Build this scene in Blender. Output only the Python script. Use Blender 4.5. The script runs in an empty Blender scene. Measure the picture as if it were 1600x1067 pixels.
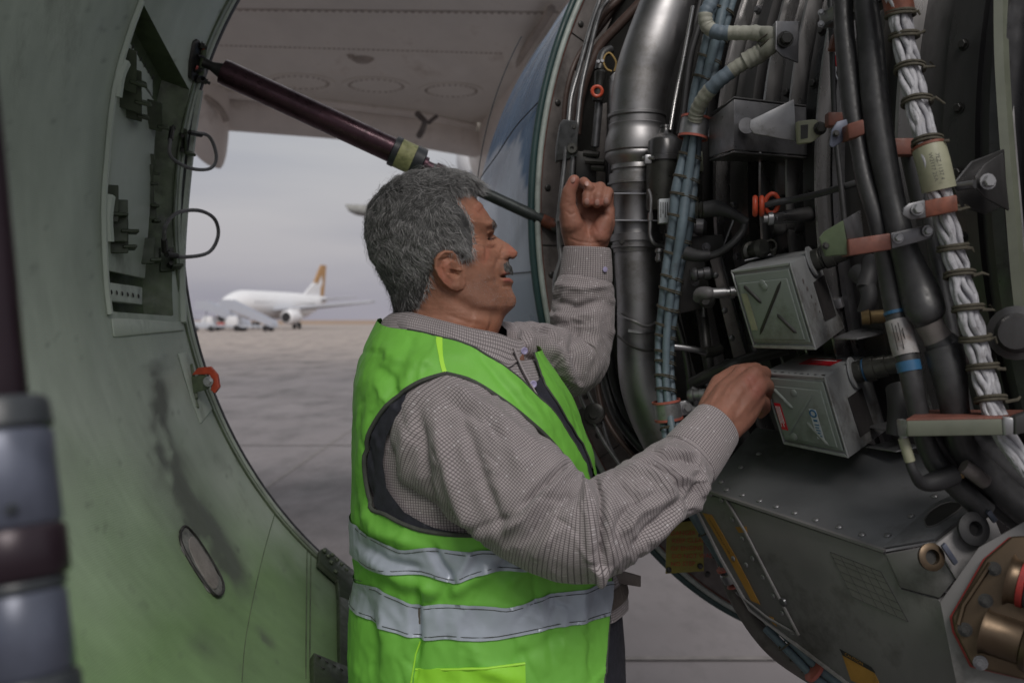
import bpy, bmesh, math, random
import numpy as np
from mathutils import Vector, Matrix, noise
PI = math.pi
rad = math.radians
random.seed(4)
rng = np.random.default_rng(4)
scene = bpy.context.scene

# ---------------------------------------------------------------- camera
F, CX, HY, CZ = 1555.0, 800.0, 500.0, 1.5      # focal length in photo pixels, principal column, horizon row, eye height
cam_data = bpy.data.cameras.new('camera')
cam = bpy.data.objects.new('camera', cam_data)
scene.collection.objects.link(cam)
cam.location = (0, 0, CZ)
cam.rotation_euler = (rad(90), 0, 0)
cam_data.sensor_width = 36.0
cam_data.lens = F / 1600 * 36
cam_data.shift_y = -(533.5 - HY) / 1600
cam_data.clip_start = 0.02
cam_data.clip_end = 20000
cam_data.dof.use_dof = True
cam_data.dof.focus_distance = 1.48
cam_data.dof.aperture_fstop = 5.6
scene.camera = cam

# ---------------------------------------------------------------- light, sky, exposure
SUN_EL, SUN_AZ = 46.0, 166.0       # azimuth clockwise from +Y (behind the camera, a little right)
world = bpy.data.worlds.new('World')
scene.world = world
world.use_nodes = True
nt = world.node_tree
for n in list(nt.nodes): nt.nodes.remove(n)
def N(t, **kw):
    n = nt.nodes.new(t)
    for k, v in kw.items(): setattr(n, k, v)
    return n
wo = N('ShaderNodeOutputWorld')
sky = N('ShaderNodeTexSky', sky_type='NISHITA', sun_disc=False)
sky.sun_elevation = rad(SUN_EL); sky.sun_rotation = rad(SUN_AZ)
bg1 = N('ShaderNodeBackground'); bg1.inputs[1].default_value = 0.05
nt.links.new(sky.outputs[0], bg1.inputs[0])
tc = N('ShaderNodeTexCoord'); mp = N('ShaderNodeMapping'); mp.inputs['Scale'].default_value = (1.2, 1.2, 7.0)
nt.links.new(tc.outputs['Generated'], mp.inputs[0])
cn = N('ShaderNodeTexNoise'); cn.inputs['Scale'].default_value = 1.6; cn.inputs['Detail'].default_value = 5; cn.inputs['Roughness'].default_value = .5
nt.links.new(mp.outputs[0], cn.inputs['Vector'])
sx = N('ShaderNodeSeparateXYZ'); nt.links.new(tc.outputs['Generated'], sx.inputs[0])
gr = N('ShaderNodeValToRGB'); nt.links.new(sx.outputs['Z'], gr.inputs[0])
e = gr.color_ramp.elements
e[0].position = 0.0; e[0].color = (.36, .345, .40, 1)
e[1].position = 0.5; e[1].color = (.64, .65, .66, 1)
m = e.new(.09); m.color = (.44, .43, .46, 1)
m = e.new(.2); m.color = (.55, .555, .56, 1)
cr = N('ShaderNodeValToRGB'); nt.links.new(cn.outputs[0], cr.inputs[0])
cr.color_ramp.elements[0].position = .35; cr.color_ramp.elements[0].color = (.82, .83, .88, 1)
cr.color_ramp.elements[1].position = .68; cr.color_ramp.elements[1].color = (1.12, 1.10, 1.07, 1)
mx = N('ShaderNodeMixRGB', blend_type='MULTIPLY'); mx.inputs[0].default_value = 1
nt.links.new(gr.outputs[0], mx.inputs[1]); nt.links.new(cr.outputs[0], mx.inputs[2])
bg2 = N('ShaderNodeBackground'); bg2.inputs[1].default_value = 1.0
nt.links.new(mx.outputs[0], bg2.inputs[0])
ms = N('ShaderNodeMixShader'); ms.inputs[0].default_value = .9
nt.links.new(bg1.outputs[0], ms.inputs[1]); nt.links.new(bg2.outputs[0], ms.inputs[2])
nt.links.new(ms.outputs[0], wo.inputs[0])

sun_d = bpy.data.lights.new('sun', 'SUN')
sun_d.energy = 1.9; sun_d.angle = rad(25); sun_d.color = (1, .95, .9)
sun = bpy.data.objects.new('sun', sun_d); scene.collection.objects.link(sun)
_az, _el = rad(SUN_AZ), rad(SUN_EL)
sdir = Vector((math.sin(_az) * math.cos(_el), math.cos(_az) * math.cos(_el), math.sin(_el)))
sun.rotation_euler = sdir.to_track_quat('Z', 'Y').to_euler()

vs = scene.view_settings
vs.view_transform = 'Standard'; vs.look = 'None'; vs.gamma = 1; vs.exposure = 0.0; vs.use_curve_mapping = False
scene.render.engine = 'CYCLES'
cy = scene.cycles
cy.use_denoising = True
cy.max_bounces = 6; cy.diffuse_bounces = 4; cy.glossy_bounces = 3; cy.transparent_max_bounces = 6
cy.caustics_reflective = False; cy.caustics_refractive = False
cy.sample_clamp_indirect = 4

# ---------------------------------------------------------------- helpers
def P(px, py, d):
    return Vector(((px - CX) / F * d, d, CZ - (py - HY) / F * d))
BASE = {}
def setp(o, label=None, cat=None, group=None, kind=None):
    if label: o['label'] = label
    if cat: o['category'] = cat
    if group: o['group'] = group
    if kind: o['kind'] = kind
def thing(name, label, cat, base, group=None):
    o = bpy.data.objects.new(name, None)
    scene.collection.objects.link(o)
    o.empty_display_size = .05
    o.location = base
    BASE[o] = Vector(base)
    setp(o, label, cat, group)
    return o
def add(*vf):
    V, Fc = [], []
    for v, f in vf:
        k = len(V)
        V += [tuple(q) for q in v]
        Fc += [tuple(i + k for i in q) for q in f]
    return V, Fc
def mk(name, vf, mat, parent=None, smooth=40, bevel=0, seg=2, uv=None, label=None, cat=None, group=None, kind=None, attr=None, weld=False):
    V, Fc = vf
    base = BASE[parent] if parent is not None else Vector((0, 0, 0))
    A = np.asarray(V, dtype=float) - np.array(base)
    me = bpy.data.meshes.new(name)
    me.from_pydata(A.tolist(), [], [list(map(int, q)) for q in Fc])
    if uv is not None:
        ul = me.uv_layers.new(name='uv')
        li = np.empty(len(me.loops), dtype=np.int32); me.loops.foreach_get('vertex_index', li)
        ul.data.foreach_set('uv', np.asarray(uv, dtype=np.float32)[li].ravel())
    if attr is not None:
        for an, av in attr.items():
            av = np.asarray(av, dtype=np.float32)
            if av.ndim == 1: av = np.stack([av, av, av], 1)
            a = me.color_attributes.new(an, 'FLOAT_COLOR', 'POINT')
            a.data.foreach_set('color', np.concatenate([av, np.ones((len(av), 1), np.float32)], 1).ravel())
    if bevel or weld:
        bm = bmesh.new(); bm.from_mesh(me)
        if weld: bmesh.ops.remove_doubles(bm, verts=bm.verts, dist=1e-5)
        if bevel:
            bmesh.ops.recalc_face_normals(bm, faces=bm.faces)
            es = [ed for ed in bm.edges if len(ed.link_faces) == 2 and ed.calc_face_angle(0) > rad(28)]
            bmesh.ops.bevel(bm, geom=es, offset=bevel, segments=seg, profile=.5, affect='EDGES', clamp_overlap=True)
        bm.to_mesh(me); bm.free()
    if smooth:
        me.shade_smooth()
        me.set_sharp_from_angle(angle=rad(smooth))
    if mat is not None: me.materials.append(mat)
    o = bpy.data.objects.new(name, me)
    scene.collection.objects.link(o)
    if parent is not None: o.parent = parent
    BASE[o] = base
    setp(o, label, cat, group, kind)
    return o
def cr_spline(pts, n):
    """Catmull-Rom through rows of pts (any number of columns), n samples per span"""
    A = np.asarray(pts, float)
    A = np.vstack([2 * A[0] - A[1], A, 2 * A[-1] - A[-2]])
    out = []
    for i in range(1, len(A) - 2):
        p0, p1, p2, p3 = A[i - 1:i + 3]
        for k in range(n):
            t = k / n
            out.append(.5 * (2 * p1 + (p2 - p0) * t + (2 * p0 - 5 * p1 + 4 * p2 - p3) * t * t + (3 * p1 - p0 - 3 * p2 + p3) * t ** 3))
    out.append(A[-2])
    return np.array(out)
def frames(pts, up=None):
    pts = [Vector(p) for p in pts]
    n = len(pts); T = []
    for i in range(n):
        a = pts[max(i - 1, 0)]; b = pts[min(i + 1, n - 1)]
        T.append((b - a).normalized())
    u = Vector(up) if up is not None else (Vector((0, 0, 1)) if abs(T[0].z) < .9 else Vector((1, 0, 0)))
    X = (u - T[0] * u.dot(T[0])).normalized()
    out = []
    for i in range(n):
        X = (X - T[i] * X.dot(T[i])).normalized()
        out.append((pts[i], T[i], X, T[i].cross(X)))
    return out
def tube(pts, r, n=12, sp=0, cap=True, flat=1.0, up=None):
    """round tube along pts; r number or list; sp = spline samples per span; flat squashes the second axis"""
    if not hasattr(r, '__len__'): r = [r] * len(pts)
    if sp:
        A = cr_spline([list(p) + [q] for p, q in zip(pts, r)], sp)
        pts = A[:, :3]; r = A[:, 3]
    fr = frames(pts, up)
    V = []; Fc = []
    for (p, t, x, y), q in zip(fr, r):
        for k in range(n):
            a = 2 * PI * k / n
            V.append(p + x * (math.cos(a) * q) + y * (math.sin(a) * q * flat))
    m = len(fr)
    for i in range(m - 1):
        for k in range(n):
            Fc.append((i * n + k, i * n + (k + 1) % n, (i + 1) * n + (k + 1) % n, (i + 1) * n + k))
    if cap:
        Fc.append(tuple(range(n))[::-1]); Fc.append(tuple((m - 1) * n + k for k in range(n)))
    return V, Fc
def lathe(o, ax, prof, n=28, cap=True):
    o = Vector(o); ax = Vector(ax).normalized()
    u = Vector((0, 0, 1)) if abs(ax.z) < .9 else Vector((1, 0, 0))
    x = (u - ax * u.dot(ax)).normalized(); y = ax.cross(x)
    V = []; Fc = []
    for t, r in prof:
        for k in range(n):
            a = 2 * PI * k / n
            V.append(o + ax * t + (x * math.cos(a) + y * math.sin(a)) * r)
    for i in range(len(prof) - 1):
        for k in range(n):
            Fc.append((i * n + k, i * n + (k + 1) % n, (i + 1) * n + (k + 1) % n, (i + 1) * n + k))
    if cap:
        Fc.append(tuple(range(n))[::-1]); Fc.append(tuple((len(prof) - 1) * n + k for k in range(n)))
    return V, Fc
def prism(poly, vec):
    """polygon (3D points) extruded by vec"""
    vec = Vector(vec); poly = [Vector(p) for p in poly]; n = len(poly)
    V = poly + [p + vec for p in poly]
    Fc = [tuple(range(n))[::-1], tuple(range(n, 2 * n))]
    for i in range(n): Fc.append((i, (i + 1) % n, n + (i + 1) % n, n + i))
    return V, Fc
def cuboid(c, x, y, z):
    """centre and three half-axis vectors"""
    c = Vector(c); x = Vector(x); y = Vector(y); z = Vector(z)
    V = [c + x * a + y * b + z * d for a in (-1, 1) for b in (-1, 1) for d in (-1, 1)]
    return V, [(0, 1, 3, 2), (4, 6, 7, 5), (0, 4, 5, 1), (2, 3, 7, 6), (0, 2, 6, 4), (1, 5, 7, 3)]
def quadbox(a, b, c, d, vec):
    return prism([a, b, c, d], vec)
def sheet(G, closed=False):
    """grid of points [i][j] to a mesh"""
    G = np.asarray(G, float); m, n = G.shape[:2]
    V = G.reshape(-1, 3).tolist(); Fc = []
    for i in range(m - 1):
        for j in range(n if closed else n - 1):
            Fc.append((i * n + j, i * n + (j + 1) % n, (i + 1) * n + (j + 1) % n, (i + 1) * n + j))
    return V, Fc
_bolt_cache = {}
def bolt_mesh(mat, style='hex'):
    k = (mat.name, style)
    if k not in _bolt_cache:
        if style == 'hex':
            vf = add(lathe((0, 0, 0), (0, 0, 1), [(0, 1.25), (.22, 1.25)], 12), lathe((0, 0, .22), (0, 0, 1), [(0, .95), (.75, .95), (.9, .8)], 6))
        elif style == 'stud':
            vf = add(lathe((0, 0, 0), (0, 0, 1), [(0, 1.3), (.2, 1.3)], 12), lathe((0, 0, .2), (0, 0, 1), [(0, .95), (.9, .95)], 6), lathe((0, 0, 1.1), (0, 0, 1), [(0, .5), (1.0, .5)], 8))
        else:
            vf = lathe((0, 0, 0), (0, 0, 1), [(0, 1.0), (.2, .97), (.42, .75), (.5, .4)], 10)
        me = bpy.data.meshes.new('bolt' if style != 'rivet' else 'rivet')
        me.from_pydata([tuple(v) for v in vf[0]], [], vf[1]); me.shade_smooth(); me.set_sharp_from_angle(angle=rad(35)); me.materials.append(mat)
        _bolt_cache[k] = me
    return _bolt_cache[k]
def bolt(parent, p, nrm, r, mat, style='hex', name=None):
    o = bpy.data.objects.new(name or ('rivet' if style == 'rivet' else 'bolt'), bolt_mesh(mat, style))
    scene.collection.objects.link(o)
    o.parent = parent
    o.location = Vector(p) - BASE[parent]
    o.rotation_euler = Vector(nrm).to_track_quat('Z', 'Y').to_euler()
    o.scale = (r, r, r)
    BASE[o] = BASE[parent]
    return o
def text(name, s, p, xdir, ydir, h, mat, parent, depth=.0004):
    """flat printed lettering standing on a surface; p = lower left corner"""
    cu = bpy.data.curves.new(name, 'FONT'); cu.body = s; cu.size = h / .72; cu.resolution_u = 2
    t = bpy.data.objects.new(name, cu); scene.collection.objects.link(t)
    dg = bpy.context.evaluated_depsgraph_get(); me = bpy.data.meshes.new_from_object(t.evaluated_get(dg))
    bpy.data.objects.remove(t)
    x = Vector(xdir).normalized(); y = Vector(ydir); y = (y - x * y.dot(x)).normalized(); z = x.cross(y)
    V = [Vector(p) + x * v.co.x + y * v.co.y + z * depth for v in me.vertices]
    return mk(name, (V, [tuple(q.vertices) for q in me.polygons]), mat, parent, smooth=0)
# 2D signed distance to polygon(s), positive inside
def sdist(U, Vv, poly):
    x = U.ravel(); y = Vv.ravel(); best = np.full(x.shape, 1e9); bx = x.copy(); by = y.copy(); ins = np.zeros(x.shape, bool)
    n = len(poly)
    for i in range(n):
        x0, y0 = poly[i]; x1, y1 = poly[(i + 1) % n]
        dx, dy = x1 - x0, y1 - y0; L = dx * dx + dy * dy + 1e-18
        t = np.clip(((x - x0) * dx + (y - y0) * dy) / L, 0, 1)
        qx, qy = x0 + t * dx, y0 + t * dy
        d = np.hypot(x - qx, y - qy); mk_ = d < best
        best[mk_] = d[mk_]; bx[mk_] = qx[mk_]; by[mk_] = qy[mk_]
        c = ((y0 > y) != (y1 > y)); xi = (x1 - x0) * (y - y0) / (y1 - y0 if y1 != y0 else 1e-18) + x0
        ins ^= c & (x < xi)
    return np.where(ins, best, -best).reshape(U.shape), bx.reshape(U.shape), by.reshape(U.shape)
def cutgrid(u, v, keep=None, holes=()):
    """grid u x v (1D arrays); keep polygon / holes polygons in the same 2D space. Returns U,V flat and quads with crisp borders."""
    U, Vv = np.meshgrid(u, v, indexing='ij')
    hu = abs(u[1] - u[0]); hv = abs(v[1] - v[0])
    dead = np.zeros(U.shape, bool)
    for poly, inside_dies in ([(keep, False)] if keep is not None else []) + [(h, True) for h in holes]:
        s, bx, by = sdist(U / hu, Vv / hv, [(a / hu, b / hv) for a, b in poly])
        if not inside_dies: s = -s          # s>0 : dies
        near = np.abs(s) < .72
        U = np.where(near, bx * hu, U); Vv = np.where(near, by * hv, Vv)
        dead |= (s > 0) & ~near
        s2 = np.where(near, 0, s)
        if inside_dies or True:
            # quads whose all corners are border verts but lie outside are dropped by centre test below
            dead_c = s2
    m, n = U.shape
    idx = np.arange(m * n).reshape(m, n)
    q = np.stack([idx[:-1, :-1], idx[1:, :-1], idx[1:, 1:], idx[:-1, 1:]], -1).reshape(-1, 4)
    df = dead.ravel()[q].any(1)
    q = q[~df]
    cu = U.ravel()[q].mean(1); cv = Vv.ravel()[q].mean(1)
    ok = np.ones(len(q), bool)
    for poly, inside_dies in ([(keep, False)] if keep is not None else []) + [(h, True) for h in holes]:
        s, _, _ = sdist(cu / hu, cv / hv, [(a / hu, b / hv) for a, b in poly])
        ok &= (s < .02) if inside_dies else (s > -.02)
    q = q[ok]
    used = np.unique(q); remap = -np.ones(m * n, int); remap[used] = np.arange(len(used))
    return U.ravel()[used], Vv.ravel()[used], remap[q]
def strokes(px, py, L):
    """sum of soft ridges traced in photo pixels: (polyline, amplitude, width)"""
    out = np.zeros_like(px)
    for pl, A, w in L:
        best = np.full(px.shape, 1e9); fade = np.ones(px.shape)
        pl = np.asarray(pl, float)
        if len(pl) == 1: best = np.hypot(px - pl[0, 0], py - pl[0, 1])
        else:
            tot = len(pl) - 1
            for i in range(tot):
                x0, y0 = pl[i]; dx, dy = pl[i + 1] - pl[i]
                t = np.clip(((px - x0) * dx + (py - y0) * dy) / (dx * dx + dy * dy + 1e-9), 0, 1)
                d = np.hypot(px - x0 - t * dx, py - y0 - t * dy)
                g = (i + t) / tot; k = d < best
                best = np.where(k, d, best); fade = np.where(k, np.clip(np.minimum(g, 1 - g) * 4 + .25, 0, 1), fade)
        out += A * fade * np.exp(-(best / w) ** 2)
    return out
def fbm(X, Y, Z, sc, oct_=4, seed=0):
    """cheap smooth value noise on arrays, range about -1..1"""
    out = 0; amp = 1; tot = 0
    for o in range(oct_):
        x, y, z = X * sc + 17.3 * seed + 5 * o, Y * sc + 3.1 * seed, Z * sc - 7.7 * seed
        xi, yi, zi = np.floor(x).astype(np.int64), np.floor(y).astype(np.int64), np.floor(z).astype(np.int64)
        fx, fy, fz = x - xi, y - yi, z - zi
        fx, fy, fz = [f * f * (3 - 2 * f) for f in (fx, fy, fz)]
        def h(a, b, c):
            k = (a * 73856093) ^ (b * 19349663) ^ (c * 83492791)
            k = (k ^ (k >> 13)) * 1274126177 & 0x7fffffff
            return (k % 65536) / 32768.0 - 1
        r = 0
        for a in (0, 1):
            for b in (0, 1):
                for c in (0, 1):
                    r = r + h(xi + a, yi + b, zi + c) * (fx if a else 1 - fx) * (fy if b else 1 - fy) * (fz if c else 1 - fz)
        out = out + r * amp; tot += amp; amp *= .5; sc *= 2
    return out / tot

# ---------------------------------------------------------------- materials
MAT = {}
def mat(name, col, rough=.5, metal=0., var=.25, scale=12., bump=.0, bscale=60., grime=None, gamt=.5, gscale=6., spec=.5, stretch=(1, 1, 1), rvar=.15, coat=0, sss=0, attr=None, emit=None, weave=None):
    """painted / metal / cloth surface with mottled colour, uneven gloss, fine relief and blotches of grime"""
    m = bpy.data.materials.new(name); m.use_nodes = True
    t = m.node_tree; b = t.nodes['Principled BSDF']; L = t.links.new
    tc = t.nodes.new('ShaderNodeTexCoord'); mp = t.nodes.new('ShaderNodeMapping'); mp.inputs['Scale'].default_value = stretch
    L(tc.outputs['Object'], mp.inputs[0])
    nz = t.nodes.new('ShaderNodeTexNoise'); nz.inputs['Scale'].default_value = scale; nz.inputs['Detail'].default_value = 6; nz.inputs['Roughness'].default_value = .6
    L(mp.outputs[0], nz.inputs['Vector'])
    mr = t.nodes.new('ShaderNodeMapRange'); mr.inputs['From Min'].default_value = .3; mr.inputs['From Max'].default_value = .7
    mr.inputs['To Min'].default_value = 1 - var; mr.inputs['To Max'].default_value = 1 + var
    L(nz.outputs[0], mr.inputs[0])
    mul = t.nodes.new('ShaderNodeMixRGB'); mul.blend_type = 'MULTIPLY'; mul.inputs[0].default_value = 1
    if attr:
        an = t.nodes.new('ShaderNodeAttribute'); an.attribute_name = attr; L(an.outputs['Color'], mul.inputs[1])
    else: mul.inputs[1].default_value = (*col, 1)
    L(mr.outputs[0], mul.inputs[2])
    out = mul.outputs[0]
    if grime:
        n2 = t.nodes.new('ShaderNodeTexNoise'); n2.inputs['Scale'].default_value = gscale; n2.inputs['Detail'].default_value = 8; n2.inputs['Roughness'].default_value = .72
        L(mp.outputs[0], n2.inputs['Vector'])
        r2 = t.nodes.new('ShaderNodeMapRange'); r2.inputs['From Min'].default_value = .66 - .3 * gamt; r2.inputs['From Max'].default_value = .8 - .2 * gamt
        L(n2.outputs[0], r2.inputs[0])
        mg = t.nodes.new('ShaderNodeMixRGB'); mg.inputs[2].default_value = (*grime, 1)
        mm = t.nodes.new('ShaderNodeMath'); mm.operation = 'MULTIPLY'; mm.inputs[1].default_value = .8
        L(r2.outputs[0], mm.inputs[0]); L(mm.outputs[0], mg.inputs[0]); L(out, mg.inputs[1]); out = mg.outputs[0]
    L(out, b.inputs['Base Color'])
    rr = t.nodes.new('ShaderNodeMapRange'); rr.inputs['From Min'].default_value = .3; rr.inputs['From Max'].default_value = .7
    rr.inputs['To Min'].default_value = max(.03, rough - rvar); rr.inputs['To Max'].default_value = min(1, rough + rvar)
    n3 = t.nodes.new('ShaderNodeTexNoise'); n3.inputs['Scale'].default_value = scale * 2.3; n3.inputs['Detail'].default_value = 5
    L(mp.outputs[0], n3.inputs['Vector']); L(n3.outputs[0], rr.inputs[0]); L(rr.outputs[0], b.inputs['Roughness'])
    b.inputs['Metallic'].default_value = metal
    b.inputs['Specular IOR Level'].default_value = spec
    if coat: b.inputs['Coat Weight'].default_value = coat; b.inputs['Coat Roughness'].default_value = .15
    if sss:
        b.inputs['Subsurface Weight'].default_value = sss; b.inputs['Subsurface Radius'].default_value = (.9, .35, .2); b.inputs['Subsurface Scale'].default_value = .006
    if bump:
        bp = t.nodes.new('ShaderNodeBump'); bp.inputs['Strength'].default_value = bump; bp.inputs['Distance'].default_value = .002
        n4 = t.nodes.new('ShaderNodeTexNoise'); n4.inputs['Scale'].default_value = bscale; n4.inputs['Detail'].default_value = 5
        L(mp.outputs[0], n4.inputs['Vector']); L(n4.outputs[0], bp.inputs['Height']); L(bp.outputs[0], b.inputs['Normal'])
    MAT[name] = m
    return m
# ================================================================ SETTING
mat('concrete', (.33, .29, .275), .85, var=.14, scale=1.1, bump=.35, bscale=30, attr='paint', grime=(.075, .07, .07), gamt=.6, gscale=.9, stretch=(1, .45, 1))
mat('soil', (.30, .21, .15), .95, var=.2, scale=.05)
mat('joint', (.17, .155, .15), .9)
mat('beige_paint', (.77, .735, .675), .5, var=.08, scale=3, grime=(.45, .38, .32), gamt=.3, gscale=3, stretch=(1, .4, 1))
mat('light_beige', (.84, .79, .74), .5, var=.1, scale=3, grime=(.5, .43, .37), gamt=.35, gscale=4)
mat('dirt_line', (.42, .375, .335), .8)
mat('white_paint', (.75, .75, .77), .4, var=.04, scale=2)
mat('stair_paint', (.42, .44, .50), .5, var=.1)
mat('orange_paint', (.40, .225, .09), .45, var=.2, scale=.7)
mat('glass_dark', (.04, .06, .08), .2)
mat('rubber', (.022, .022, .024), .6, var=.3)
mat('red_paint', (.35, .06, .05), .5)
mat('grey_far', (.45, .47, .52), .5)

def flat(name, x0, y0, x1, y1, z, m, nx=1, ny=1, **kw):
    g = [[(x0 + (x1 - x0) * i / nx, y0 + (y1 - y0) * j / ny, z) for j in range(ny + 1)] for i in range(nx + 1)]
    return mk(name, sheet(g), m, smooth=0, kind='structure', **kw)
flat('ground', -6000, -3000, 6000, 9000, -.06, MAT['soil'])
_ya = np.r_[np.arange(-60, 120, 1.5), np.arange(120, 331, 10)]; _xa = np.r_[np.arange(-420, -90, 15), np.arange(-90, 90, 1.5), np.arange(90, 321, 15)]
_XX, _YY = np.meshgrid(_xa, _ya, indexing='ij')
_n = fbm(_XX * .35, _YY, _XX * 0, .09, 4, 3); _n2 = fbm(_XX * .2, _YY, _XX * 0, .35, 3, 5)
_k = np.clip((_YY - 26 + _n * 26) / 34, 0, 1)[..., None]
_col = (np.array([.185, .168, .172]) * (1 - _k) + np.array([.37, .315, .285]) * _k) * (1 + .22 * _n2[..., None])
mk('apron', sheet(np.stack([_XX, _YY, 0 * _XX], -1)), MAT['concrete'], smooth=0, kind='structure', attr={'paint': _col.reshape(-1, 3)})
# sealed joints between the concrete slabs
jj = []
for k in range(-9, 10):
    x = k * 7.5 - 2.2
    jj.append(([(x - .02 + .04 * a, y, .004) for a, y in ((0, -20), (1, -20), (1, 330), (0, 330))], [(0, 1, 2, 3)]))
for y in (4.4, 11.9, 19.4, 26.9, 34.4, 41.9, 49.4, 64.4, 79.4, 94.4, 124.4):
    w = .025 if y < 60 else .08
    jj.append(([(x, y + b, .008) for x, b in ((-75, -w), (75, -w), (75, w), (-75, w))], [(0, 1, 2, 3)]))
mk('apron_joints', add(*jj), MAT['joint'], smooth=0, kind='structure')

# ---------------- distant airliner
def airliner():
    nose = Vector((-43.9, 150, 0)); tail = Vector((-34.6, 184, 0))
    ax = (tail - nose).normalized(); side = Vector((ax.y, -ax.x, 0)); up = Vector((0, 0, 1))
    b = thing('airliner', 'parked white airliner with an orange brown tail fin far across the apron', 'airliner', nose)
    Q = lambda s, l, z: nose + ax * s + side * l + up * z
    prof = [(0, .1, 3.3), (.6, .75, 3.4), (1.6, 1.25, 3.6), (3, 1.65, 3.8), (5, 2.1, 3.9), (8, 2.25, 3.95), (24, 2.25, 3.95), (28, 1.75, 4.2), (32, 1.15, 4.75), (35, .55, 5.2), (36.2, .2, 5.4)]
    mk('fuselage', tube([Q(s, 0, z) for s, r, z in prof], [r for s, r, z in prof], 24, sp=3), MAT['white_paint'], b)
    def slab(name, pts, th, m):
        return mk(name, prism(pts, th), m, b, smooth=0, bevel=.04)
    fin = [Q(28.5, 0, 5.7), Q(33.6, 0, 11.6), Q(35.6, 0, 11.6), Q(34.6, 0, 5.9)]
    slab('tail_fin', [p - side * .15 for p in fin], side * .3, MAT['orange_paint'])
    slab('fin_fillet', [q - side * .16 for q in (Q(26, 0, 5.6), Q(31.0, 0, 8.4), Q(33.2, 0, 7.2), Q(33.0, 0, 5.7))], side * .32, MAT['white_paint'])
    for s in (1, -1):
        slab('tailplane', [Q(31, s * .8, 5.2), Q(34.2, s * 6.3, 5.6), Q(35.5, s * 6.3, 5.6), Q(34.6, s * .8, 5.2)], up * .15, MAT['grey_far'])
        slab('wing', [Q(12, s * 1.8, 3.0), Q(18.5, s * 16.5, 4.4), Q(20.3, s * 16.5, 4.4), Q(19.2, s * 6, 3.3), Q(19, s * 1.8, 3.0)], up * .35, MAT['grey_far'])
        en = lathe(Q(9.6, s * 5.75, 1.95), ax, [(0, .85), (.25, 1.12), (1.3, 1.22), (2.8, 1.08), (4.3, .7)], 20)
        e = mk('engine', en, MAT['white_paint'], b)
        mk('intake', lathe(Q(9.57, s * 5.75, 1.95), ax, [(0, .8), (.02, .8)], 20), MAT['rubber'], e)
        mk('pylon', cuboid(Q(12.5, s * 5.75, 3.05), ax * 1.8, side * .14, up * .35), MAT['white_paint'], b)
        for d in (-.45, .45):
            mk('wheel', lathe(Q(17, s * 3.8 + d - .15, .58), side, [(0, .4), (.05, .56), (.25, .56), (.3, .4)], 16), MAT['rubber'], b)
        mk('gear_leg', tube([Q(17, s * 3.8, .6), Q(17, s * 3.6, 3.0)], .14, 8), MAT['grey_far'], b)
    mk('gear_leg', tube([Q(4.6, 0, .4), Q(4.6, 0, 2.4)], .12, 8), MAT['grey_far'], b)
    for d in (-.4, .15):
        mk('wheel', lathe(Q(4.6, d, .38), side, [(0, .3), (.04, .38), (.22, .38), (.26, .3)], 14), MAT['rubber'], b)
    for k in range(22):
        s_ = 6.5 + k * .95
        mk('window', lathe(Q(s_, 2.2, 4.35), side, [(0, .16), (.02, .16)], 8), MAT['glass_dark'], b, smooth=0)
    mk('cockpit_window', cuboid(Q(1.9, .75, 4.35), ax * .35 + side * .15, (side * .7 + ax * -.3) * .04, up * .22), MAT['glass_dark'], b)
    mk('tail_emblem', prism([Q(31.4, .17, 7.4), Q(33.6, .17, 9.6), Q(33.9, .17, 8.2), Q(32.2, .17, 6.5)], side * .03), MAT['white_paint'], b, smooth=0)
airliner()
def stair_truck(px, d, lab, dirx):
    o = P(px, 500, d); o.z = 0
    b = thing('stair_truck', lab, 'stair truck', o, group='boarding stairs beside the airliner')
    X = Vector((dirx, .15, 0)).normalized(); Y = Vector((-X.y, X.x, 0)); Z = Vector((0, 0, 1))
    q = lambda x, y, z: o + X * x + Y * y + Z * z
    for s in (-1, 1):
        mk('side_panel', prism([q(-3.4, s * .9, .5), q(-3.4, s * .9, 1.3), q(2.6, s * .9, 4.2), q(4.0, s * .9, 4.2), q(4.0, s * .9, 2.9), q(2.6, s * .9, 2.9)], Y * .08), MAT['stair_paint'], b, smooth=0)
        for xx in (-2.5, 1.5):
            mk('wheel', lathe(q(xx, s * .95, .42), Y, [(0, .3), (.05, .42), (.25, .42), (.3, .3)], 14), MAT['rubber'], b)
    st = []
    for k in range(16):
        st.append(cuboid(q(-3.2 + k * .37, 0, .75 + k * .17), X * .2, Y * .85, Z * .03))
    t = mk('steps', add(*st), MAT['grey_far'], b, smooth=0, kind='stuff')
    mk('chassis', cuboid(q(-.3, 0, .65), X * 3.2, Y * .8, Z * .16), MAT['grey_far'], b, bevel=.03)
    mk('cab', prism([q(1.6, -.8, .75), q(3.2, -.8, .75), q(3.2, -.8, 1.4), q(2.8, -.8, 2.0), q(1.6, -.8, 2.0)], Y * 1.6), MAT['white_paint'], b, bevel=.05)
    mk('window', prism([q(1.8, -.83, 1.4), q(3.0, -.83, 1.4), q(2.75, -.83, 1.9), q(1.8, -.83, 1.9)], Y * .02), MAT['glass_dark'], b, smooth=0)
    for xx in (-.5, 2.5):
        mk('support', tube([q(xx, 0, .7), q(xx + .3, 0, 2.2 + (xx > 0) * .6)], .08, 8), MAT['grey_far'], b)
stair_truck(392, 132, 'white boarding stairs with a long ramp, the one nearer the far airliner engine', -1)
stair_truck(352, 138, 'white boarding stairs left of the far airliner nose, the one nearer the green cowl edge', -1)
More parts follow.
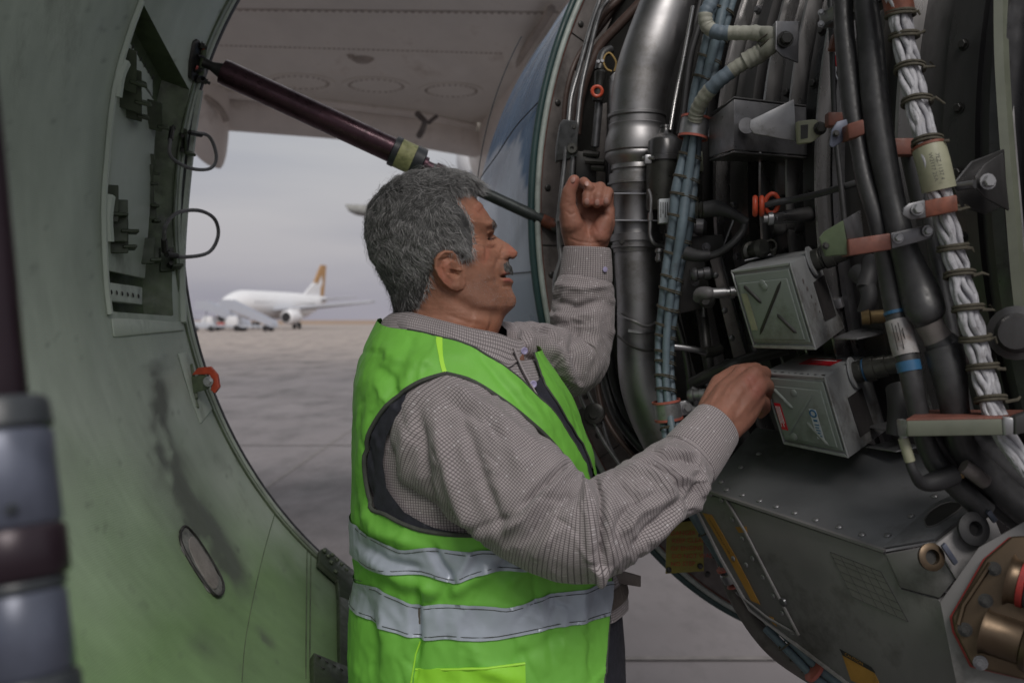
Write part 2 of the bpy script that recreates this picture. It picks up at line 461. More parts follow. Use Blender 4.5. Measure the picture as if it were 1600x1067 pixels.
def tug(px, d, m, lab, cat='vehicle', L=1.4, nm='baggage_tug'):
    o = P(px, 500, d); o.z = 0
    b = thing(nm, lab, cat, o)
    X = Vector((1, .2, 0)).normalized(); Y = Vector((-X.y, X.x, 0)); Z = Vector((0, 0, 1)); q = lambda x, y, z: o + X * x + Y * y + Z * z
    mk('body', prism([q(-L, -.7, .4), q(L, -.7, .4), q(L, -.7, 1.1), q(.2, -.7, 1.15), q(-.1, -.7, 1.3), q(-L, -.7, 1.3)], Y * 1.4), m, b, bevel=.05)
    mk('canopy', cuboid(q(-.5, 0, 2.0), X * .8, Y * .7, Z * .05), m, b, bevel=.02)
    for s in (-.65, .65):
        for x in (-1.2, .2): mk('post', tube([q(x, s, 1.2), q(x, s, 2.0)], .04, 6), MAT['grey_far'], b)
        for x in (-1, 1): mk('wheel', lathe(q(x, s * 1.05 - .1, .38), Y, [(0, .28), (.04, .38), (.2, .38)], 12), MAT['rubber'], b)
tug(318, 128, MAT['grey_far'], 'small grey baggage tug at the far left beside the stairs')
tug(336, 150, MAT['red_paint'], 'small red tow tractor parked in front of the far boarding stairs')
mat('tailplane_grey', (.22, .22, .21), .5)  # even grey of the tailplane skin
# wing and tail tip of this aircraft seen behind the head
tl = thing('tailplane', 'grey tailplane tip jutting out behind the back of the mans head', 'tailplane', P(560, 326, 21))
mk('surface', prism([P(538, 319, 21), P(545, 331, 21), P(640, 346, 21.5), P(700, 340, 21.5), P(640, 322, 21.5)], (0, .9, .02)), MAT['tailplane_grey'], tl, bevel=.03)

# ---------------- wing overhead
ZW = 2.95
def wing_pt(px, py, dz=0):
    z = ZW - dz; d = (z - CZ) * F / (HY - py)
    return P(px, py, d)
wg = thing('aircraft_wing', 'dirty beige underside of the aircraft wing spread overhead', 'wing', (-1, 6, ZW))
LE = [(-9.0, -1.2), (-4.5, -1.3), (2.2, -1.4)]
TEp = [wing_pt(720, 196), wing_pt(560, 178), wing_pt(400, 160), wing_pt(250, 150)]
poly = [Vector((2.6, 4.0, ZW)), Vector((2.6, 4.8, ZW)), TEp[0] + Vector((.5, -.2, 0)), TEp[0], TEp[1], TEp[2], TEp[3], Vector((-9, 9.5, ZW)), Vector((-9, 4.4, ZW))]
mk('lower_skin', prism(poly, (0, 0, .28)), MAT['beige_paint'], wg, bevel=.03)
# trailing edge flap, a rounded strip that catches the light
fl = [wing_pt(742, 216, .08), wing_pt(640, 196, .08), wing_pt(500, 181, .08), wing_pt(345, 168, .08), wing_pt(200, 160, .08)]
mk('flap', tube([p + Vector((0, .05, .0)) for p in fl], .14, 14, flat=.85, up=(0, 0, 1)), MAT['light_beige'], wg)
mk('flap_lip', tube([p + Vector((0, -.12, .07)) for p in fl], .035, 8), MAT['light_beige'], wg)
# skin joints with rivet rows
rows = []
for a, b2 in (((150, 14), (870, 22)), ((300, 70), (790, 84))):
    k = 64
    for i in range(k):
        p = wing_pt(a[0] + (b2[0] - a[0]) * i / k, a[1] + (b2[1] - a[1]) * i / k)
        rows.append(lathe(p - Vector((0, 0, .004)), (0, 0, 1), [(0, .004), (.001, .009), (.004, .010)], 6))
mk('rivets', add(*rows), MAT['dirt_line'], wg, kind='stuff')
for a, b2 in (((150, 12), (880, 19)),):
    p, q = wing_pt(*a), wing_pt(*b2)
    mk('skin_joint', tube([p - Vector((0, 0, .0)), q - Vector((0, 0, .0))], .006, 4), MAT['dirt_line'], wg)
for px, py, r in ((470, 128, .205), (588, 133, .205), (705, 141, .20)):
    c = wing_pt(px, py)
    o = mk('access_panel', lathe(c - Vector((0, 0, .006)), (0, 0, 1), [(0, r - .004), (.0, r), (.01, r)], 40), MAT['beige_paint'], wg, smooth=30)
    ri = [lathe(c + Vector((math.cos(a) * (r - .04), math.sin(a) * (r - .04), -.010)), (0, 0, 1), [(0, .009), (.006, .012)], 6) for a in np.linspace(0, 2 * PI, 28, endpoint=False)]
    mk('rivets', add(*ri), MAT['dirt_line'], o, kind='stuff')
    0 and mk('seam', tube([c + Vector((math.cos(a) * (r + .008), math.sin(a) * (r + .008), -.001)) for a in np.linspace(0, 2 * PI, 41)], .007, 4), MAT['dirt_line'], o)
for px, py, a, b2 in ((566, 92, .085, .04), (548, 86, .12, .012)):
    c = wing_pt(px, py)
    mk('drain_mast', lathe(c - Vector((0, 0, .02)), (0, 0, 1), [(0, b2), (.008, b2 * 1.3), (.02, b2 * 1.7)], 14), MAT['dirt_line'], wg)
fp = mk('hinge_bracket', add(tube([wing_pt(652, 178, .1), wing_pt(664, 190, .16), wing_pt(660, 203, .2), wing_pt(655, 212, .22)], .022, 8), tube([wing_pt(682, 182, .1), wing_pt(670, 192, .16)], .014, 8)), MAT['joint'], wg)
pod = thing('flap_track_fairing', 'drooping beige flap fairing pod hanging below the wing beside the green cowl', 'fairing', P(325, 200, 6.3))
mk('shell', tube([P(318, 120, 6.3), P(318, 160, 6.3), P(320, 195, 6.3), P(327, 225, 6.3), P(335, 245, 6.3), P(341, 257, 6.3), P(344, 263, 6.3)], [.14, .155, .145, .115, .078, .038, .006], 18, sp=4, flat=1.5, up=(1, 0, 0)), MAT['light_beige'], pod)
mk('seal', tube([P(314, 148, 6.12), P(330, 158, 6.1), P(345, 172, 6.12), P(354, 190, 6.15)], .02, 6, sp=4), MAT['dirt_line'], pod)
py_ = thing('engine_pylon', 'light beige pylon fairing curving down beside the blue nacelle', 'pylon', P(870, 150, 6.5))
mk('shell', tube([P(1080, -150, 3.9), P(1010, -60, 4.5), P(940, 55, 5.4), P(880, 150, 6.5), P(818, 232, 8), P(790, 262, 8.6)], [.40, .40, .38, .40, .44, .3], 26, sp=5), MAT['light_beige'], py_)
mk('seam', tube([P(862, 14, 4.5), P(833, 60, 5.0), P(795, 120, 6.1), P(760, 180, 7.3), P(722, 226, 7.9)], .02, 6, sp=5), MAT['dirt_line'], py_)
mk('exhaust_cone', tube([P(742, 205, 9.4), P(748, 245, 9.4), P(768, 292, 9.4), P(790, 330, 9.4)], [.10, .22, .22, .1], 14, sp=4), MAT['white_paint'], py_)
mk('strut', tube([P(738, 275, 9.2), P(757, 240, 9.0), P(770, 215, 8.8)], .04, 8), MAT['grey_far'], py_)

# ================================================================ ENGINE FRAME OF REFERENCE
EA = Vector((.47, -.883, 0)).normalized(); EPp = Vector((.883, .47, 0)).normalized()
EC = Vector((.967, 2.59, 1.73))
def EP(phi, r, t=0):
    a = rad(phi)
    return EC + EPp * (-math.cos(a) * r) + Vector((0, 0, -math.sin(a) * r)) + EA * t
def Ehit(px, py, off=0, r0=.93):
    """point where the line of sight meets the engine case (plus off)"""
    o = Vector((0, 0, CZ)); d = P(px, py, 1) - o
    oc = o - EC; oc2 = oc - EA * oc.dot(EA); d2 = d - EA * d.dot(EA)
    r = r0 + off
    a = d2.dot(d2); b = oc2.dot(d2); c = oc2.dot(oc2) - r * r
    dis = b * b - a * c
    t = (-b - math.sqrt(max(dis, 0))) / a
    return o + d * t
def Enrm(p):
    q = p - EC; q = q - EA * q.dot(EA); return q.normalized()

# ---------------- fan cowl door on the left
DC = Vector((.216, 2.47, 1.70)); DE = Vector((-.10, -1.0, 0)).normalized(); DR = 1.0
def DP(phi, s, off=0):
    a = np.radians(phi); r = DR + off
    return np.stack([DC.x - EPp.x * np.cos(a) * r + DE.x * s, DC.y - EPp.y * np.cos(a) * r + DE.y * s, DC.z - np.sin(a) * r + 0 * s], -1)
def Dinv(px, py):
    phi, s = 0., .3
    for _ in range(60):
        def f(ph, ss):
            p = DP(np.array(ph), np.array(ss)); return np.array([CX + p[0] / p[1] * F - px, HY - (p[2] - CZ) / p[1] * F - py])
        f0 = f(phi, s); j = np.stack([(f(phi + .1, s) - f0) / .1, (f(phi, s + .001) - f0) / .001], 1)
        try: st = np.linalg.solve(j, -f0)
        except Exception: break
        phi += float(np.clip(st[0], -8, 8)); s += float(np.clip(st[1], -.2, .2))
        s = float(np.clip(s, -.05, 1.9)); phi = float(np.clip(phi, -88, 88))
    return phi, s
def DQ(px, py, off=0):
    ph, s = Dinv(px, py); return Vector(DP(np.array(ph), np.array(s), off).tolist())
def Dn(px, py):
    return (DQ(px, py, -.02) - DQ(px, py, 0)).normalized()      # towards the inside
mat('green_composite', (.155, .185, .135), .55, var=.16, scale=5, bump=.12, bscale=500, grime=(.10, .095, .075), gamt=.35, gscale=2.2, stretch=(1, 1, .45), attr='paint')
_m = MAT['green_composite'].node_tree
_w = _m.nodes.new('ShaderNodeTexWave'); _w.inputs['Scale'].default_value = 95; _w.bands_direction = 'Z'; _w.inputs['Distortion'].default_value = 1.5
_w2 = _m.nodes.new('ShaderNodeTexWave'); _w2.inputs['Scale'].default_value = 95; _w2.bands_direction = 'Y'; _w2.inputs['Distortion'].default_value = 1.5
_tc = _m.nodes.new('ShaderNodeTexCoord'); _ad = _m.nodes.new('ShaderNodeMath'); _b2 = _m.nodes.new('ShaderNodeBump'); _b2.inputs['Strength'].default_value = .09; _b2.inputs['Distance'].default_value = .0012
for _q in (_w, _w2): _m.links.new(_tc.outputs['Object'], _q.inputs[0])
_m.links.new(_w.outputs[1], _ad.inputs[0]); _m.links.new(_w2.outputs[1], _ad.inputs[1]); _m.links.new(_ad.outputs[0], _b2.inputs['Height'])
_p = _m.nodes['Principled BSDF']; _m.links.new(_p.inputs['Normal'].links[0].from_socket, _b2.inputs['Normal']); _m.links.new(_b2.outputs[0], _p.inputs['Normal'])
mat('green_metal', (.10, .13, .075), .5, var=.3, scale=20, grime=(.02, .022, .016), gamt=.55, gscale=14)
mat('green_dark', (.032, .045, .022), .5, var=.35, scale=25, grime=(.015, .016, .012), gamt=.5, gscale=16)
mat('sealant', (.13, .13, .125), .7, var=.4, scale=60)
mat('plate_brown', (.21, .19, .18), .5, var=.2, scale=30, grime=(.08, .07, .065), gamt=.5, gscale=20)
mat('pale_green', (.43, .475, .42), .5, var=.12, scale=8, grime=(.09, .09, .075), gamt=.4, gscale=6, stretch=(1, 1, .4))
mat('dark_metal', (.045, .043, .042), .45, metal=.6, var=.4, scale=40)
mat('nacelle_outer', (.05, .12, .3), .3, var=.05)
mat('cable_grey', (.12, .115, .12), .5, var=.3, scale=80)
mat('cable_black', (.030, .030, .032), .45, var=.3, scale=60)
mat('red_orange', (.50, .07, .03), .45, var=.2, scale=60)
mat('silver', (.55, .55, .56), .3, metal=1, var=.1)
mat('blue_black', (.03, .035, .04), .4)
door = thing('fan_cowl_door', 'big open green fan cowl door seen from its curved inner side', 'cowl door', DP(np.array(60.), np.array(.6)).tolist())
rec_px = [(222, 3), (296, 141), (284, 210), (276, 300), (270, 400), (271, 494), (176, 487), (170, 440), (166, 330), (172, 250), (184, 140), (204, 62)]
rec = [Dinv(*q) for q in rec_px]
# densify recess outline
def dens(poly, n, closed=True):
    out = []
    m = len(poly)
    for i in range(m if closed else m - 1):
        a = np.array(poly[i]); b = np.array(poly[(i + 1) % m])
        for k in range(n): out.append(tuple(a + (b - a) * k / n))
    if not closed: out.append(tuple(poly[-1]))
    return out
recd = dens(rec, 6)
U, Vv, q = cutgrid(np.arange(-88, 74.1, .45), np.arange(0, 1.95, .012), holes=[recd])
pts = DP(U, Vv)
pp = pts; dpx = CX + pp[:, 0] / pp[:, 1] * F; dpy = HY - (pp[:, 2] - CZ) / pp[:, 1] * F
# paint: pale worn primer towards the rim, greener low down, dark oil stain down the middle, scuffs
base = np.array([.37, .415, .36]); pale = np.array([.56, .60, .55]); green = np.array([.135, .235, .085]); dark = np.array([.075, .078, .072])
nA = fbm(pts[:, 0], pts[:, 1], pts[:, 2] * .5, 3.2, 4, 1); nB = fbm(pts[:, 0] * .6, pts[:, 1] * .6, pts[:, 2], 9, 4, 2)
mixg = np.clip((U - 18) / 30 + nA * .6, 0, 1)[:, None]; mixp = np.clip(.7 - Vv / .35 + nB * .5, 0, 1)[:, None]
colr = base * (1 - mixg * .88) + green * mixg * .88
streak = fbm(U * .02, Vv * 6, U * 0, 12, 4, 8); colr = colr * (1 + .16 * streak[:, None] + .10 * nB[:, None])
colr = colr * (1 - mixp * .75) + pale * mixp * .75
nC = fbm(pts[:, 0], pts[:, 1], pts[:, 2], 28, 3, 15)
oil = strokes(dpx + nA * 26 + nC * 13, dpy + nB * 26, [([(232, 600), (250, 690), (280, 765), (318, 820), (358, 875), (392, 930)], 1.5, 15), ([(250, 690), (290, 780), (350, 870)], .5, 38), ([(236, 600), (240, 690)], .6, 9), ([(205, 500), (200, 330)], .2, 30),
      ([(330, 700), (350, 745)], .35, 10), ([(404, 975), (440, 1015)], .7, 7), ([(230, 560), (250, 590)], .5, 30), ([(300, 1000), (420, 1060)], .25, 25)])
spk = fbm(pts[:, 0], pts[:, 1], pts[:, 2], 60, 2, 5)
oil = np.clip(oil * (.6 + .8 * nB + .9 * nC), 0, .85) + .5 * np.clip((spk - .5) * 3, 0, 1)
edgeg = np.clip(1 - Vv / .035, 0, 1) * np.clip(.6 + nB, 0, 1)
oil = np.clip(oil + edgeg * .35, 0, .95)[:, None]
colr = colr * (1 - oil) + dark * oil
mk('inner_skin', (pts.tolist(), q.tolist()), MAT['green_composite'], door, smooth=60, attr={'paint': colr})
# recess walls and floor
w0 = DP(*np.array([(a, b) for a, b in recd]).T); w1 = DP(*np.array([(a, b) for a, b in recd]).T, .055)
mk('recess_wall', sheet(np.stack([w0, w1]), closed=True), MAT['green_metal'], door, smooth=30)
fu = [r_[0] for r_ in rec]; fv = [r_[1] for r_ in rec]
g = DP(*np.meshgrid(np.linspace(min(fu) - 1, max(fu) + 1, 30), np.linspace(min(fv) - .02, max(fv) + .02, 10), indexing='ij'), .055)
mk('recess_floor', sheet(g), MAT['green_metal'], door, smooth=60)
# outer skin + rim
g = DP(*np.meshgrid(np.linspace(-88, 74, 60), np.linspace(0, 1.95, 12), indexing='ij'), .075)
mk('outer_skin', sheet(g), MAT['nacelle_outer'], door, smooth=60)
ph = np.linspace(-88, 74, 120)
for nm, o1, s1, o2, s2, mm in (('rim_face', 0, 0, .075, 0, 'pale_green'),):
    mk(nm, sheet(np.stack([DP(ph, np.full_like(ph, s1), o1), DP(ph, np.full_like(ph, s2), o2)])), MAT[mm], door, smooth=60)
for nm, off, s_, r_, mm in (('rim_seal', .004, -.006, .008, 'rubber'), ('rim_bead', .02, -.004, .006, 'dark_metal'), ('edge_strip', -.003, .014, .004, 'pale_green'), ('edge_strip', -.002, .034, .0025, 'green_metal')):
    mk(nm, tube([Vector(v) for v in DP(ph, np.full_like(ph, s_), off).tolist()], r_, 6), MAT[mm], door, smooth=60)
# lower end of the door
mk('rim_face', sheet(np.stack([DP(np.full(9, 74.), np.linspace(0, 1.95, 9), 0), DP(np.full(9, 74.), np.linspace(0, 1.95, 9), .075)])), MAT['green_metal'], door, smooth=60)
def dplate(name, pxs, off0, th, m, parent=None, bevel=.002, n=1):
    """plate lying on the door inside: pixel outline, lifted off0 and th thick"""
    pl = dens(pxs, n) if n > 1 else pxs
    A = [DQ(*p_, -off0) for p_ in pl]; nn = Dn(*pl[0])
    return mk(name, prism(A, nn * th), MAT[m], parent or door, bevel=bevel, seg=1, smooth=35)
# raised frame strips round the recess, doubler at its foot
def dstrip(name, pxs, w, th, m, off=0):
    A = [DQ(*p_, -off - th / 2) for p_ in pxs]
    return mk(name, tube(A, w, 6, sp=3, flat=max(.12, th / w), up=(.8, -.6, 0)), MAT[m], door)
dstrip('frame_strip', [(168, 492), (162, 440), (158, 330), (163, 250), (175, 140), (197, 58), (218, 0)], .008, .006, 'pale_green')
dstrip('frame_strip', [(282, 505), (280, 400), (287, 300), (297, 210), (308, 140)], .010, .008, 'pale_green')
dplate('doubler_plate', [(172, 497), (280, 503), (286, 517), (176, 527)], 0, .004, 'pale_green')
# inner box of the recess: sloped plate with rivet row at the top and at the foot
def RQ(px, py, off):
    return DQ(px, py, -off)
mk('inner_panel', prism([RQ(203, 88, -.03), RQ(262, 170, -.03), RQ(250, 300, -.03), RQ(243, 432, -.03), RQ(188, 420, -.03), RQ(190, 300, -.03), RQ(196, 180, -.03)], Dn(230, 250) * .012), MAT['pale_green'], door, bevel=.003, seg=2)
hp = mk('hinge_plate', prism([RQ(207, 42, -.035), RQ(262, 132, -.035), RQ(262, 160, -.035), RQ(204, 70, -.035)], Dn(230, 90) * .008), MAT['pale_green'], door, bevel=.002, seg=1)
for i in range(9):
    bolt(hp, RQ(212 + i * 6, 55 + i * 9.2, -.026), Dn(230, 90), .0042, MAT['dark_metal'], 'rivet')
fp2 = mk('sill_plate', prism([RQ(173, 436, -.03), RQ(243, 446, -.03), RQ(243, 474, -.03), RQ(174, 465, -.03)], Dn(210, 455) * .007), MAT['pale_green'], door, bevel=.002, seg=1)
for i in range(8):
    bolt(fp2, RQ(178 + i * 8.2, 451 + i * 1.3, -.022), Dn(210, 455), .0042, MAT['dark_metal'], 'rivet')
# dark side channel between the inner panel and the near frame, with hardware
def channel_clip(cx, cy, s=1., flip=1):
    bse = RQ(cx, cy, -.02); nn = Dn(cx, cy); dn = (RQ(cx, cy + 12, -.02) - bse).normalized(); sd = nn.cross(dn).normalized()
    e = .013 * s
    a = mk('latch_bracket', add(cuboid(bse + nn * .012 * s, dn * e * 1.9, sd * .0025, nn * .014 * s), cuboid(bse + nn * .02 * s + sd * .012 * flip, dn * e * 1.3, sd * .012, nn * .002), cuboid(bse + nn * .028 * s + dn * .018 + sd * .010 * flip, dn * .003, sd * .016, nn * .010 * s)), MAT['green_dark'], door, bevel=.0012, seg=1)
    for k in (-1, 1):
        mk('bolt', tube([bse + nn * .014 + dn * e * k, bse + nn * .016 + dn * e * k + sd * flip * .024], .0042, 8), MAT['dark_metal'], a)
    return a
for cx, cy, s, f in ((196, 108, 1.5, 1), (204, 140, 1.5, 1), (214, 165, 1.1, 1), (172, 318, 1.3, 1), (182, 345, 1.5, 1), (190, 370, 1.2, 1), (246, 182, 1.1, 1), (286, 222, 1.1, -1), (236, 392, 1.0, 1), (268, 405, 1.0, -1), (243, 256, .7, 1), (241, 272, .7, 1), (240, 306, .8, 1), (246, 330, .7, 1)):
    channel_clip(cx, cy, s, f)
dstrip('pad_plate', [(176, 150), (181, 118), (190, 96)], .012, .01, 'pale_green')
dstrip('pad_plate', [(164, 378), (162, 340), (166, 306)], .010, .01, 'pale_green')
for lab, pl, r_ in (('grey bonding cable looped on the green door, the upper of the two', [(252, 196, .02), (240, 215, .03), (237, 240, .035), (255, 256, .05), (280, 255, .06), (291, 235, .06), (295, 205, .04), (280, 203, .02)], .0036),
                    ('grey bonding cable looped on the green door, the lower of the two', [(240, 394, .02), (230, 372, .03), (224, 350, .04), (235, 330, .05), (262, 326, .06), (288, 340, .06), (294, 368, .06), (286, 396, .05), (262, 403, .03), (243, 398, .02)], .0038)):
    b = thing('bonding_cable', lab, 'cable', RQ(pl[0][0], pl[0][1], pl[0][2]), group='bonding cables on the cowl door')
    A = [RQ(*p_) for p_ in pl]
    mk('wire', tube(A, r_, 8, sp=6), MAT['cable_grey'], b)
    mk('terminal', tube([A[0], A[0].lerp(A[1], .9)], r_ * 1.5, 8), MAT['dark_metal'], b)
    mk('terminal', tube([A[-1], A[-1].lerp(A[-2], .6)], r_ * 1.5, 8), MAT['dark_metal'], b)
    bolt(b, A[0], Dn(*pl[0][:2]), .0055, MAT['dark_metal'])
# red roller latch on the rim
dplate('pad_plate', [(277, 553), (291, 550), (330, 640), (312, 662), (300, 630)], 0, .003, 'pale_green')
lt = thing('roller_latch', 'red roller latch on a green bracket at the cowl door edge', 'latch', RQ(300, 596, 0))
o_ = RQ(300, 598, .0); nn = Dn(300, 598); dn = (RQ(303, 618, 0) - o_).normalized(); tw = Vector((.97, -.2, .1)).normalized()
mk('base_plate', cuboid(o_ + nn * .004, dn * .036, nn * .003, nn.cross(dn) * .008), MAT['green_metal'], lt, bevel=.0015)
mk('bracket', prism([o_ - dn * .012, o_ + tw * .030 - dn * .016, o_ + tw * .046, o_ + tw * .034 + dn * .016, o_ + dn * .022], Vector((0, -.008, 0))), MAT['green_metal'], lt, bevel=.0015)
mk('roller_arm', prism([o_ + tw * .006 - dn * .016, o_ + tw * .020 - dn * .030, o_ + tw * .048 - dn * .030, o_ + tw * .060 - dn * .012, o_ + tw * .060 + dn * .014, o_ + tw * .048 + dn * .026, o_ + tw * .040 + dn * .018, o_ + tw * .050, o_ + tw * .042 - dn * .014, o_ + tw * .02 - dn * .016], Vector((0, -.016, 0)) + Vector((0, .004, 0))), MAT['red_orange'], lt, bevel=.002)
bolt(lt, o_ + tw * .040 + Vector((0, -.014, 0)), (0, -1, 0), .008, MAT['silver'])
mk('lever', tube([o_ + dn * .03, o_ + dn * .052 + tw * .004], .0035, 6), MAT['green_metal'], lt)
# oval sealed inspection plate
ov = [(279, 832), (286, 824), (300, 836), (322, 868), (343, 905), (346, 925), (336, 934), (318, 915), (295, 880), (280, 850)]
ovs = [tuple(q_) for q_ in cr_spline(ov + [ov[0]], 3)[:-1]]
dp = dplate('sealant_rim', [(x + 1.2 * math.sin(i * 2.1), y + 1.5 * math.sin(i * 1.3)) for i, (x, y) in enumerate(ovs)], .0, .0035, 'sealant', bevel=.0015)
pi_ = [tuple(q_) for q_ in cr_spline([(291, 846), (298, 841), (316, 866), (336, 900), (337, 918), (329, 922), (310, 896), (294, 864), (291, 846)], 3)[:-1]]
dplate('inspection_plate', pi_, .0035, .002, 'plate_brown', bevel=.0008)
mk('seal_bead', tube([DQ(x, y, -.004) for x, y in ovs + ovs[:1]], .0025, 6), MAT['dark_metal'], door)
# lower latch housing behind the vest
hs = thing('latch_housing', 'dark green riveted latch bracket at the lower edge of the cowl door', 'bracket', RQ(530, 900, 0))
mk('housing', prism([RQ(492, 868, .006), RQ(500, 864, .006), RQ(575, 925, .006), RQ(575, 965, .006), RQ(522, 942, .006), RQ(520, 915, .006), RQ(490, 888, .006)], Dn(520, 900) * .012), MAT['green_dark'], hs, bevel=.003)
for x, y in ((497, 872), (503, 880), (510, 878), (517, 886), (524, 893), (532, 902), (508, 890), (515, 905), (545, 915)):
    bolt(hs, RQ(x, y, .018), Dn(520, 900), .0048, MAT['green_metal'], 'hex')
mk('post', prism([RQ(522, 942, .006), RQ(556, 955, .006), RQ(552, 1100, .006), RQ(524, 1100, .006)], Dn(540, 990) * .012), MAT['green_dark'], hs, bevel=.003)
for k in range(7): bolt(hs, RQ(546, 965 + 11 * k, .018), Dn(540, 990), .0035, MAT['dark_metal'], 'rivet')
mk('post', prism([RQ(480, 1034, .006), RQ(550, 1062, .006), RQ(550, 1100, .006), RQ(480, 1085, .006)], Dn(520, 1050) * .014), MAT['green_dark'], hs, bevel=.003)
for x, y in ((488, 1042), (500, 1050), (512, 1056), (524, 1062), (494, 1060)): bolt(hs, RQ(x, y, .02), Dn(520, 1050), .0045, MAT['dark_metal'], 'rivet')
for pl in ([(480, 860), (478, 1060)], [(486, 862), (484, 1060)], [(430, 800), (408, 880), (385, 990), (378, 1065)]):
    mk('seam', tube([DQ(*p_, .0004) for p_ in pl], .0012, 5, sp=4), MAT['green_metal'], door)
# rivet pattern near the rim
# ---------------- hold-open rods
mat('purple_anodised', (.062, .028, .038), .36, metal=.75, var=.25, scale=30, coat=.2)
mat('dark_tube', (.045, .052, .052), .4, metal=.5, var=.25, scale=40)
mat('yellow_label', (.42, .42, .20), .6, var=.2, scale=60, grime=(.10, .12, .04), gamt=.6, gscale=40)
mat('worn_orange', (.15, .045, .025), .6, var=.5, scale=60)
mat('band_blue_grey', (.085, .095, .13), .4, metal=.3, var=.3, scale=20)
mat('strut_dark', (.022, .012, .018), .4, metal=.3, var=.2)
mat('strut_label', (.04, .034, .024), .5, var=.5, scale=60)
mat('brass', (.20, .14, .07), .42, metal=.9, var=.3, scale=30)
rod = thing('hold_open_rod', 'long purple telescopic rod holding the green cowl door open above the mans head', 'support rod', P(620, 240, 2.1))
ra, rb = P(316, 97, 1.98), P(874, 356, 2.10)
rl = lambda px, py: None
dirr = (rb - ra)
def rp(px):          # point on the rod by photo column
    k = (px - 316) / (874 - 316); return P(px, 97 + (356 - 97) * k, 1.98 + .12 * k)
mk('outer_tube', lathe(rp(346), rp(700) - rp(346), [(0, .012), (.002, .0245), (.012, .0258), ((rp(618) - rp(346)).length, .0262)], 28), MAT['purple_anodised'], rod)
L2 = (rp(660) - rp(612)).length
mk('collar', lathe(rp(612), rp(700) - rp(612), [(0, .026), (.002, .0315), (.013, .0320), (.015, .030), (L2 * .68, .030), (L2 * .7, .032), (L2, .031), (L2 + .002, .02)], 28), MAT['blue_black'], rod)
mk('label', lathe(rp(620), rp(700) - rp(612), [(0, .0307), ((rp(645) - rp(620)).length, .0307)], 28, cap=False), MAT['yellow_label'], rod)
mk('tip', lathe(rp(658), rp(720) - rp(658), [(0, .018), (.012, .018), (.013, .012), (.03, .012), (.031, .017), (.05, .017)], 20), MAT['purple_anodised'], rod)
mk('inner_tube', lathe(rp(676), rp(860) - rp(676), [(0, .0125), ((rp(856) - rp(676)).length, .0125)], 20), MAT['dark_tube'], rod)
mk('end_fitting', lathe(rp(846), rp(874) - rp(846), [(0, .0130), (.03, .0130), (.034, .009), (.045, .009)], 18), MAT['worn_orange'], rod)
mk('end_eye', lathe(rp(868) - Vector((0, .012, 0)), (0, 1, 0), [(0, .009), (.002, .013), (.022, .013), (.024, .009)], 16), MAT['dark_metal'], rod)
mk('swivel', tube([rp(318), rp(330), rp(346)], [.010, .009, .016], 12), MAT['dark_metal'], rod)
db = thing('rod_bracket', 'dark forked bracket bolted to the cowl door holding the purple rod', 'bracket', RQ(305, 95, 0))
nn = Dn(305, 95); bp_ = RQ(303, 95, .0); dn = (RQ(300, 120, 0) - RQ(303, 95, 0)).normalized(); sd = nn.cross(dn)
mk('base_plate', prism([RQ(306, 60, 0), RQ(314, 80, 0), RQ(318, 118, 0), RQ(304, 128, 0), RQ(293, 122, 0), RQ(294, 95, 0), RQ(300, 64, 0)], nn * .008), MAT['dark_metal'], db, bevel=.0025)
for s_ in (-1, 1):
    mk('fork', prism([bp_ + dn * (.014 * s_ - .002) + nn * .006 - sd * .018, bp_ + dn * (.014 * s_ - .002) + nn * .006 + sd * .018, ra + dn * (.012 * s_) + Vector((.004, 0, 0)) + sd * .009, ra + dn * (.012 * s_) + Vector((.004, 0, 0)) - sd * .009], dn * .005), MAT['dark_metal'], db, bevel=.0015)
mk('pin', tube([ra - dn * .026, ra + dn * .026], .0065, 10), MAT['green_metal'], db)
for x, y in ((307, 68), (299, 105), (312, 124), (301, 122)): bolt(db, RQ(x, y, .008), nn, .0065, MAT['dark_metal'], 'stud')
for x, y in ((309, 71), (298, 103)): mk('paint_mark', lathe(RQ(x, y, .010), nn, [(0, .006), (.004, .005)], 8), MAT['red_paint'], db)

fr = thing('foreground_strut', 'out of focus dark strut with grey bands standing close at the left edge', 'support rod', P(20, 700, .42))
c0 = P(-50, 100, .46); c1 = P(41, 1120, .42)
axv = (c1 - c0); Lr = axv.length
f = lambda py: (py - 100) / 1020 * Lr
sp_ = lambda nm, y0, y1, r0, r1, m: mk(nm, lathe(c0, axv, [(f(y0), r0 * .93), (f(y0) + .002, r0), (f(y1) - .002, r1), (f(y1), r1 * .93)], 32), MAT[m], fr)
sp_('tube', -1500, 662, .0105, .0125, 'strut_dark')
sp_('collar', 650, 700, .0205, .0215, 'blue_black')
sp_('band', 700, 845, .0212, .0216, 'band_blue_grey')
sp_('collar', 845, 922, .0228, .0228, 'strut_dark')
sp_('collar', 922, 940, .0212, .0212, 'blue_black')
sp_('band', 940, 1062, .0206, .0212, 'band_blue_grey')
sp_('collar', 1062, 1400, .0230, .0230, 'blue_black')
mk('button', lathe(P(20, 795, .414), (0, -1, 0), [(0, .0026), (.003, .0020)], 12), MAT['blue_black'], fr)
0 and mk('name_plate', lathe(P(66, 965, .408), (.5, -1, 0), [(-.006, .011), (.0015, .011), (.003, .009)], 14), MAT['strut_label'], fr)
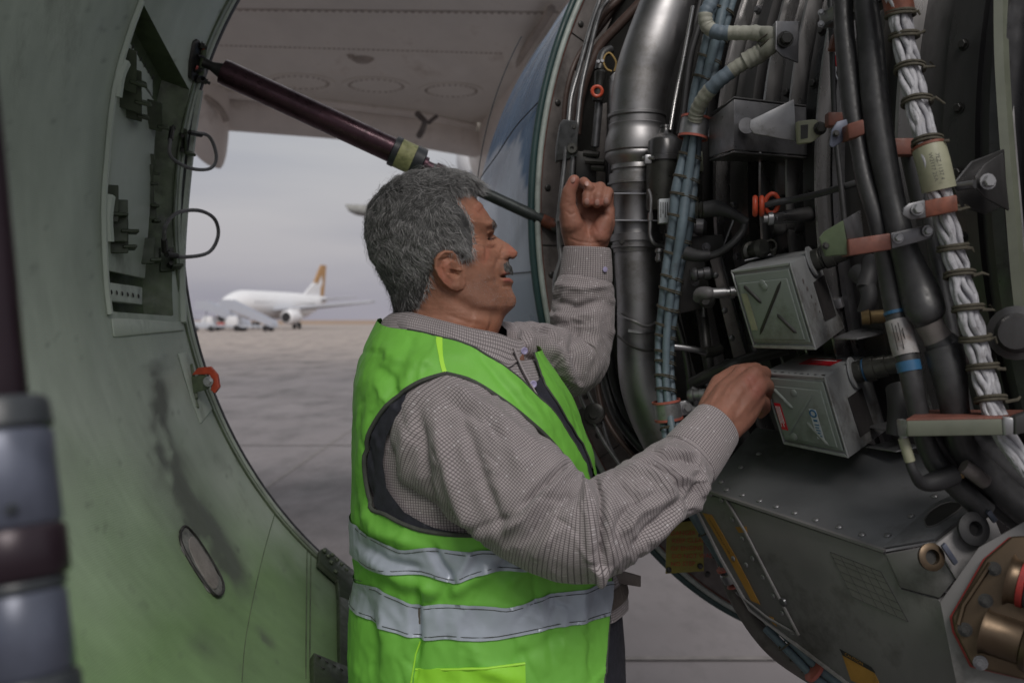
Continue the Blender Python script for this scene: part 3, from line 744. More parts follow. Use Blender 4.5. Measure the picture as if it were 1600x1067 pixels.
# ================================================================ NACELLE AND ENGINE
mat('nacelle_paint', (1, 1, 1), .28, var=.06, scale=4, grime=(.3, .32, .36), gamt=.2, gscale=5, stretch=(1, 1, .25), attr='paint')
mat('flange_metal', (.14, .125, .12), .6, var=.25, scale=25, bump=.2, bscale=120, grime=(.035, .03, .028), gamt=.5, gscale=9)
mat('case_metal', (.095, .093, .094), .36, metal=.7, var=.25, scale=8, grime=(.02, .018, .015), gamt=.45, gscale=4, stretch=(1, 1, .3))
mat('case_dark', (.04, .039, .037), .45, metal=.4, var=.4, scale=10)
mat('rib_metal', (.50, .49, .49), .28, metal=.9, var=.25, scale=14, stretch=(1, 1, .3))
mat('bracket_metal', (.15, .15, .158), .4, metal=.7, var=.2, scale=20, grime=(.04, .035, .03), gamt=.4, gscale=14)
mat('light_metal', (.30, .30, .31), .42, metal=.7, var=.15, scale=20, grime=(.1, .09, .08), gamt=.4, gscale=18)
mat('steel_duct', (.30, .295, .30), .48, metal=1, var=.18, scale=7, bump=.02, bscale=30, grime=(.10, .085, .06), gamt=.5, gscale=7, rvar=.07)
mat('steel_thin', (.24, .24, .245), .42, metal=.8, var=.2, scale=30)
mat('brown_hose', (.070, .045, .038), .5, var=.25, scale=30)
mat('teal_seal', (.02, .05, .05), .5)
mat('pale_strip', (.33, .37, .35), .5, var=.2, scale=30)
mat('blue_conduit', (.115, .155, .185), .55, var=.14, scale=50, bump=.25, bscale=220, grime=(.05, .055, .06), gamt=.35, gscale=30)
mat('beige_wrap', (.30, .30, .255), .6, var=.12, scale=60, bump=.3, bscale=150, grime=(.15, .14, .11), gamt=.4, gscale=40)
mat('blue_wrap', (.12, .155, .19), .6, var=.15, scale=60, bump=.3, bscale=150)
mat('lacing', (.060, .053, .038), .8, var=.3, scale=200)
mat('red_cushion', (.36, .10, .075), .6, var=.25, scale=50)
mat('brick_red', (.135, .048, .034), .6, var=.3, scale=50)
mat('grey_green_box', (.215, .245, .225), .48, var=.08, scale=12, grime=(.09, .09, .075), gamt=.4, gscale=9)
mat('box_alu', (.35, .36, .365), .5, metal=.3, var=.12, scale=10, grime=(.11, .095, .08), gamt=.5, gscale=12)
mat('sticker_red', (.50, .012, .025), .4, var=.08, scale=40)
mat('dull_red', (.26, .02, .018), .6, var=.3, scale=80)
mat('sticker_white', (.50, .53, .56), .4, var=.06, scale=40)
mat('sticker_grey', (.27, .26, .26), .5, var=.25, scale=60, grime=(.13, .08, .06), gamt=.5, gscale=40)
mat('sticker_blue', (.03, .11, .22), .4)
mat('sticker_cream', (.27, .27, .19), .5, var=.15, scale=50)
mat('sticker_dark', (.035, .032, .032), .55)
mat('print_black', (.02, .02, .02), .6)
mat('print_white', (.6, .6, .6), .6)
mat('print_red', (.35, .04, .02), .6)
mat('placard_yellow', (.20, .17, .02), .5, var=.15, scale=30)
mat('placard_orange', (.36, .19, .04), .5, var=.15, scale=40, grime=(.12, .07, .02), gamt=.3, gscale=30)
mat('cover_grey', (.185, .178, .18), .5, metal=.2, var=.14, scale=6, grime=(.035, .03, .025), gamt=.4, gscale=5, rvar=.1)
mat('cover_top', (.18, .185, .195), .42, metal=.4, var=.16, scale=5, grime=(.045, .04, .035), gamt=.4, gscale=4, rvar=.1)
mat('bronze', (.10, .072, .048), .45, metal=.85, var=.2, scale=14)
mat('olive_plate', (.115, .125, .095), .5, var=.15, scale=20)
mat('white_wire', (.36, .36, .385), .55, var=.22, scale=60, bump=.4, bscale=160, grime=(.14, .13, .13), gamt=.5, gscale=60)
mat('connector_dark', (.065, .065, .058), .4, metal=.6, var=.25, scale=40)
mat('gold_wire', (.28, .19, .07), .4, metal=.6)
mat('steel_bright', (.34, .34, .35), .4, metal=1, var=.1)

# ---------------- nacelle behind the flange, blue above and white below a ragged noise border
na = thing('engine_nacelle', 'rounded blue and white nacelle cowling beyond the man with a ragged colour border', 'nacelle', EP(90, .9, -.5))
prof = [(0, 1.052), (-.1, 1.05), (-.2, 1.035), (-.4, .985), (-.6, .89), (-.8, .80), (-1.0, .71), (-1.2, .60), (-1.4, .48)]
pr = cr_spline(prof, 5)
phs = np.linspace(-95, 100, 260)
G = np.array([[EP(a, r_ * (1 - .05 * min(1, max(0, (a - 22) / 14)) - .055 * min(1, max(0, (-a - 2) / 30)) * min(1, -t_ / .15)) if t_ < 0 else r_ - .03 * (a > 22), t_) for a in phs] for t_, r_ in pr])
V = G.reshape(-1, 3)
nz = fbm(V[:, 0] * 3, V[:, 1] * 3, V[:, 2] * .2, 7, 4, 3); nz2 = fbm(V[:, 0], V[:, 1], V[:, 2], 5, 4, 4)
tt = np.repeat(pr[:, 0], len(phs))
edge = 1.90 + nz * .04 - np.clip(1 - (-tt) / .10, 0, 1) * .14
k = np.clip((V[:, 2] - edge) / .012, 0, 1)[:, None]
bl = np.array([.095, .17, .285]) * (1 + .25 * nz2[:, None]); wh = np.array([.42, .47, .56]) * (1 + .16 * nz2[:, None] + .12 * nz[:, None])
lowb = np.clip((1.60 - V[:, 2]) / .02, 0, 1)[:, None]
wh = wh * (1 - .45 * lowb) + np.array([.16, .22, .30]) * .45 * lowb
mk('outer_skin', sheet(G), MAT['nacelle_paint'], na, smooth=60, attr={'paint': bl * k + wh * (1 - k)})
for nm, pl in (('panel_seam', [EP(a, .987, -.4) for a in np.linspace(-30, 60, 40)]), ('panel_seam', [EP(7, r_ + .001, t_) for t_, r_ in pr[:28]]), ('panel_seam', [EP(-13 + 9 * i / 20, r_ + .001, t_) for i, (t_, r_) in enumerate(pr[:20])])):
    mk(nm, tube(pl, .0014, 5), MAT['blue_black'], na)

en = thing('engine', 'dark metal aircraft engine fan case with curved ribs and rivets', 'engine', EP(80, .9, .6))
ph = np.linspace(-80, 100, 150)
def ering(nm, r, t, rr, m, a0=-80, a1=100, parent=None, flat_=1, n=8):
    return mk(nm, tube([EP(a, r, t) for a in np.linspace(a0, a1, 110)], rr, n, flat=flat_), MAT[m], parent or en, smooth=50)
def eband(nm, prof, m, a0=-80, a1=100, parent=None, sm=40):
    return mk(nm, sheet(np.array([[EP(a, r_, t_) for a in np.linspace(a0, a1, 130)] for t_, r_ in prof])), MAT[m], parent or en, smooth=sm)
ering('rim_seal', 1.052, .004, .008, 'teal_seal'); ering('rim_strip', 1.042, .013, .0065, 'pale_strip')
ering('rim_strip', 1.034, .010, .003, 'brick_red', -50, 70)
fl_ = eband('mounting_flange', [(-.01, 1.05), (.008, 1.038), (.008, .955), (-.02, .95), (-.05, .94)], 'flange_metal')
for a in np.arange(-60, 78, 5.2):
    bolt(fl_, EP(a, 1.005 - .012 * math.sin(a * 3), .008), EA, .0075, MAT['case_dark'], 'rivet')
for a in (-22, 4, 31, 50):
    mk('flange_joint', tube([EP(a, 1.036, .0085), EP(a + .3, .957, .0085)], .0016, 4), MAT['case_dark'], fl_)
eband('inner_barrel', [(-.05, .945), (.0, .925), (.05, .90), (.12, .885)], 'case_dark')
eband('fan_case', [(.10, .88), (.13, .90), (.50, .90), (.505, .925), (.53, .925), (.535, .90), (.60, .90), (.95, .90), (1.6, .90)], 'case_metal')
mk('rear_bulkhead', sheet(np.array([[EP(a, r_, -.06) for a in ph] for r_ in (.1, .95)])), MAT['case_dark'], en)
# raised circumferential ribs: (axial position, width, height, material)
for t_, w, h, m in ((.30, .012, .02, 'case_dark'), (.40, .02, .025, 'case_metal'), (.455, .008, .035, 'rib_metal'), (.49, .022, .02, 'case_metal'), (.565, .005, .03, 'rib_metal'), (.60, .030, .012, 'case_metal'), (.632, .004, .035, 'rib_metal'),
                    (.665, .026, .018, 'case_metal'), (.70, .004, .04, 'rib_metal'), (.715, .010, .014, 'bracket_metal'), (.79, .012, .02, 'case_dark'), (.845, .006, .03, 'rib_metal'), (.93, .05, .008, 'case_metal'), (1.005, .018, .035, 'bracket_metal'), (1.06, .03, .02, 'case_dark'), (1.12, .03, .03, 'case_metal')):
    eband('circumferential_rib', [(t_ - w / 2 - .003, .89), (t_ - w / 2, .90 + h), (t_ + w / 2, .90 + h), (t_ + w / 2 + .003, .89)], m, sm=30)
for t_, h in ((.60, .012), (.665, .018), (.49, .02), (.93, .008)):
    for a in np.arange(-42, 40, 5.5):
        bolt(en, EP(a, .90 + h, t_), Enrm(EP(a, 1, t_)), .0065, MAT['case_dark' if t_ > .55 else 'bracket_metal'], 'hex')
# ---------------- big steel duct
dz = 1.84
du = thing('bleed_air_duct', 'large shiny steel air duct bending down between the fan case and the blue harness', 'duct', P(1000, 700, dz))
px_r = lambda px: px * dz / F
def dtube(nm, rows, m='steel_duct', sp=6, n=36, sm=60):
    return mk(nm, tube([P(x, y, dz + dd) for x, y, r, dd in rows], [px_r(r) for x, y, r, dd in rows], n, sp=sp), MAT[m], du, smooth=sm)
dtube('upper_pipe', [(1190, -420, 41, .32), (1125, -230, 41, .20), (1085, -110, 41, .12), (1060, -40, 41.5, .06), (1045, 0, 42, .03), (1020, 68, 43, 0), (1004, 122, 44, 0), (997, 170, 43, 0), (996, 200, 43, 0)])
cc = lambda y: P(996, y, dz); axd = Vector((-.003, 0, -1))
S_ = dz / F
def dl(nm, y0, prof, m='steel_duct'):
    o = P(995, y0, dz)
    return mk(nm, lathe(o, (0, -.0, -1), [(t * S_, r * S_) for t, r in prof], 40), MAT[m], du, smooth=50)
dl('bead', 178, [(0, 42), (2, 45.5), (6, 45.5), (8, 43)])
dl('bulge', 194, [(0, 42), (3, 44.5), (8, 43.5), (14, 45), (24, 48.5), (36, 50), (44, 50), (46, 47.5), (49, 49.5), (54, 49), (60, 44), (66, 39)])
dl('sleeve', 254, [(0, 38), (6, 40), (12, 41), (14, 38), (22, 38), (24, 39), (26, 38)])
dl('clamp_band', 272, [(0, 37), (1, 43), (14, 43.5), (15, 46), (18, 46), (19, 41), (30, 38)])
dl('sleeve', 298, [(0, 37), (1, 39), (4, 37), (6, 36), (70, 36), (72, 37)])
dl('clamp_band', 366, [(0, 36), (1, 41), (12, 41.5), (13, 38), (17, 38), (18, 40), (22, 40), (23, 37), (29, 36)])
for y in (301, 343):
    mk('support_plate', prism([P(951, y, dz - .05), P(1036, y + 1, dz - .06), P(1036, y + 1, dz + .02), P(951, y, dz + .02)], (0, 0, -.002)), MAT['steel_bright'], du, smooth=0)
dtube('lower_pipe', [(995, 384, 34, 0), (996, 410, 35.5, 0), (999, 460, 35.5, 0), (1000, 520, 35.5, .0), (1001, 565, 36, 0), (1007, 605, 37, 0), (1022, 645, 39, 0), (1046, 690, 41, .01), (1080, 750, 42, .04)])
mk('weld_seam', tube([P(966, 490, dz - .02), P(975, 497, dz - .045), (P(990, 502, dz - .062)), P(1010, 510, dz - .062), P(1030, 502, dz - .045)], .003, 6, sp=4), MAT['steel_duct'], du)
mk('safety_wire', tube([P(982, 517, dz - .062), P(1005, 520, dz - .068), P(1030, 519, dz - .05)], .0035, 6, sp=4), MAT['steel_bright'], du)
mk('weld_seam', tube([P(965, 525, dz - .02), P(985, 540, dz - .055), P(1010, 548, dz - .062), P(1032, 546, dz - .05)], .0025, 6, sp=4), MAT['case_dark'], du)
bolt(du, P(972, 379, dz - .06), (-.3, -1, 0), .004, MAT['case_dark'])

# ---------------- generic line runs (tube things): name, label, category, radius px, depth offset list
def run(name, lab, cat, rows, r, m, group=None, n=10, sp=5, parent=None, ends=None):
    """rows of (px, py, depth); r = radius in photo pixels"""
    A = [P(*q_) for q_ in rows]
    rr = [r * q_[2] / F for q_ in rows]
    if parent is not None:
        return mk(name, tube(A, rr, n, sp=sp), MAT[m], parent)
    b = thing(name, lab, cat, A[-1], group)
    mk('tube', tube(A, rr, n, sp=sp), MAT[m], b)
    if ends:
        for (i, j, k_, mm) in ends:
            a_ = A[i]; c_ = A[i].lerp(A[j], k_)
            mk('fitting', tube([a_, c_], rr[0] * 1.45, 8), MAT[mm], b)
    return b
fp_ = 'fuel and air lines behind the left flange'
run('steel_line', 'thin bright steel line nearest the riveted flange, running down to the raised hand', 'pipe', [(1000, -200, 2.05), (944, -20, 1.98), (925, 35, 1.98), (905, 108, 1.98), (893, 150, 1.97), (889, 185, 1.96), (885, 232, 1.95), (877, 300, 1.95), (872, 345, 1.96)], 3.6, 'steel_thin', sp=3)
run('steel_line', 'thin bright steel line just right of the first, passing through the clamp block', 'pipe', [(1016, -200, 2.05), (958, -20, 1.97), (938, 18, 1.97), (921, 82, 1.97), (908, 140, 1.96), (902, 195, 1.95), (896, 240, 1.94), (891, 310, 1.95)], 3.6, 'steel_thin', sp=3)
run('brown_hose', 'thin brown hose curving behind the two steel lines at the flange', 'hose', [(1070, -200, 2.1), (990, -30, 2.03), (960, 15, 2.03), (930, 55, 2.03), (905, 85, 2.03), (889, 125, 2.02), (882, 170, 2.02), (879, 240, 2.02), (878, 300, 2.02)], 4.5, 'brown_hose')
run('brown_hose', 'thick brown hose crossing at an angle above the gold wire loop', 'hose', [(1110, -200, 2.0), (1030, -30, 1.98), (1000, 5, 1.98), (965, 42, 1.99), (935, 75, 2.0), (917, 115, 2.0), (905, 160, 2.0), (900, 210, 2.0)], 8, 'brown_hose', n=14)
run('brown_hose', 'short brown hose at the top between the steel lines and the duct', 'hose', [(985, -30, 2.0), (965, 0, 2.0), (940, 25, 2.0), (922, 60, 2.01), (916, 95, 2.02)], 7, 'brown_hose', n=12)
cb = thing('clamp_block', 'dark grey clamp block with a round brass boss gripping the thin steel lines', 'clamp', P(890, 220, 1.95))
mk('block', prism([P(874, 195, 1.96), P(880, 186, 1.96), P(903, 189, 1.93), P(902, 245, 1.93), P(868, 252, 1.96), P(869, 225, 1.96)], (0, .03, 0)), MAT['bracket_metal'], cb, bevel=.003)
mk('boss', lathe(P(894, 233, 1.93), (-.1, -1, 0), [(-.012, .011), (.006, .011), (.008, .009), (.008, .004), (.004, .004)], 18), MAT['connector_dark'], cb)
bolt(cb, P(897, 199, 1.925), (-.1, -1, 0), .004, MAT['case_dark'])
run('steel_line', 'thin steel line bending below the raised hand beside the sleeve', 'pipe', [(872, 345, 1.97), (874, 385, 1.98), (876, 405, 1.98), (868, 430, 1.98), (866, 455, 1.98)], 3.2, 'steel_thin', sp=4)
rg = thing('sensor_plug', 'black sensor plug with a red ring under the gold wire loop', 'plug', P(934, 145, 1.93))
mk('ring', tube([P(933, 143, 1.92) + Vector((math.cos(a) * .0095, 0, math.sin(a) * .0095)) for a in np.linspace(0, 2 * PI, 25)], .0035, 8), MAT['red_orange'], rg)
mk('plug_body', lathe(P(934, 158, 1.93), (.1, .0, 1), [(0, .010), (.01, .012), (.03, .010), (.055, .012), (.06, .008)], 16), MAT['case_dark'], rg)
mk('cable', tube([P(936, 110, 1.93), P(942, 85, 1.94), P(955, 78, 1.95)], .009, 10, sp=4), MAT['cable_black'], rg)
mk('mount_tube', tube([P(936, 160, 1.94), P(930, 230, 1.94)], .008, 10), MAT['bracket_metal'], rg)
gw = thing('gold_wire_loop', 'small twisted gold coloured wire loop beside the steel duct', 'wire', P(950, 110, 1.9))
mk('wire', tube([P(x, y, 1.9) for x, y in ((956, 112), (948, 108), (943, 98), (945, 88), (952, 83), (959, 90), (963, 100), (960, 112))], .0022, 6, sp=4), MAT['gold_wire'], gw)
for x, y in ((935, 97), (941, 96)): mk('rivet', lathe(P(x, y, 1.9), (0, -1, 0), [(0, .0045), (.004, .003)], 8), MAT['steel_bright'], gw)
rl_ = thing('guide_rail', 'upright dark metal guide rail behind the raised fist', 'rail', P(945, 290, 1.97))
mk('rail', prism([P(934, 165, 1.97), P(949, 160, 1.97), P(946, 300, 1.97), P(932, 300, 1.97)], (0, .02, 0)), MAT['flange_metal'], rl_, bevel=.002)
mk('rail', prism([P(953, 120, 1.99), P(963, 110, 1.99), (P(957, 300, 1.99)), P(948, 300, 1.99)], (0, .02, 0)), MAT['bracket_metal'], rl_, bevel=.002)
for x, y, w in ((912, 240, 24), (915, 252, 30), (925, 262, 20)):
    mk('fitting', tube([P(x, y, 1.95), P(x + w, y + 2, 1.94)], .0065, 8), MAT['case_dark'], rl_)
mk('cross_plate', prism([P(900, 236, 1.99), P(948, 240, 1.99), P(948, 300, 1.99), P(900, 300, 1.99)], (0, .01, 0)), MAT['case_dark'], rl_, bevel=.002)
# lower left lines
run('steel_line', 'thin steel line left of the round clamp boss below the raised elbow', 'pipe', [(903, 590, 1.90), (906, 615, 1.9), (912, 632, 1.9), (918, 642, 1.9)], 3.3, 'steel_thin', sp=3)
run('steel_line', 'thin steel line entering the round clamp boss from above', 'pipe', [(908, 585, 1.90), (916, 606, 1.9), (928, 632, 1.9)], 2.8, 'steel_thin', sp=3)
run('steel_line', 'thin steel line slanting down to the sleeve from the round clamp boss', 'pipe', [(928, 660, 1.9), (945, 692, 1.9), (970, 728, 1.9), (990, 760, 1.9)], 3.0, 'steel_thin', sp=3)
run('steel_line', 'faint steel line right of the slanting line under the boss', 'pipe', [(940, 653, 1.91), (947, 680, 1.91), (957, 705, 1.91), (975, 740, 1.91)], 2.6, 'bracket_metal', sp=3)
bo = thing('clamp_boss', 'round black clamp boss joining four thin steel lines', 'clamp', P(929, 646, 1.88))
mk('body', lathe(P(929, 646, 1.90), (-.2, -1, .1), [(-.01, .020), (.008, .020), (.010, .016), (.010, .009), (.014, .009), (.014, .003)], 22), MAT['case_dark'], bo)
mk('block', cuboid(P(922, 652, 1.91), (.018, 0, .004), (0, .012, 0), (-.006, 0, .022)), MAT['case_dark'], bo, bevel=.004)
run('brown_hose', 'thin brown hose sweeping down below the raised elbow', 'hose', [(925, 560, 1.93), (931, 590, 1.93), (938, 630, 1.92), (950, 660, 1.91), (970, 690, 1.9), (1000, 722, 1.9), (1040, 752, 1.9)], 4.2, 'brown_hose')
run('black_hose', 'fat black hose sweeping down beside the steel duct', 'hose', [(940, 560, 1.95), (947, 600, 1.95), (962, 645, 1.93), (985, 680, 1.91), (1020, 715, 1.9), (1060, 745, 1.9)], 8, 'cable_black', n=14)
run('black_hose', 'black hose closest to the lower bend of the steel duct', 'hose', [(950, 545, 1.93), (960, 600, 1.93), (978, 645, 1.9), (1000, 672, 1.9), (1030, 700, 1.9), (1070, 730, 1.9)], 7, 'rubber', n=12)
run('black_hose', 'thin black hose showing between the raised sleeve and the duct', 'hose', [(962, 395, 1.93), (964, 440, 1.93), (962, 480, 1.94), (953, 540, 1.95), (945, 570, 1.95)], 4, 'cable_black')

# ---------------- stack of dark plumbing behind the harness
pk = [('dark curved pipe just right of the steel duct top', [(1100, -20, 1.86), (1088, 30, 1.86), (1080, 90, 1.86), (1070, 150, 1.86), (1062, 200, 1.87)], 5, 'case_metal'),
      ('thin steel pipe standing on the domed valve', [(1083, 10, 1.78), (1070, 80, 1.78), (1056, 150, 1.77), (1047, 204, 1.75)], 3, 'rib_metal'),
      ('dark pipe between the valve pipe and the blue harness', [(1108, -10, 1.8), (1086, 60, 1.8), (1076, 100, 1.8), (1068, 170, 1.8), (1062, 210, 1.8)], 6, 'case_metal'),
      ('thin steel pipe dropping behind the black cable bend', [(1150, 335, 1.72), (1140, 360, 1.72), (1130, 385, 1.72), (1118, 410, 1.72), (1108, 430, 1.72), (1098, 431, 1.72)], 2.4, 'steel_thin'),
      ('dark pipe low behind the harness slanting to the gearbox', [(1050, 480, 1.78), (1062, 520, 1.78), (1072, 560, 1.78), (1080, 620, 1.78)], 6, 'case_metal'),
      ('dark pipe curving from the middle bracket to the hand', [(1090, 450, 1.75), (1098, 500, 1.74), (1104, 550, 1.72), (1112, 600, 1.72), (1115, 640, 1.72)], 9, 'case_dark'),
      ('thick dark hose behind the pressing hand', [(1080, 600, 1.70), (1110, 585, 1.68), (1140, 572, 1.66), (1175, 560, 1.66), (1230, 545, 1.66)], 10, 'case_dark'),
      ('fine line above the pressing hand', [(1058, 470, 1.72), (1085, 465, 1.72), (1098, 470, 1.71), (1100, 495, 1.71)], 3, 'bracket_metal')]
for lab, rows, r, m in pk: run('metal_pipe', lab, 'pipe', rows, r, m, n=12)
bl_ = thing('braided_line', 'short bright braided line poking out right of the blue harness', 'pipe', P(1065, 545, 1.70))
mk('tube', tube([P(1040, 541, 1.70), P(1060, 542, 1.70), P(1085, 546, 1.70), P(1105, 552, 1.71)], .0055, 10, sp=3), MAT['steel_bright'], bl_)
mk('elbow', tube([P(1100, 550, 1.71), P(1112, 550, 1.72), P(1125, 545, 1.73)], .010, 12, sp=3), MAT['connector_dark'], bl_)
# slanting riveted strap behind the boxes
sp__ = thing('riveted_strap', 'slanting grey metal strap with two rivets left of the upper grey box', 'strap', P(1160, 560, 1.70))
mk('strap', prism([P(1108, 400, 1.70), P(1124, 398, 1.70), P(1168, 562, 1.70), P(1148, 565, 1.70)], (0, .006, 0)), MAT['flange_metal'], sp__, bevel=.001)
mk('edge', prism([P(1124, 398, 1.695), P(1127, 397, 1.70), P(1172, 562, 1.70), P(1168, 562, 1.695)], (0, .012, 0)), MAT['bracket_metal'], sp__, smooth=0)
for x, y in ((1132, 485), (1143, 528), (1118, 430)): bolt(sp__, P(x, y, 1.70), (0, -1, 0), .0055, MAT['bracket_metal'], 'rivet')
s2 = thing('riveted_strap', 'thin upright strap under the lower edge of the upper grey box', 'strap', P(1190, 575, 1.66))
mk('strap', prism([P(1174, 540, 1.66), P(1180, 540, 1.66), P(1192, 575, 1.66), P(1186, 576, 1.66)], (0, .006, 0)), MAT['bracket_metal'], s2, smooth=0)
# small clutter of fittings, each standing on the case
def fitting(lab, x, y, d, ax, prof, m='bracket_metal', cat='fitting', name='pipe_fitting'):
    b = thing(name, lab, cat, P(x, y, d))
    mk('body', lathe(P(x, y, d), ax, [(t, r) for t, r in prof], 18), MAT[m], b)
    return b
hx = lambda s: [(0, .008 * s), (.004 * s, .011 * s), (.010 * s, .011 * s), (.012 * s, .008 * s), (.020 * s, .008 * s), (.021 * s, .010 * s), (.030 * s, .010 * s), (.034 * s, .006 * s)]
fitting('dark elbow fitting right of the harness at mid height', 1060, 352, 1.70, (1, -.2, -.1), hx(1.4))
fitting('dark union fitting under the red cable clamp', 1205, 352, 1.60, (1, .1, .1), hx(1.7), 'case_metal')
fitting('small bright nut at the end of the thin line by the duct', 1030, 388, 1.74, (0, 0, -1), hx(.7), 'steel_thin')
fitting('short dark stub above the upper grey box', 1168, 395, 1.62, (.3, -1, .1), hx(1.5), 'connector_dark')
fitting('small dark cap fitting below the harness connector', 1078, 430, 1.68, (1, -.1, .1), hx(1.1), 'bracket_metal')
fitting('round dark fitting behind the white bundle near the right edge', 1545, 560, 1.30, (-1, -.3, .2), [(0, .012), (.01, .022), (.03, .026), (.05, .020), (.055, .014), (.08, .013)], 'case_metal')
fitting('dark disc fitting at the far right edge beside the white bundle', 1590, 520, 1.25, (-.6, -1, 0), [(0, .03), (.01, .034), (.02, .034), (.022, .025), (.03, .02)], 'case_metal')
fitting('small spring clip near the lower harness clamp', 1075, 618, 1.66, (1, -.5, .1), hx(1.0), 'steel_thin')
fitting('stub union on the engine between harness and strap', 1106, 470, 1.70, (-.3, -1, 0), hx(1.2), 'case_metal')
for lab, q, m in (('dark box shaped bracket behind the blue harness at mid height', [(1075, 370), (1130, 366), (1132, 402), (1078, 400)], 'case_dark'),
                  ('dark bracket tab below the valve body', [(1060, 240), (1098, 236), (1100, 268), (1062, 272)], 'olive_plate'),
                  ('low dark bracket over the pressing hand', [(1095, 590), (1140, 560), (1150, 572), (1105, 606)], 'bracket_metal'),
                  ('dark angle bracket left of the pressing hand', [(1084, 616), (1104, 614), (1112, 640), (1090, 660)], 'bracket_metal'),
                  ('dark panel between harness and slanting strap', [(1060, 400), (1100, 395), (1112, 480), (1062, 490)], 'case_dark')):
    b = thing('small_bracket', lab, 'bracket', P(*q[0], 1.72))
    o = mk('plate', prism([P(x, y, 1.71) for x, y in q], (0, .02, 0)), MAT[m], b, bevel=.002)
    bolt(b, P(q[0][0] * .5 + q[2][0] * .5, q[0][1] * .5 + q[2][1] * .5, 1.71), (0, -1, 0), .006, MAT['bracket_metal'])
# ---------------- domed valve
va = thing('domed_valve', 'cylindrical grey valve with a domed cap clamped beside the steel duct', 'valve', P(1040, 330, 1.76))
s = 1.76 / F
mk('body', lathe(P(1037, 330, 1.76), (.02, 0, 1), [(0, 26 * s), (8 * s, 28 * s), (76 * s, 28 * s), (78 * s, 25 * s)], 28), MAT['connector_dark'], va)
mk('clamp_ring', lathe(P(1038, 254, 1.76), (.02, 0, 1), [(0, 28 * s), (1 * s, 31 * s), (8 * s, 31 * s), (9 * s, 28 * s)], 28), MAT['case_metal'], va)
mk('cap', lathe(P(1039, 246, 1.76), (.02, 0, 1), [(0, 27 * s), (24 * s, 27 * s), (28 * s, 24 * s), (33 * s, 16 * s), (38 * s, 10 * s), (45 * s, 8 * s), (46 * s, 9 * s), (50 * s, 8 * s)], 28), MAT['case_metal'], va)
for dx in (-1, 1):
    mk('clamp_lug', cuboid(P(1012 + 52 * (dx > 0), 250, 1.73), (.006, 0, 0), (0, .008, 0), (0, 0, .008)), MAT['light_metal' if dx < 0 else 'sticker_cream'], va, bevel=.002)
mk('clamp_bolt', tube([P(1004, 248, 1.73), P(1022, 247, 1.72)], .0035, 8), MAT['steel_bright'], va)
lb = mk('name_plate', prism([P(1030, 311, 1.70), P(1047, 310, 1.70), P(1047, 348, 1.70), P(1030, 349, 1.70)], (0, .02, 0)), MAT['sticker_white'], va, bevel=.001)
for k_ in range(4): mk('print', prism([P(1032 + k_ * 3.4, 316, 1.699), P(1033.2 + k_ * 3.4, 316, 1.699), P(1033.2 + k_ * 3.4, 340 - 6 * (k_ % 2), 1.699), P(1032 + k_ * 3.4, 340 - 6 * (k_ % 2), 1.699)], (0, -.0004, 0)), MAT['print_black'], lb, smooth=0)
run('steel_line', 'thin steel line hooking down between valve body and steel duct', 'pipe', [(1013, 296, 1.73), (1017, 310, 1.73), (1016, 345, 1.73), (1016, 368, 1.73), (1022, 380, 1.73), (1035, 385, 1.74), (1045, 388, 1.74)], 2.8, 'steel_thin', ends=((2, 1, .35, 'steel_thin'),))

# ---------------- laced blue-grey harness
ha_px = [(1220, -330, 1.74), (1165, -140, 1.66), (1142, -40, 1.64), (1128, 10, 1.64), (1117, 60, 1.64), (1104, 110, 1.65), (1092, 160, 1.65), (1085, 200, 1.65), (1078, 245, 1.66), (1070, 300, 1.66), (1064, 350, 1.66), (1056, 400, 1.67), (1047, 455, 1.67), (1041, 510, 1.68), (1039, 560, 1.68), (1040, 605, 1.67), (1044, 640, 1.66), (1052, 690, 1.64), (1064, 740, 1.62)]
ha = thing('wire_harness', 'bundle of blue grey conduits tied with dark lacing cord beside the steel duct', 'wire harness', P(1044, 690, 1.65))
hs_ = cr_spline(ha_px, 6); wid = lambda y: np.interp(y, [0, 130, 185, 215, 260, 300, 340, 400, 500, 620, 700], [13, 11, 9, 9, 11.5, 13.5, 13.5, 11.5, 10, 9.5, 10])
for k_, (ox, od, rr) in enumerate(((-1.0, .0, .62), (.15, -.012, .62), (1.05, .0, .5), (.6, .016, .45))):
    A = [P(x + ox * wid(y) * (1 + .06 * math.sin(y * .05 + k_)), y, d + od + .003 * math.sin(y * .04 + 2 * k_)) for x, y, d in hs_]
    mk('conduit', tube(A, [rr * wid(y) * d / F for x, y, d in hs_], 14), MAT['blue_conduit'], ha)
def oval(c, ax_, a, b2, r, n=22, tw=0.):
    """closed lacing loop round a bundle: half widths a (screen) and b2 (depth)"""
    ax_ = Vector(ax_).normalized(); x = Vector((0, -1, 0)).cross(ax_).normalized(); y = ax_.cross(x)
    return tube([c + x * (a * math.cos(t)) + y * (b2 * math.sin(t)) + ax_ * tw * math.cos(t) for t in np.linspace(0, 2 * PI, n + 1)], r, 6, cap=False)
for i, y in enumerate([22, 60, 95, 130, 245, 281, 308, 340, 372, 402, 432, 458, 485, 507, 529, 549, 570, 590, 609, 672]):
    j = int(np.argmin(abs(hs_[:, 1] - y))); x, yy, d = hs_[j]; c = P(x, yy, d); a_ = P(*hs_[min(j + 2, len(hs_) - 1)]) - P(*hs_[max(j - 2, 0)])
    w = wid(yy) * 1.68 * d / F
    mk('lacing', add(oval(c, a_, w, .017, .0014, tw=.004), oval(c + Vector((0, 0, .003)), a_, w, .0165, .0012, tw=.003)), MAT['lacing'], ha)
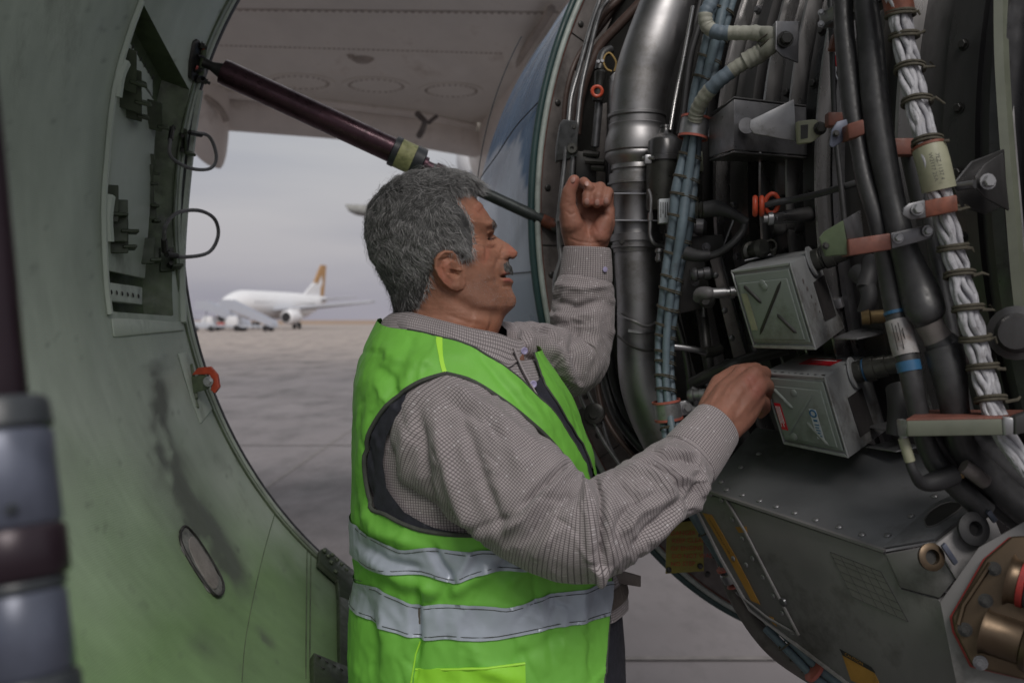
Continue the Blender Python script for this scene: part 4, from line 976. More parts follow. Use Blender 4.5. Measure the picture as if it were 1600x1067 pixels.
def band_clamp(lab, x, y, d, a, b2, hh, axv_, lug=1):
    b = thing('band_clamp', lab, 'clamp', P(x, y, d))
    c = P(x, y, d); ax_ = Vector(axv_).normalized(); X = Vector((0, -1, 0)).cross(ax_).normalized(); Y = ax_.cross(X)
    def ringband(r0, h0, h1, m, nm):
        G_ = [[c + X * ((a + r0) * math.cos(t)) + Y * ((b2 + r0) * math.sin(t)) + ax_ * h_ for t in np.linspace(0, 2 * PI, 33)] for h_ in (h0, h1)]
        G2 = [[c + X * ((a + r0 - .002) * math.cos(t)) + Y * ((b2 + r0 - .002) * math.sin(t)) + ax_ * h_ for t in np.linspace(0, 2 * PI, 33)] for h_ in (h1, h0)]
        mk(nm, sheet(G_ + G2 + G_[:1]), MAT[m], b, smooth=40)
    ringband(0, -hh, hh, 'light_metal', 'band')
    ringband(.0015, -hh - .0035, -hh + .0005, 'red_cushion', 'cushion'); ringband(.0015, hh - .0005, hh + .0035, 'red_cushion', 'cushion')
    e = c + X * (a * lug)
    mk('lug', cuboid(e + X * (.008 * lug), X * .010, Y * .006, ax_ * hh * .9), MAT['light_metal'], b, bevel=.002)
    bolt(b, e + X * (.010 * lug) - Y * .0 + Vector((0, -.008, 0)), (0, -1, 0), .007, MAT['light_metal'])
    bolt(b, e + X * (.022 * lug) + Vector((0, -.004, 0)) + ax_ * .006, (.5 * lug, -1, .2), .006, MAT['light_metal'])
    mk('saddle', tube([e + X * .012 * lug, e + X * .03 * lug + ax_ * .012, e + X * .034 * lug - ax_ * .018, e + X * .022 * lug - ax_ * .03], .005, 8, sp=3), MAT['bracket_metal'], b)
band_clamp('steel band clamp with red cushion round the upper blue harness', 1085, 200, 1.65, .0235, .026, .0145, P(1078, 245, 1.65) - P(1092, 160, 1.65), lug=1)
band_clamp('steel band clamp with red cushion round the harness above the cuff', 1043, 641, 1.665, .0225, .026, .0135, P(1052, 690, 1.66) - P(1038, 600, 1.66), lug=1)
# ---------------- wrapped beige / blue cables
def wrapped(lab, rows, cols, r):
    b = thing('wrapped_cable', lab, 'cable', P(*rows[-1]))
    S = cr_spline(rows, 8); m_ = len(S)
    n_ = len(cols)
    for i, (f0, f1, m, sc_) in enumerate(cols):
        a0 = int(f0 * (m_ - 1)); a1 = int(f1 * (m_ - 1)) + 1
        seg_ = S[a0:a1 + 1]
        if len(seg_) < 2: continue
        rr = [r * sc_ * q_[2] / F * (1 + .05 * math.sin(j * 1.9)) for j, q_ in enumerate(seg_)]
        mk('wrap', tube([P(*q_) for q_ in seg_], rr, 16), MAT[m], b)
    return b
wrapped('beige and blue wrapped cable hooking round at the top of the harness', [(1116, -40, 1.58), (1112, 0, 1.58), (1102, 22, 1.58), (1106, 42, 1.58), (1122, 51, 1.57), (1150, 52, 1.56), (1180, 52, 1.55), (1203, 58, 1.54)],
        [(0, .30, 'blue_wrap', 1.0), (.30, .52, 'beige_wrap', 1.02), (.52, .66, 'blue_wrap', 1.05), (.66, .84, 'beige_wrap', 1.02), (.84, .97, 'beige_wrap', 1.12)], 11)
wrapped('beige and blue wrapped cable dropping from the cable joint to the clamp', [(1204, 66, 1.54), (1190, 82, 1.55), (1168, 95, 1.56), (1145, 110, 1.57), (1122, 128, 1.58), (1102, 150, 1.60), (1090, 172, 1.62), (1086, 188, 1.63)],
        [(0, .12, 'beige_wrap', .9), (.12, .3, 'beige_wrap', 1.25), (.3, .46, 'beige_wrap', 1.0), (.46, .66, 'blue_wrap', 1.0), (.66, 1, 'beige_wrap', 1.02)], 11.5)
jn = thing('cable_joint', 'knotted joint where the two wrapped cables meet beside a bracket', 'joint', P(1205, 62, 1.53))
mk('knot', tube([P(1192, 50, 1.54), P(1203, 54, 1.53), P(1209, 63, 1.53), P(1204, 74, 1.53), P(1194, 82, 1.54)], [.009, .012, .013, .012, .010], 14, sp=4), MAT['beige_wrap'], jn)
for t_ in (.2, .5, .8):
    mk('lacing', oval(P(1194 + 14 * t_, 52 + 24 * t_, 1.535), (1, 0, -1.5), .0145, .014, .0012), MAT['lacing'], jn)
# ---------------- bracket work, top middle
bb = thing('bracket_box', 'folded dark steel bracket box behind the harness clamp', 'bracket', P(1150, 240, 1.55))
A = [P(1147, 155, 1.50), P(1200, 160, 1.52), P(1213, 243, 1.52), P(1146, 235, 1.50)]
mk('front_plate', prism([P(1147, 155, 1.50), P(1260, 168, 1.56), P(1262, 243, 1.56), P(1146, 234, 1.50)], (0, .004, 0)), MAT['bracket_metal'], bb, bevel=.0015)
mk('side_plate', prism([P(1147, 155, 1.502), P(1108, 186, 1.62), P(1108, 246, 1.62), P(1146, 234, 1.502)], (.003, .002, 0)), MAT['bracket_metal'], bb, bevel=.001)
mk('bottom_plate', prism([P(1146, 236, 1.502), P(1262, 245, 1.56), P(1230, 252, 1.66), P(1108, 249, 1.62)], (0, 0, -.003)), MAT['case_metal'], bb, bevel=.001)
mk('top_plate', prism([P(1147, 154, 1.502), P(1260, 167, 1.56), P(1225, 172, 1.66), P(1110, 180, 1.62)], (0, 0, .003)), MAT['case_metal'], bb, bevel=.001)
bolt(bb, P(1166, 196, 1.495), (0, -1, 0), .0075, MAT['case_metal'])
gp = thing('gusset_plate', 'light grey tapered strut plate bolted across the bracket box', 'plate', P(1210, 190, 1.47))
mk('plate', prism([P(1172, 188, 1.478), P(1241, 155, 1.47), P(1244, 221, 1.47), P(1178, 209, 1.478), P(1171, 200, 1.478)], (0, .004, 0)), MAT['light_metal'], gp, bevel=.001)
mk('tab', lathe(P(1166, 197, 1.482), (0, -1, 0), [(0, .012), (.003, .012)], 18), MAT['bracket_metal'], gp)
hg = thing('clevis_clamp', 'small pale metal clevis clamp with a dark bolt at the end of the strut plate', 'clamp', P(1265, 205, 1.45))
mk('body', prism([P(1245, 189, 1.455), P(1276, 186, 1.445), P(1291, 200, 1.445), P(1288, 208, 1.445), P(1270, 222, 1.445), P(1247, 225, 1.455)], (0, .012, 0)), MAT['sticker_cream'], hg, bevel=.003)
mk('slot', prism([P(1251, 196, 1.452), P(1262, 195, 1.45), P(1262, 216, 1.45), P(1251, 218, 1.452)], (0, -.001, 0)), MAT['case_dark'], hg, smooth=0)
bolt(hg, P(1281, 201, 1.443), (0, -1, 0), .0078, MAT['case_dark'])
bk = thing('bolted_bracket', 'dark rounded bracket plate with one large bolt right of the cable joint', 'bracket', P(1230, 80, 1.5))
mk('plate', prism([P(1212, 33, 1.50), P(1249, 33, 1.51), P(1248, 99, 1.51), P(1222, 88, 1.50), P(1212, 78, 1.50)], (0, .005, 0)), MAT['bracket_metal'], bk, bevel=.002)
mk('flange', prism([P(1212, 33, 1.50), P(1212, 78, 1.50), P(1205, 70, 1.55), P(1205, 42, 1.55)], (.003, 0, 0)), MAT['light_metal'], bk, bevel=.001)
bolt(bk, P(1227, 62, 1.497), (0, -1, 0), .010, MAT['case_dark'])
tb = thing('top_bracket', 'grey channel bracket crossing the black cables at the top edge', 'bracket', P(1300, 30, 1.3))
mk('channel', prism([P(1281, 20, 1.33), P(1370, -28, 1.22), P(1400, -28, 1.22), P(1400, -12, 1.22), P(1284, 38, 1.33)], (0, .006, 0)), MAT['light_metal'], tb, bevel=.002)
mk('channel_base', prism([P(1284, 40, 1.33), P(1400, -10, 1.22), P(1400, 4, 1.32), P(1300, 42, 1.42)], (0, 0, -.003)), MAT['case_metal'], tb, bevel=.001)
for y in (20, 38): bolt(tb, P(1283, y, 1.325), (-.3, -1, 0), .0035, MAT['light_metal'])
# small clutter in the dark slot right of the ribs
run('red_wire', 'short looped red wire in the dark slot between the rib and black cable', 'wire', [(1312, 78, 1.42), (1306, 90, 1.42), (1307, 103, 1.42), (1318, 106, 1.42)], 1.8, 'sticker_red')
run('white_wire', 'short looped white wire under the red wire in the dark slot', 'wire', [(1306, 105, 1.42), (1305, 116, 1.42), (1311, 126, 1.42), (1322, 127, 1.42)], 1.6, 'sticker_white')
run('thin_black_cable', 'thin black cable running down the slot beside the tall rib', 'cable', [(1296, -20, 1.43), (1300, 80, 1.42), (1305, 200, 1.42), (1315, 300, 1.41), (1325, 400, 1.40)], 4.5, 'cable_black')
c_ = thing('cushion_clamp', 'small brick red cushioned clamp on the thin cable high up', 'clamp', P(1306, 62, 1.40))
mk('body', cuboid(P(1307, 66, 1.40), (.008, 0, 0), (0, .008, 0), (.003, 0, .012)), MAT['brick_red'], c_, bevel=.002)
c_ = thing('cushion_clamp', 'brick red cushioned clamp beside the pale clevis', 'clamp', P(1302, 190, 1.40))
mk('body', cuboid(P(1303, 188, 1.40), (.011, 0, 0), (0, .009, 0), (0, 0, .010)), MAT['brick_red'], c_, bevel=.003)
c_ = thing('cushion_clamp', 'brick red cushioned clamp between the black cables and the white bundle', 'clamp', P(1410, 230, 1.28))
mk('body', cuboid(P(1409, 231, 1.28), (.016, 0, 0), (0, .01, 0), (0, 0, .011)), MAT['brick_red'], c_, bevel=.003)
# red clamp with black cable going right
rc = thing('red_cable_clamp', 'bright red rubber clamp holding the black cable above the grey boxes', 'clamp', P(1190, 322, 1.5))
c0 = P(1186, 322, 1.52)
for dx, r_ in ((-.006, .0125), (.004, .0125)):
    mk('cushion', tube([c0 + Vector((dx, 0, 0)) + Vector((.003 * math.cos(a), math.cos(a) * r_, math.sin(a) * r_)) for a in np.linspace(0, 2 * PI, 25)], .0042, 10), MAT['red_orange'], rc)
mk('cushion', tube([P(1206, 318, 1.515) + Vector((.010 * math.cos(a), -.004 * math.sin(a), math.sin(a) * .014)) for a in np.linspace(0, 2 * PI, 25)], .0036, 10), MAT['red_orange'], rc)
mk('mount_stud', lathe(P(1193, 342, 1.52), (1, -.1, .05), [(0, .006), (.006, .006), (.007, .010), (.014, .010), (.015, .006), (.02, .006)], 12), MAT['light_metal'], rc)
mk('mount_arm', tube([P(1206, 341, 1.52), P(1240, 338, 1.53), P(1265, 335, 1.55)], [.009, .011, .012], 14), MAT['case_metal'], rc)
run('black_cable', 'black cable running from the red clamp up to the right', 'cable', [(1186, 323, 1.52), (1210, 317, 1.51), (1240, 312, 1.50), (1280, 303, 1.46), (1315, 293, 1.42), (1350, 283, 1.40)], 5.5, 'cable_black', n=12)
cbx = thing('harness_connector', 'black moulded connector with a ribbed ring right of the blue harness', 'connector', P(1110, 330, 1.62))
mk('ring', lathe(P(1086, 328, 1.63), (1, -.15, 0), [(0, .011), (.004, .014), (.006, .011), (.010, .014), (.012, .012), (.016, .014), (.020, .012)], 20), MAT['connector_dark'], cbx)
mk('boot', tube([P(1100, 328, 1.625), P(1118, 326, 1.62), P(1136, 330, 1.61), P(1155, 340, 1.61), P(1166, 348, 1.61)], [.013, .014, .010, .008, .008], 16, sp=4), MAT['rubber'], cbx)
mk('cable', tube([P(1164, 346, 1.61), P(1160, 362, 1.61), P(1145, 380, 1.61), P(1122, 396, 1.62), P(1098, 401, 1.63), (P(1078, 398, 1.64))], [.0065] * 6, 12, sp=5), MAT['cable_black'], cbx)
mk('boot', tube([P(1110, 399, 1.625), P(1090, 400, 1.63), P(1072, 396, 1.64)], [.008, .010, .012], 14, sp=3), MAT['rubber'], cbx)
# stub connector on the upper box (left side)
# ---------------- grey electronic boxes
def ebox(kind, lab, C4, back, dep, extra):
    A = [P(*c) for c in C4]                     # TL TR BR BL on the front
    b = thing('control_box', lab, 'control box', A[3])
    v = back
    fn = (A[1] - A[0]).cross(A[3] - A[0]).normalized()
    if fn.y > 0: fn = -fn
    x = (A[1] - A[0]); y = (A[3] - A[0])
    q_ = lambda u, w, off=0: (A[0] * (1 - u) * (1 - w) + A[1] * u * (1 - w) + A[2] * u * w + A[3] * (1 - u) * w) + fn * off
    shell = prism([a for a in A], v)
    mk('case', shell, MAT['box_alu'], b, bevel=.003)
    # proud rim, cover inside it
    rim = []
    for i in range(4):
        a, c = A[i], A[(i + 1) % 4]
        a2 = [q_(.035, .04), q_(.965, .04), q_(.965, .95), q_(.035, .95)]
        mk('rim_strip', prism([a + fn * .0005, c + fn * .0005, a2[(i + 1) % 4] + fn * .0005, a2[i] + fn * .0005], fn * .0035), MAT['box_alu'], b, bevel=.0012, seg=1)
    cov = mk('cover', prism([q_(.05, .07, .001), q_(.95, .07, .001), q_(.95, .92, .001), q_(.05, .92, .001)], fn * .004), MAT['grey_green_box'], b, bevel=.003, seg=3)
    mk('raised_field', prism([q_(.10, .17, .005), q_(.90, .17, .005), q_(.90, .88, .005), q_(.10, .88, .005)], fn * .003), MAT['grey_green_box'], cov, bevel=.003, seg=3)
    sg = 'case_dark' if kind == 'upper' else 'grey_green_box'
    for (u0, w0, u1, w1), mm in zip(((.19, .20, .40, .43), (.81, .19, .21, .82), (.59, .57, .81, .80)) if kind == 'upper' else ((.16, .20, .39, .45), (.78, .20, .16, .84), (.54, .60, .78, .87)), (sg, sg, sg)):
        mk('stiffening_bead', tube([q_(u0, w0, .0075), q_(u0 * .9 + u1 * .1, w0 * .9 + w1 * .1, .009), q_(u0 * .1 + u1 * .9, w0 * .1 + w1 * .9, .009), q_(u1, w1, .0075)], [.0006, .0026, .0026, .0006], 8, flat=.6, up=x), MAT['case_dark' if (kind == 'upper') else 'grey_green_box'], cov)
    for (u, w) in ((.52, .24), (.5, .2)) if kind == 'upper' else ((.47, .24), (.26, .84)):
        mk('rivet', lathe(q_(u, w, .008), fn, [(0, .006), (.001, .0055), (.002, .003)], 14), MAT['grey_green_box'], cov)
    def sticker(nm, u0, w0, u1, w1, m, off=.0083):
        return mk(nm, prism([q_(u0, w0, off), q_(u1, w0, off), q_(u1, w1, off), q_(u0, w1, off)], fn * .0006), MAT[m], cov, smooth=0)
    # right side face
    S0, S1, S2 = A[1], A[1] + v, A[2]
    sn = (S1 - S0).cross(S2 - S0).normalized()
    if sn.x < 0: sn = -sn
    s_q = lambda u, w, off=0: S0 + (S1 - S0) * u + (S2 - S0) * w + sn * off
    # top face
    tn = (A[1] - A[0]).cross(v).normalized()
    if tn.z < 0: tn = -tn
    t_q = lambda u, w, off=0: A[0] + (A[1] - A[0]) * u + v * w + tn * off
    extra(b, cov, q_, s_q, t_q, fn, sn, tn, sticker, x, y, v)
    return b
def conn(b, p, ax_, s_, blue=False):
    ax_ = Vector(ax_).normalized()
    mk('socket_flange', lathe(p, ax_, [(0, .024 * s_), (.003, .024 * s_), (.004, .019 * s_)], 24), MAT['box_alu'], b)
    c = mk('connector', lathe(p + ax_ * .004, ax_, [(0, .0165 * s_), (.010, .0165 * s_), (.011, .0155 * s_), (.016, .0155 * s_), (.017, .0185 * s_), (.030, .0185 * s_), (.031, .016 * s_), (.047, .016 * s_), (.048, .0145 * s_), (.066, .0145 * s_), (.067, .013 * s_)], 28), MAT['connector_dark'], b)
    mk('ring', lathe(p + ax_ * .017, ax_, [(0, .0165 * s_), (.002, .0178 * s_), (.0035, .0165 * s_)], 24, cap=False), MAT['sticker_blue' if blue else 'case_dark'], c)
def ex_upper(b, cov, q_, s_q, t_q, fn, sn, tn, sticker, x, y, v):
    sticker('label', .11, .30, .21, .76, 'sticker_cream')
    mk('name_plate', prism([s_q(.42, .32, .0005), s_q(.80, .30, .0005), s_q(.80, .80, .0005), s_q(.42, .78, .0005)], sn * .0006), MAT['sticker_dark'], b, smooth=0)
    conn(b, s_q(.56, .10, .0), sn + Vector((.1, 0, .12)), 1.0)
    for k_ in range(6): mk('grime', lathe(s_q(.15 + .05 * k_, .25 + .1 * k_, .0006), sn, [(0, .004 - .0004 * k_), (.0003, .003 - .0004 * k_)], 9), MAT['flange_metal'], b, smooth=0)
    # stub fitting at the left edge
    a = P(1098, 459, 1.60)
    mk('stub_boot', tube([P(1090, 468, 1.62), P(1094, 459, 1.61), P(1106, 458, 1.60), P(1112, 458, 1.60)], [.008, .0105, .0105, .009], 16, sp=4), MAT['cable_grey'], b)
    mk('stub', lathe(P(1110, 458, 1.60), (1, -.03, .03), [(0, .0085), (.024, .0085), (.0245, .0072), (.030, .0072), (.031, .0098), (.038, .0098), (.039, .006), (.05, .006)], 20), MAT['steel_bright'], b)
    # foot bracket
    mk('foot_bracket', prism([P(1300, 528, 1.52), P(1345, 510, 1.56), P(1392, 517, 1.50), P(1340, 528, 1.48)], (0, 0, -.003)), MAT['light_metal'], b, bevel=.001)
    mk('clip', prism([s_q(.86, .62, 0), s_q(1.0, .62, 0), s_q(1.0, .74, 0), s_q(.86, .74, 0)], sn * .012), MAT['light_metal'], b, bevel=.002)
def ex_lower(b, cov, q_, s_q, t_q, fn, sn, tn, sticker, x, y, v):
    s1 = sticker('red_label', .10, .40, .20, .76, 'sticker_red')
    for k_ in range(4):
        u = .115 + k_ * .02
        sticker('print', u, .44, u + .006, .72 - .05 * (k_ % 2), 'print_white', .0090)
    s2 = sticker('white_label', .64, .42, .745, .80, 'sticker_white')
    c = q_(.69, .475, .0092)
    mk('round_logo', tube([c + x.normalized() * (.0050 * math.cos(a)) + y.normalized() * (.0050 * math.sin(a)) for a in np.linspace(0, 2 * PI, 19)], .0013, 6), MAT['sticker_blue'], cov)
    sticker('print', .668, .55, .722, .575, 'sticker_blue', .0090)
    for k_ in range(5): sticker('print', .665, .61 + k_ * .035, .73 - .012 * (k_ % 2), .622 + k_ * .035, 'sticker_blue', .0090)
    mk('red_label', prism([t_q(.30, .42, .0004), t_q(.80, .42, .0004), t_q(.80, .72, .0004), t_q(.30, .72, .0004)], tn * .0006), MAT['sticker_red'], b, smooth=0)
    text('print', 'CAUTION', t_q(.42, .50, .0011), x, v, .0035, MAT['print_white'], b)
    mk('print', prism([t_q(.36, .62, .0011), t_q(.76, .62, .0011), t_q(.76, .66, .0011), t_q(.36, .66, .0011)], tn * .0002), MAT['print_white'], b, smooth=0)
    mk('name_plate', prism([s_q(.30, .36, .0005), s_q(.68, .34, .0005), s_q(.70, .86, .0005), s_q(.32, .86, .0005)], sn * .0006), MAT['sticker_dark'], b, smooth=0)
    conn(b, s_q(.58, .12, 0), sn + Vector((.15, 0, .05)), 1.0, True)
    for dz_ in (0, .03):
        mk('foot_bracket', prism([P(1352, 666, 1.50) - Vector((0, 0, dz_)), P(1400, 655, 1.50) - Vector((0, 0, dz_)), P(1440, 664, 1.44) - Vector((0, 0, dz_)), P(1400, 672, 1.44) - Vector((0, 0, dz_))], (0, 0, -.0025)), MAT['light_metal'], b, bevel=.001)
    for k_ in range(9): mk('chip', lathe(t_q(.08 + k_ * .11 + .02 * math.sin(k_ * 7), .012, .0004), tn, [(0, .0016 + .0008 * (k_ % 3)), (.0003, .001)], 7), MAT['case_dark'], b, smooth=0)
f_ = 1.52; n__ = 1.43
TR = P(1237, 409, n__)
ebox('upper', 'grey green control box with crossed dark beads, the upper of the two', [(1143, 422, f_), (1237, 409, n__), (1278, 546, n__), (1179, 543, f_)], P(1284, 387, 1.56) - TR, 0, ex_upper)
TR2 = P(1291, 587, n__ - .02)
ebox('lower', 'grey control box with red and white stickers, the lower of the two', [(1191, 580, f_ - .02), (1291, 587, n__ - .02), (1329, 715, n__ - .02), (1226, 693, f_ - .02)], P(1352, 556, 1.55) - TR2, 0, ex_lower)
# stub saddle above upper box
sd_ = thing('pipe_saddle', 'dark cast pipe saddle sitting above the upper grey box', 'saddle', P(1195, 395, 1.6))
mk('body', prism([P(1172, 388, 1.60), P(1180, 380, 1.60), P(1205, 375, 1.60), P(1215, 385, 1.60), P(1215, 402, 1.60), P(1176, 402, 1.60)], (0, .04, 0)), MAT['connector_dark'], sd_, bevel=.005, seg=3)
mk('tube_end', lathe(P(1200, 385, 1.60), (.2, -1, .1), [(-.02, .010), (.012, .010), (.012, .007), (.002, .007)], 16), MAT['connector_dark'], sd_)
mk('foot', prism([P(1163, 406, 1.58), P(1205, 396, 1.58), P(1215, 400, 1.62), P(1170, 410, 1.62)], (0, 0, -.003)), MAT['light_metal'], sd_, bevel=.001)
# ---------------- fat black cables at right
def fat(lab, rows, extras, name='power_cable', cat='cable', m='cable_black'):
    b = thing(name, lab, cat, P(*rows[-1][:3]))
    A = [P(x, y, d) for x, y, d, r in rows]; rr = [r * d / F for x, y, d, r in rows]
    mk('sheath', tube(A, rr, 20, sp=5), MAT[m], b)
    S = cr_spline(rows, 12)
    for nm, y0, y1, k_, mm in extras:
        seg_ = [q_ for q_ in S if y0 <= q_[1] <= y1]
        mk(nm, tube([P(*q_[:3]) for q_ in seg_], [q_[3] * k_ * q_[2] / F for q_ in seg_], 22), MAT[mm], b)
    return b, S
dC = 1.22
cA, SA = fat('fat black cable with a printed sleeve, the left of the pair', [(1330, -330, 1.36, 15), (1316, -100, 1.29, 15), (1318, 30, 1.27, 15), (1324, 100, 1.26, 16), (1332, 170, 1.25, 16), (1341, 225, 1.24, 13), (1352, 285, 1.23, 14), (1370, 345, 1.22, 14), (1382, 400, 1.22, 15), (1396, 470, 1.22, 17), (1410, 530, 1.21, 18), (1424, 590, 1.2, 17), (1436, 650, 1.2, 16), (1450, 700, 1.2, 16), (1475, 740, 1.2, 17), (1540, 800, 1.2, 18)],
    [('blue_band', 484, 494, 1.08, 'sticker_blue'), ('label_sleeve', 497, 558, 1.12, 'sticker_grey'), ('blue_band', 564, 580, 1.08, 'sticker_blue')])
for k_ in range(4):
    mk('print', tube([P(1393 + k_ * 5 + (y - 505) * .24, y, 1.1915 + .0022 * abs(k_ - 1.5)) for y in ((505, 525, 548), (508, 520, 532), (504, 530, 545), (512, 530, 552))[k_]], .0005, 4), MAT['print_black'], cA)
cB, SB = fat('fat black cable with a metal splice, the right of the pair', [(1362, -330, 1.34, 18), (1350, -120, 1.27, 18), (1352, -10, 1.24, 18), (1360, 60, 1.24, 20), (1367, 150, 1.23, 21), (1378, 230, 1.22, 21), (1392, 300, 1.21, 19), (1406, 365, 1.2, 20), (1420, 410, 1.2, 23), (1436, 455, 1.2, 30), (1446, 488, 1.19, 30), (1450, 502, 1.19, 22), (1460, 520, 1.19, 20), (1467, 532, 1.19, 22), (1474, 545, 1.19, 29), (1484, 590, 1.18, 26), (1492, 640, 1.18, 22), (1505, 700, 1.19, 22), (1560, 760, 1.2, 24), (1640, 830, 1.2, 24)],
    [('metal_splice', 503, 530, 1.05, 'flange_metal')])
run('black_cable', 'medium black cable between the fat cables and the white bundle', 'cable', [(1445, 270, 1.3), (1452, 340, 1.29), (1466, 420, 1.28), (1483, 500, 1.27), (1500, 600, 1.26), (1520, 680, 1.25)], 11, 'cable_black', n=14)
run('black_cable', 'black cable stub hanging under the red clamp at the white bundle', 'cable', [(1420, 235, 1.3), (1432, 290, 1.3), (1440, 330, 1.3)], 14, 'rubber', n=14)
# branch connectors off the boxes
br = thing('branch_connector', 'small branch connector joining the printed cable to the upper box', 'connector', P(1365, 480, 1.3))
mk('boot', tube([P(1338, 425, 1.40), P(1352, 440, 1.38), P(1358, 465, 1.36), P(1350, 490, 1.36)], [.013, .012, .011, .010], 16, sp=4), MAT['rubber'], br)
mk('plug', lathe(P(1346, 497, 1.34), (1, -.3, .1), [(0, .009), (.01, .011), (.012, .009), (.03, .009), (.031, .011), (.05, .011)], 18), MAT['brass'], br)
mk('elbow', tube([P(1362, 408, 1.40), P(1358, 428, 1.38), P(1352, 452, 1.37)], .0125, 16, sp=4), MAT['rubber'], br)
b2_ = thing('branch_connector', 'drooping dark boot behind the connector of the lower box', 'connector', P(1400, 640, 1.4))
mk('boot', tube([P(1402, 605, 1.38), P(1406, 625, 1.37), P(1404, 650, 1.37), P(1398, 680, 1.37)], [.016, .017, .015, .012], 16, sp=4), MAT['rubber'], b2_)
# ---------------- white twisted bundle
wb = thing('white_wire_bundle', 'thick bundle of dirty white wires bound with brown ties at the right', 'wire bundle', P(1560, 640, 1.15))
WB = cr_spline([(1420, -330, 1.30), (1396, -160, 1.22), (1394, -60, 1.19), (1406, 20, 1.19), (1416, 80, 1.19), (1428, 140, 1.18), (1442, 200, 1.17), (1458, 255, 1.16), (1468, 300, 1.16), (1478, 345, 1.16), (1494, 410, 1.16), (1514, 490, 1.15), (1534, 570, 1.15), (1552, 640, 1.14), (1575, 690, 1.13), (1612, 740, 1.12), (1660, 790, 1.1)], 14)
ties = [24, 60, 108, 160, 224, 330, 388, 432, 484, 528, 574, 628]
tt_ = np.cumsum(np.r_[0, np.hypot(np.diff(WB[:, 0]), np.diff(WB[:, 1]))])
for k_ in range(14):
    A = []
    for (x, y, d), L_ in zip(WB, tt_):
        nt_ = min(abs(y - t_) for t_ in ties); sq = .80 + .20 * min(1, nt_ / 22)
        a = 2 * PI * k_ / 13 + L_ * .0028 + .34 * math.sin(L_ * .035 + k_ * 1.7) + .2 * math.sin(L_ * .11 + k_)
        R_ = (16.5 if k_ < 13 else 3) * sq * (1 + .05 * math.sin(L_ * .05 + k_ * 2))
        A.append(P(x + R_ * math.cos(a), y + R_ * .2 * math.cos(a), d + R_ * math.sin(a) * d / F))
    mk('wire', tube(A, (4.9 if k_ < 13 else 12) * 1.15 / F, 9), MAT['white_wire'], wb)
for i, y in enumerate(ties):
    j = int(np.argmin(abs(WB[:, 1] - y))); x, yy, d = WB[j]; c = P(x, yy, d); a_ = P(*WB[j + 2]) - P(*WB[j - 2])
    t_o = mk('tie', add(oval(c, a_, .0165, .0165, .0022, tw=.002), oval(c + Vector((0, 0, .004)), a_, .0163, .0163, .002, tw=.002),
        tube([c + Vector((.010, -.014, 0)), c + Vector((.014 + .004 * (i % 3), -.018, .003 * (i % 2))), c + Vector((.017 + .009 * ((i * 7) % 4 == 1), -.016, -.004 + .005 * (i % 3)))], [.002, .002, .0012], 6)), MAT['lacing'], wb)
mk('label_sleeve', tube([P(x, y, d) for x, y, d in WB if 232 <= y <= 298], [.0190] * len([1 for q_ in WB if 232 <= q_[1] <= 298]), 24), MAT['sticker_cream'], wb)
mk('sleeve_end', tube([P(x, y, d) for x, y, d in WB if 226 <= y <= 236], [.0196] * len([1 for q_ in WB if 226 <= q_[1] <= 236]), 24), MAT['worn_orange'], wb)
mk('sleeve_top', tube([P(x, y, d) for x, y, d in WB if -30 <= y <= 22], [.0172] * len([1 for q_ in WB if -30 <= q_[1] <= 22]), 24), MAT['worn_orange'], wb)
for (ox, s_) in ((-9, 'W2117 25A'), (2, '7EZ 1137 4')):
    a = P(1459 + ox, 240, 1.1375); c = P(1472 + ox, 296, 1.1375)
    text('print', s_, a, c - a, P(1480, 236, 1.13) - P(1459, 240, 1.13), .0048, MAT['print_black'], wb)
# clamps of the right group
def strap_clamp(lab, x0, y0, x1, y1, d, h, m, tabs):
    b = thing('strap_clamp', lab, 'clamp', P(x0, y0, d))
    mk('cushion', prism([P(x0, y0, d), P(x1, y1, d - .01), P(x1 + 2, y1 + h, d - .01), P(x0 + 2, y0 + h, d)], (0, .03, 0)), MAT[m], b, bevel=.002)
    for t_ in tabs:
        mk(t_[0], prism([P(x, y, d + t_[3]) for x, y in t_[1]], (0, .004, 0)), MAT[t_[2]], b, bevel=.0015)
    return b
s1 = strap_clamp('brick red strap clamp with a pale drilled tab on the left black cable', 1324, 194, 1350, 186, 1.205, 24, 'brick_red', [('tab', [(1300, 203), (1308, 190), (1324, 186), (1328, 214), (1302, 231), (1296, 228)], 'band_blue_grey', .02)])
bolt(s1, P(1306, 209, 1.222), (0, -1, 0), .0035, MAT['case_dark'])
s2 = strap_clamp('brick red band with a grey arm holding both black cables', 1325, 374, 1392, 364, 1.175, 26, 'brick_red', [('arm', [(1392, 364), (1452, 351), (1460, 360), (1458, 372), (1394, 389)], 'bracket_metal', -.012)])
mk('gusset', prism([P(1280, 372, 1.20), (P(1288, 362, 1.20)), P(1318, 344, 1.18), P(1327, 398, 1.18), P(1290, 401, 1.20)], (0, .004, 0)), MAT['green_metal'], s2, bevel=.0015)
mk('gusset', prism([P(1318, 344, 1.18), P(1345, 328, 1.22), P(1350, 372, 1.22), P(1324, 374, 1.18)], (0, .004, 0)), MAT['bracket_metal'], s2, bevel=.0015)
for x, y in ((1403, 372), (1449, 361)): bolt(s2, P(x, y, 1.160), (0, -1, 0), .0052, MAT['light_metal'])
bolt(s2, P(1290, 384, 1.197), (0, -1, 0), .0036, MAT['case_dark'])
s3 = strap_clamp('brick red strap clamp gripping the white wire bundle', 1444, 314, 1496, 304, 1.130, 26, 'worn_orange', [('tab', [(1412, 325), (1420, 318), (1446, 312), (1448, 340), (1424, 344), (1410, 336)], 'bracket_metal', .0)])
bolt(s3, P(1433, 327, 1.128), (0, -1, 0), .006, MAT['light_metal'])
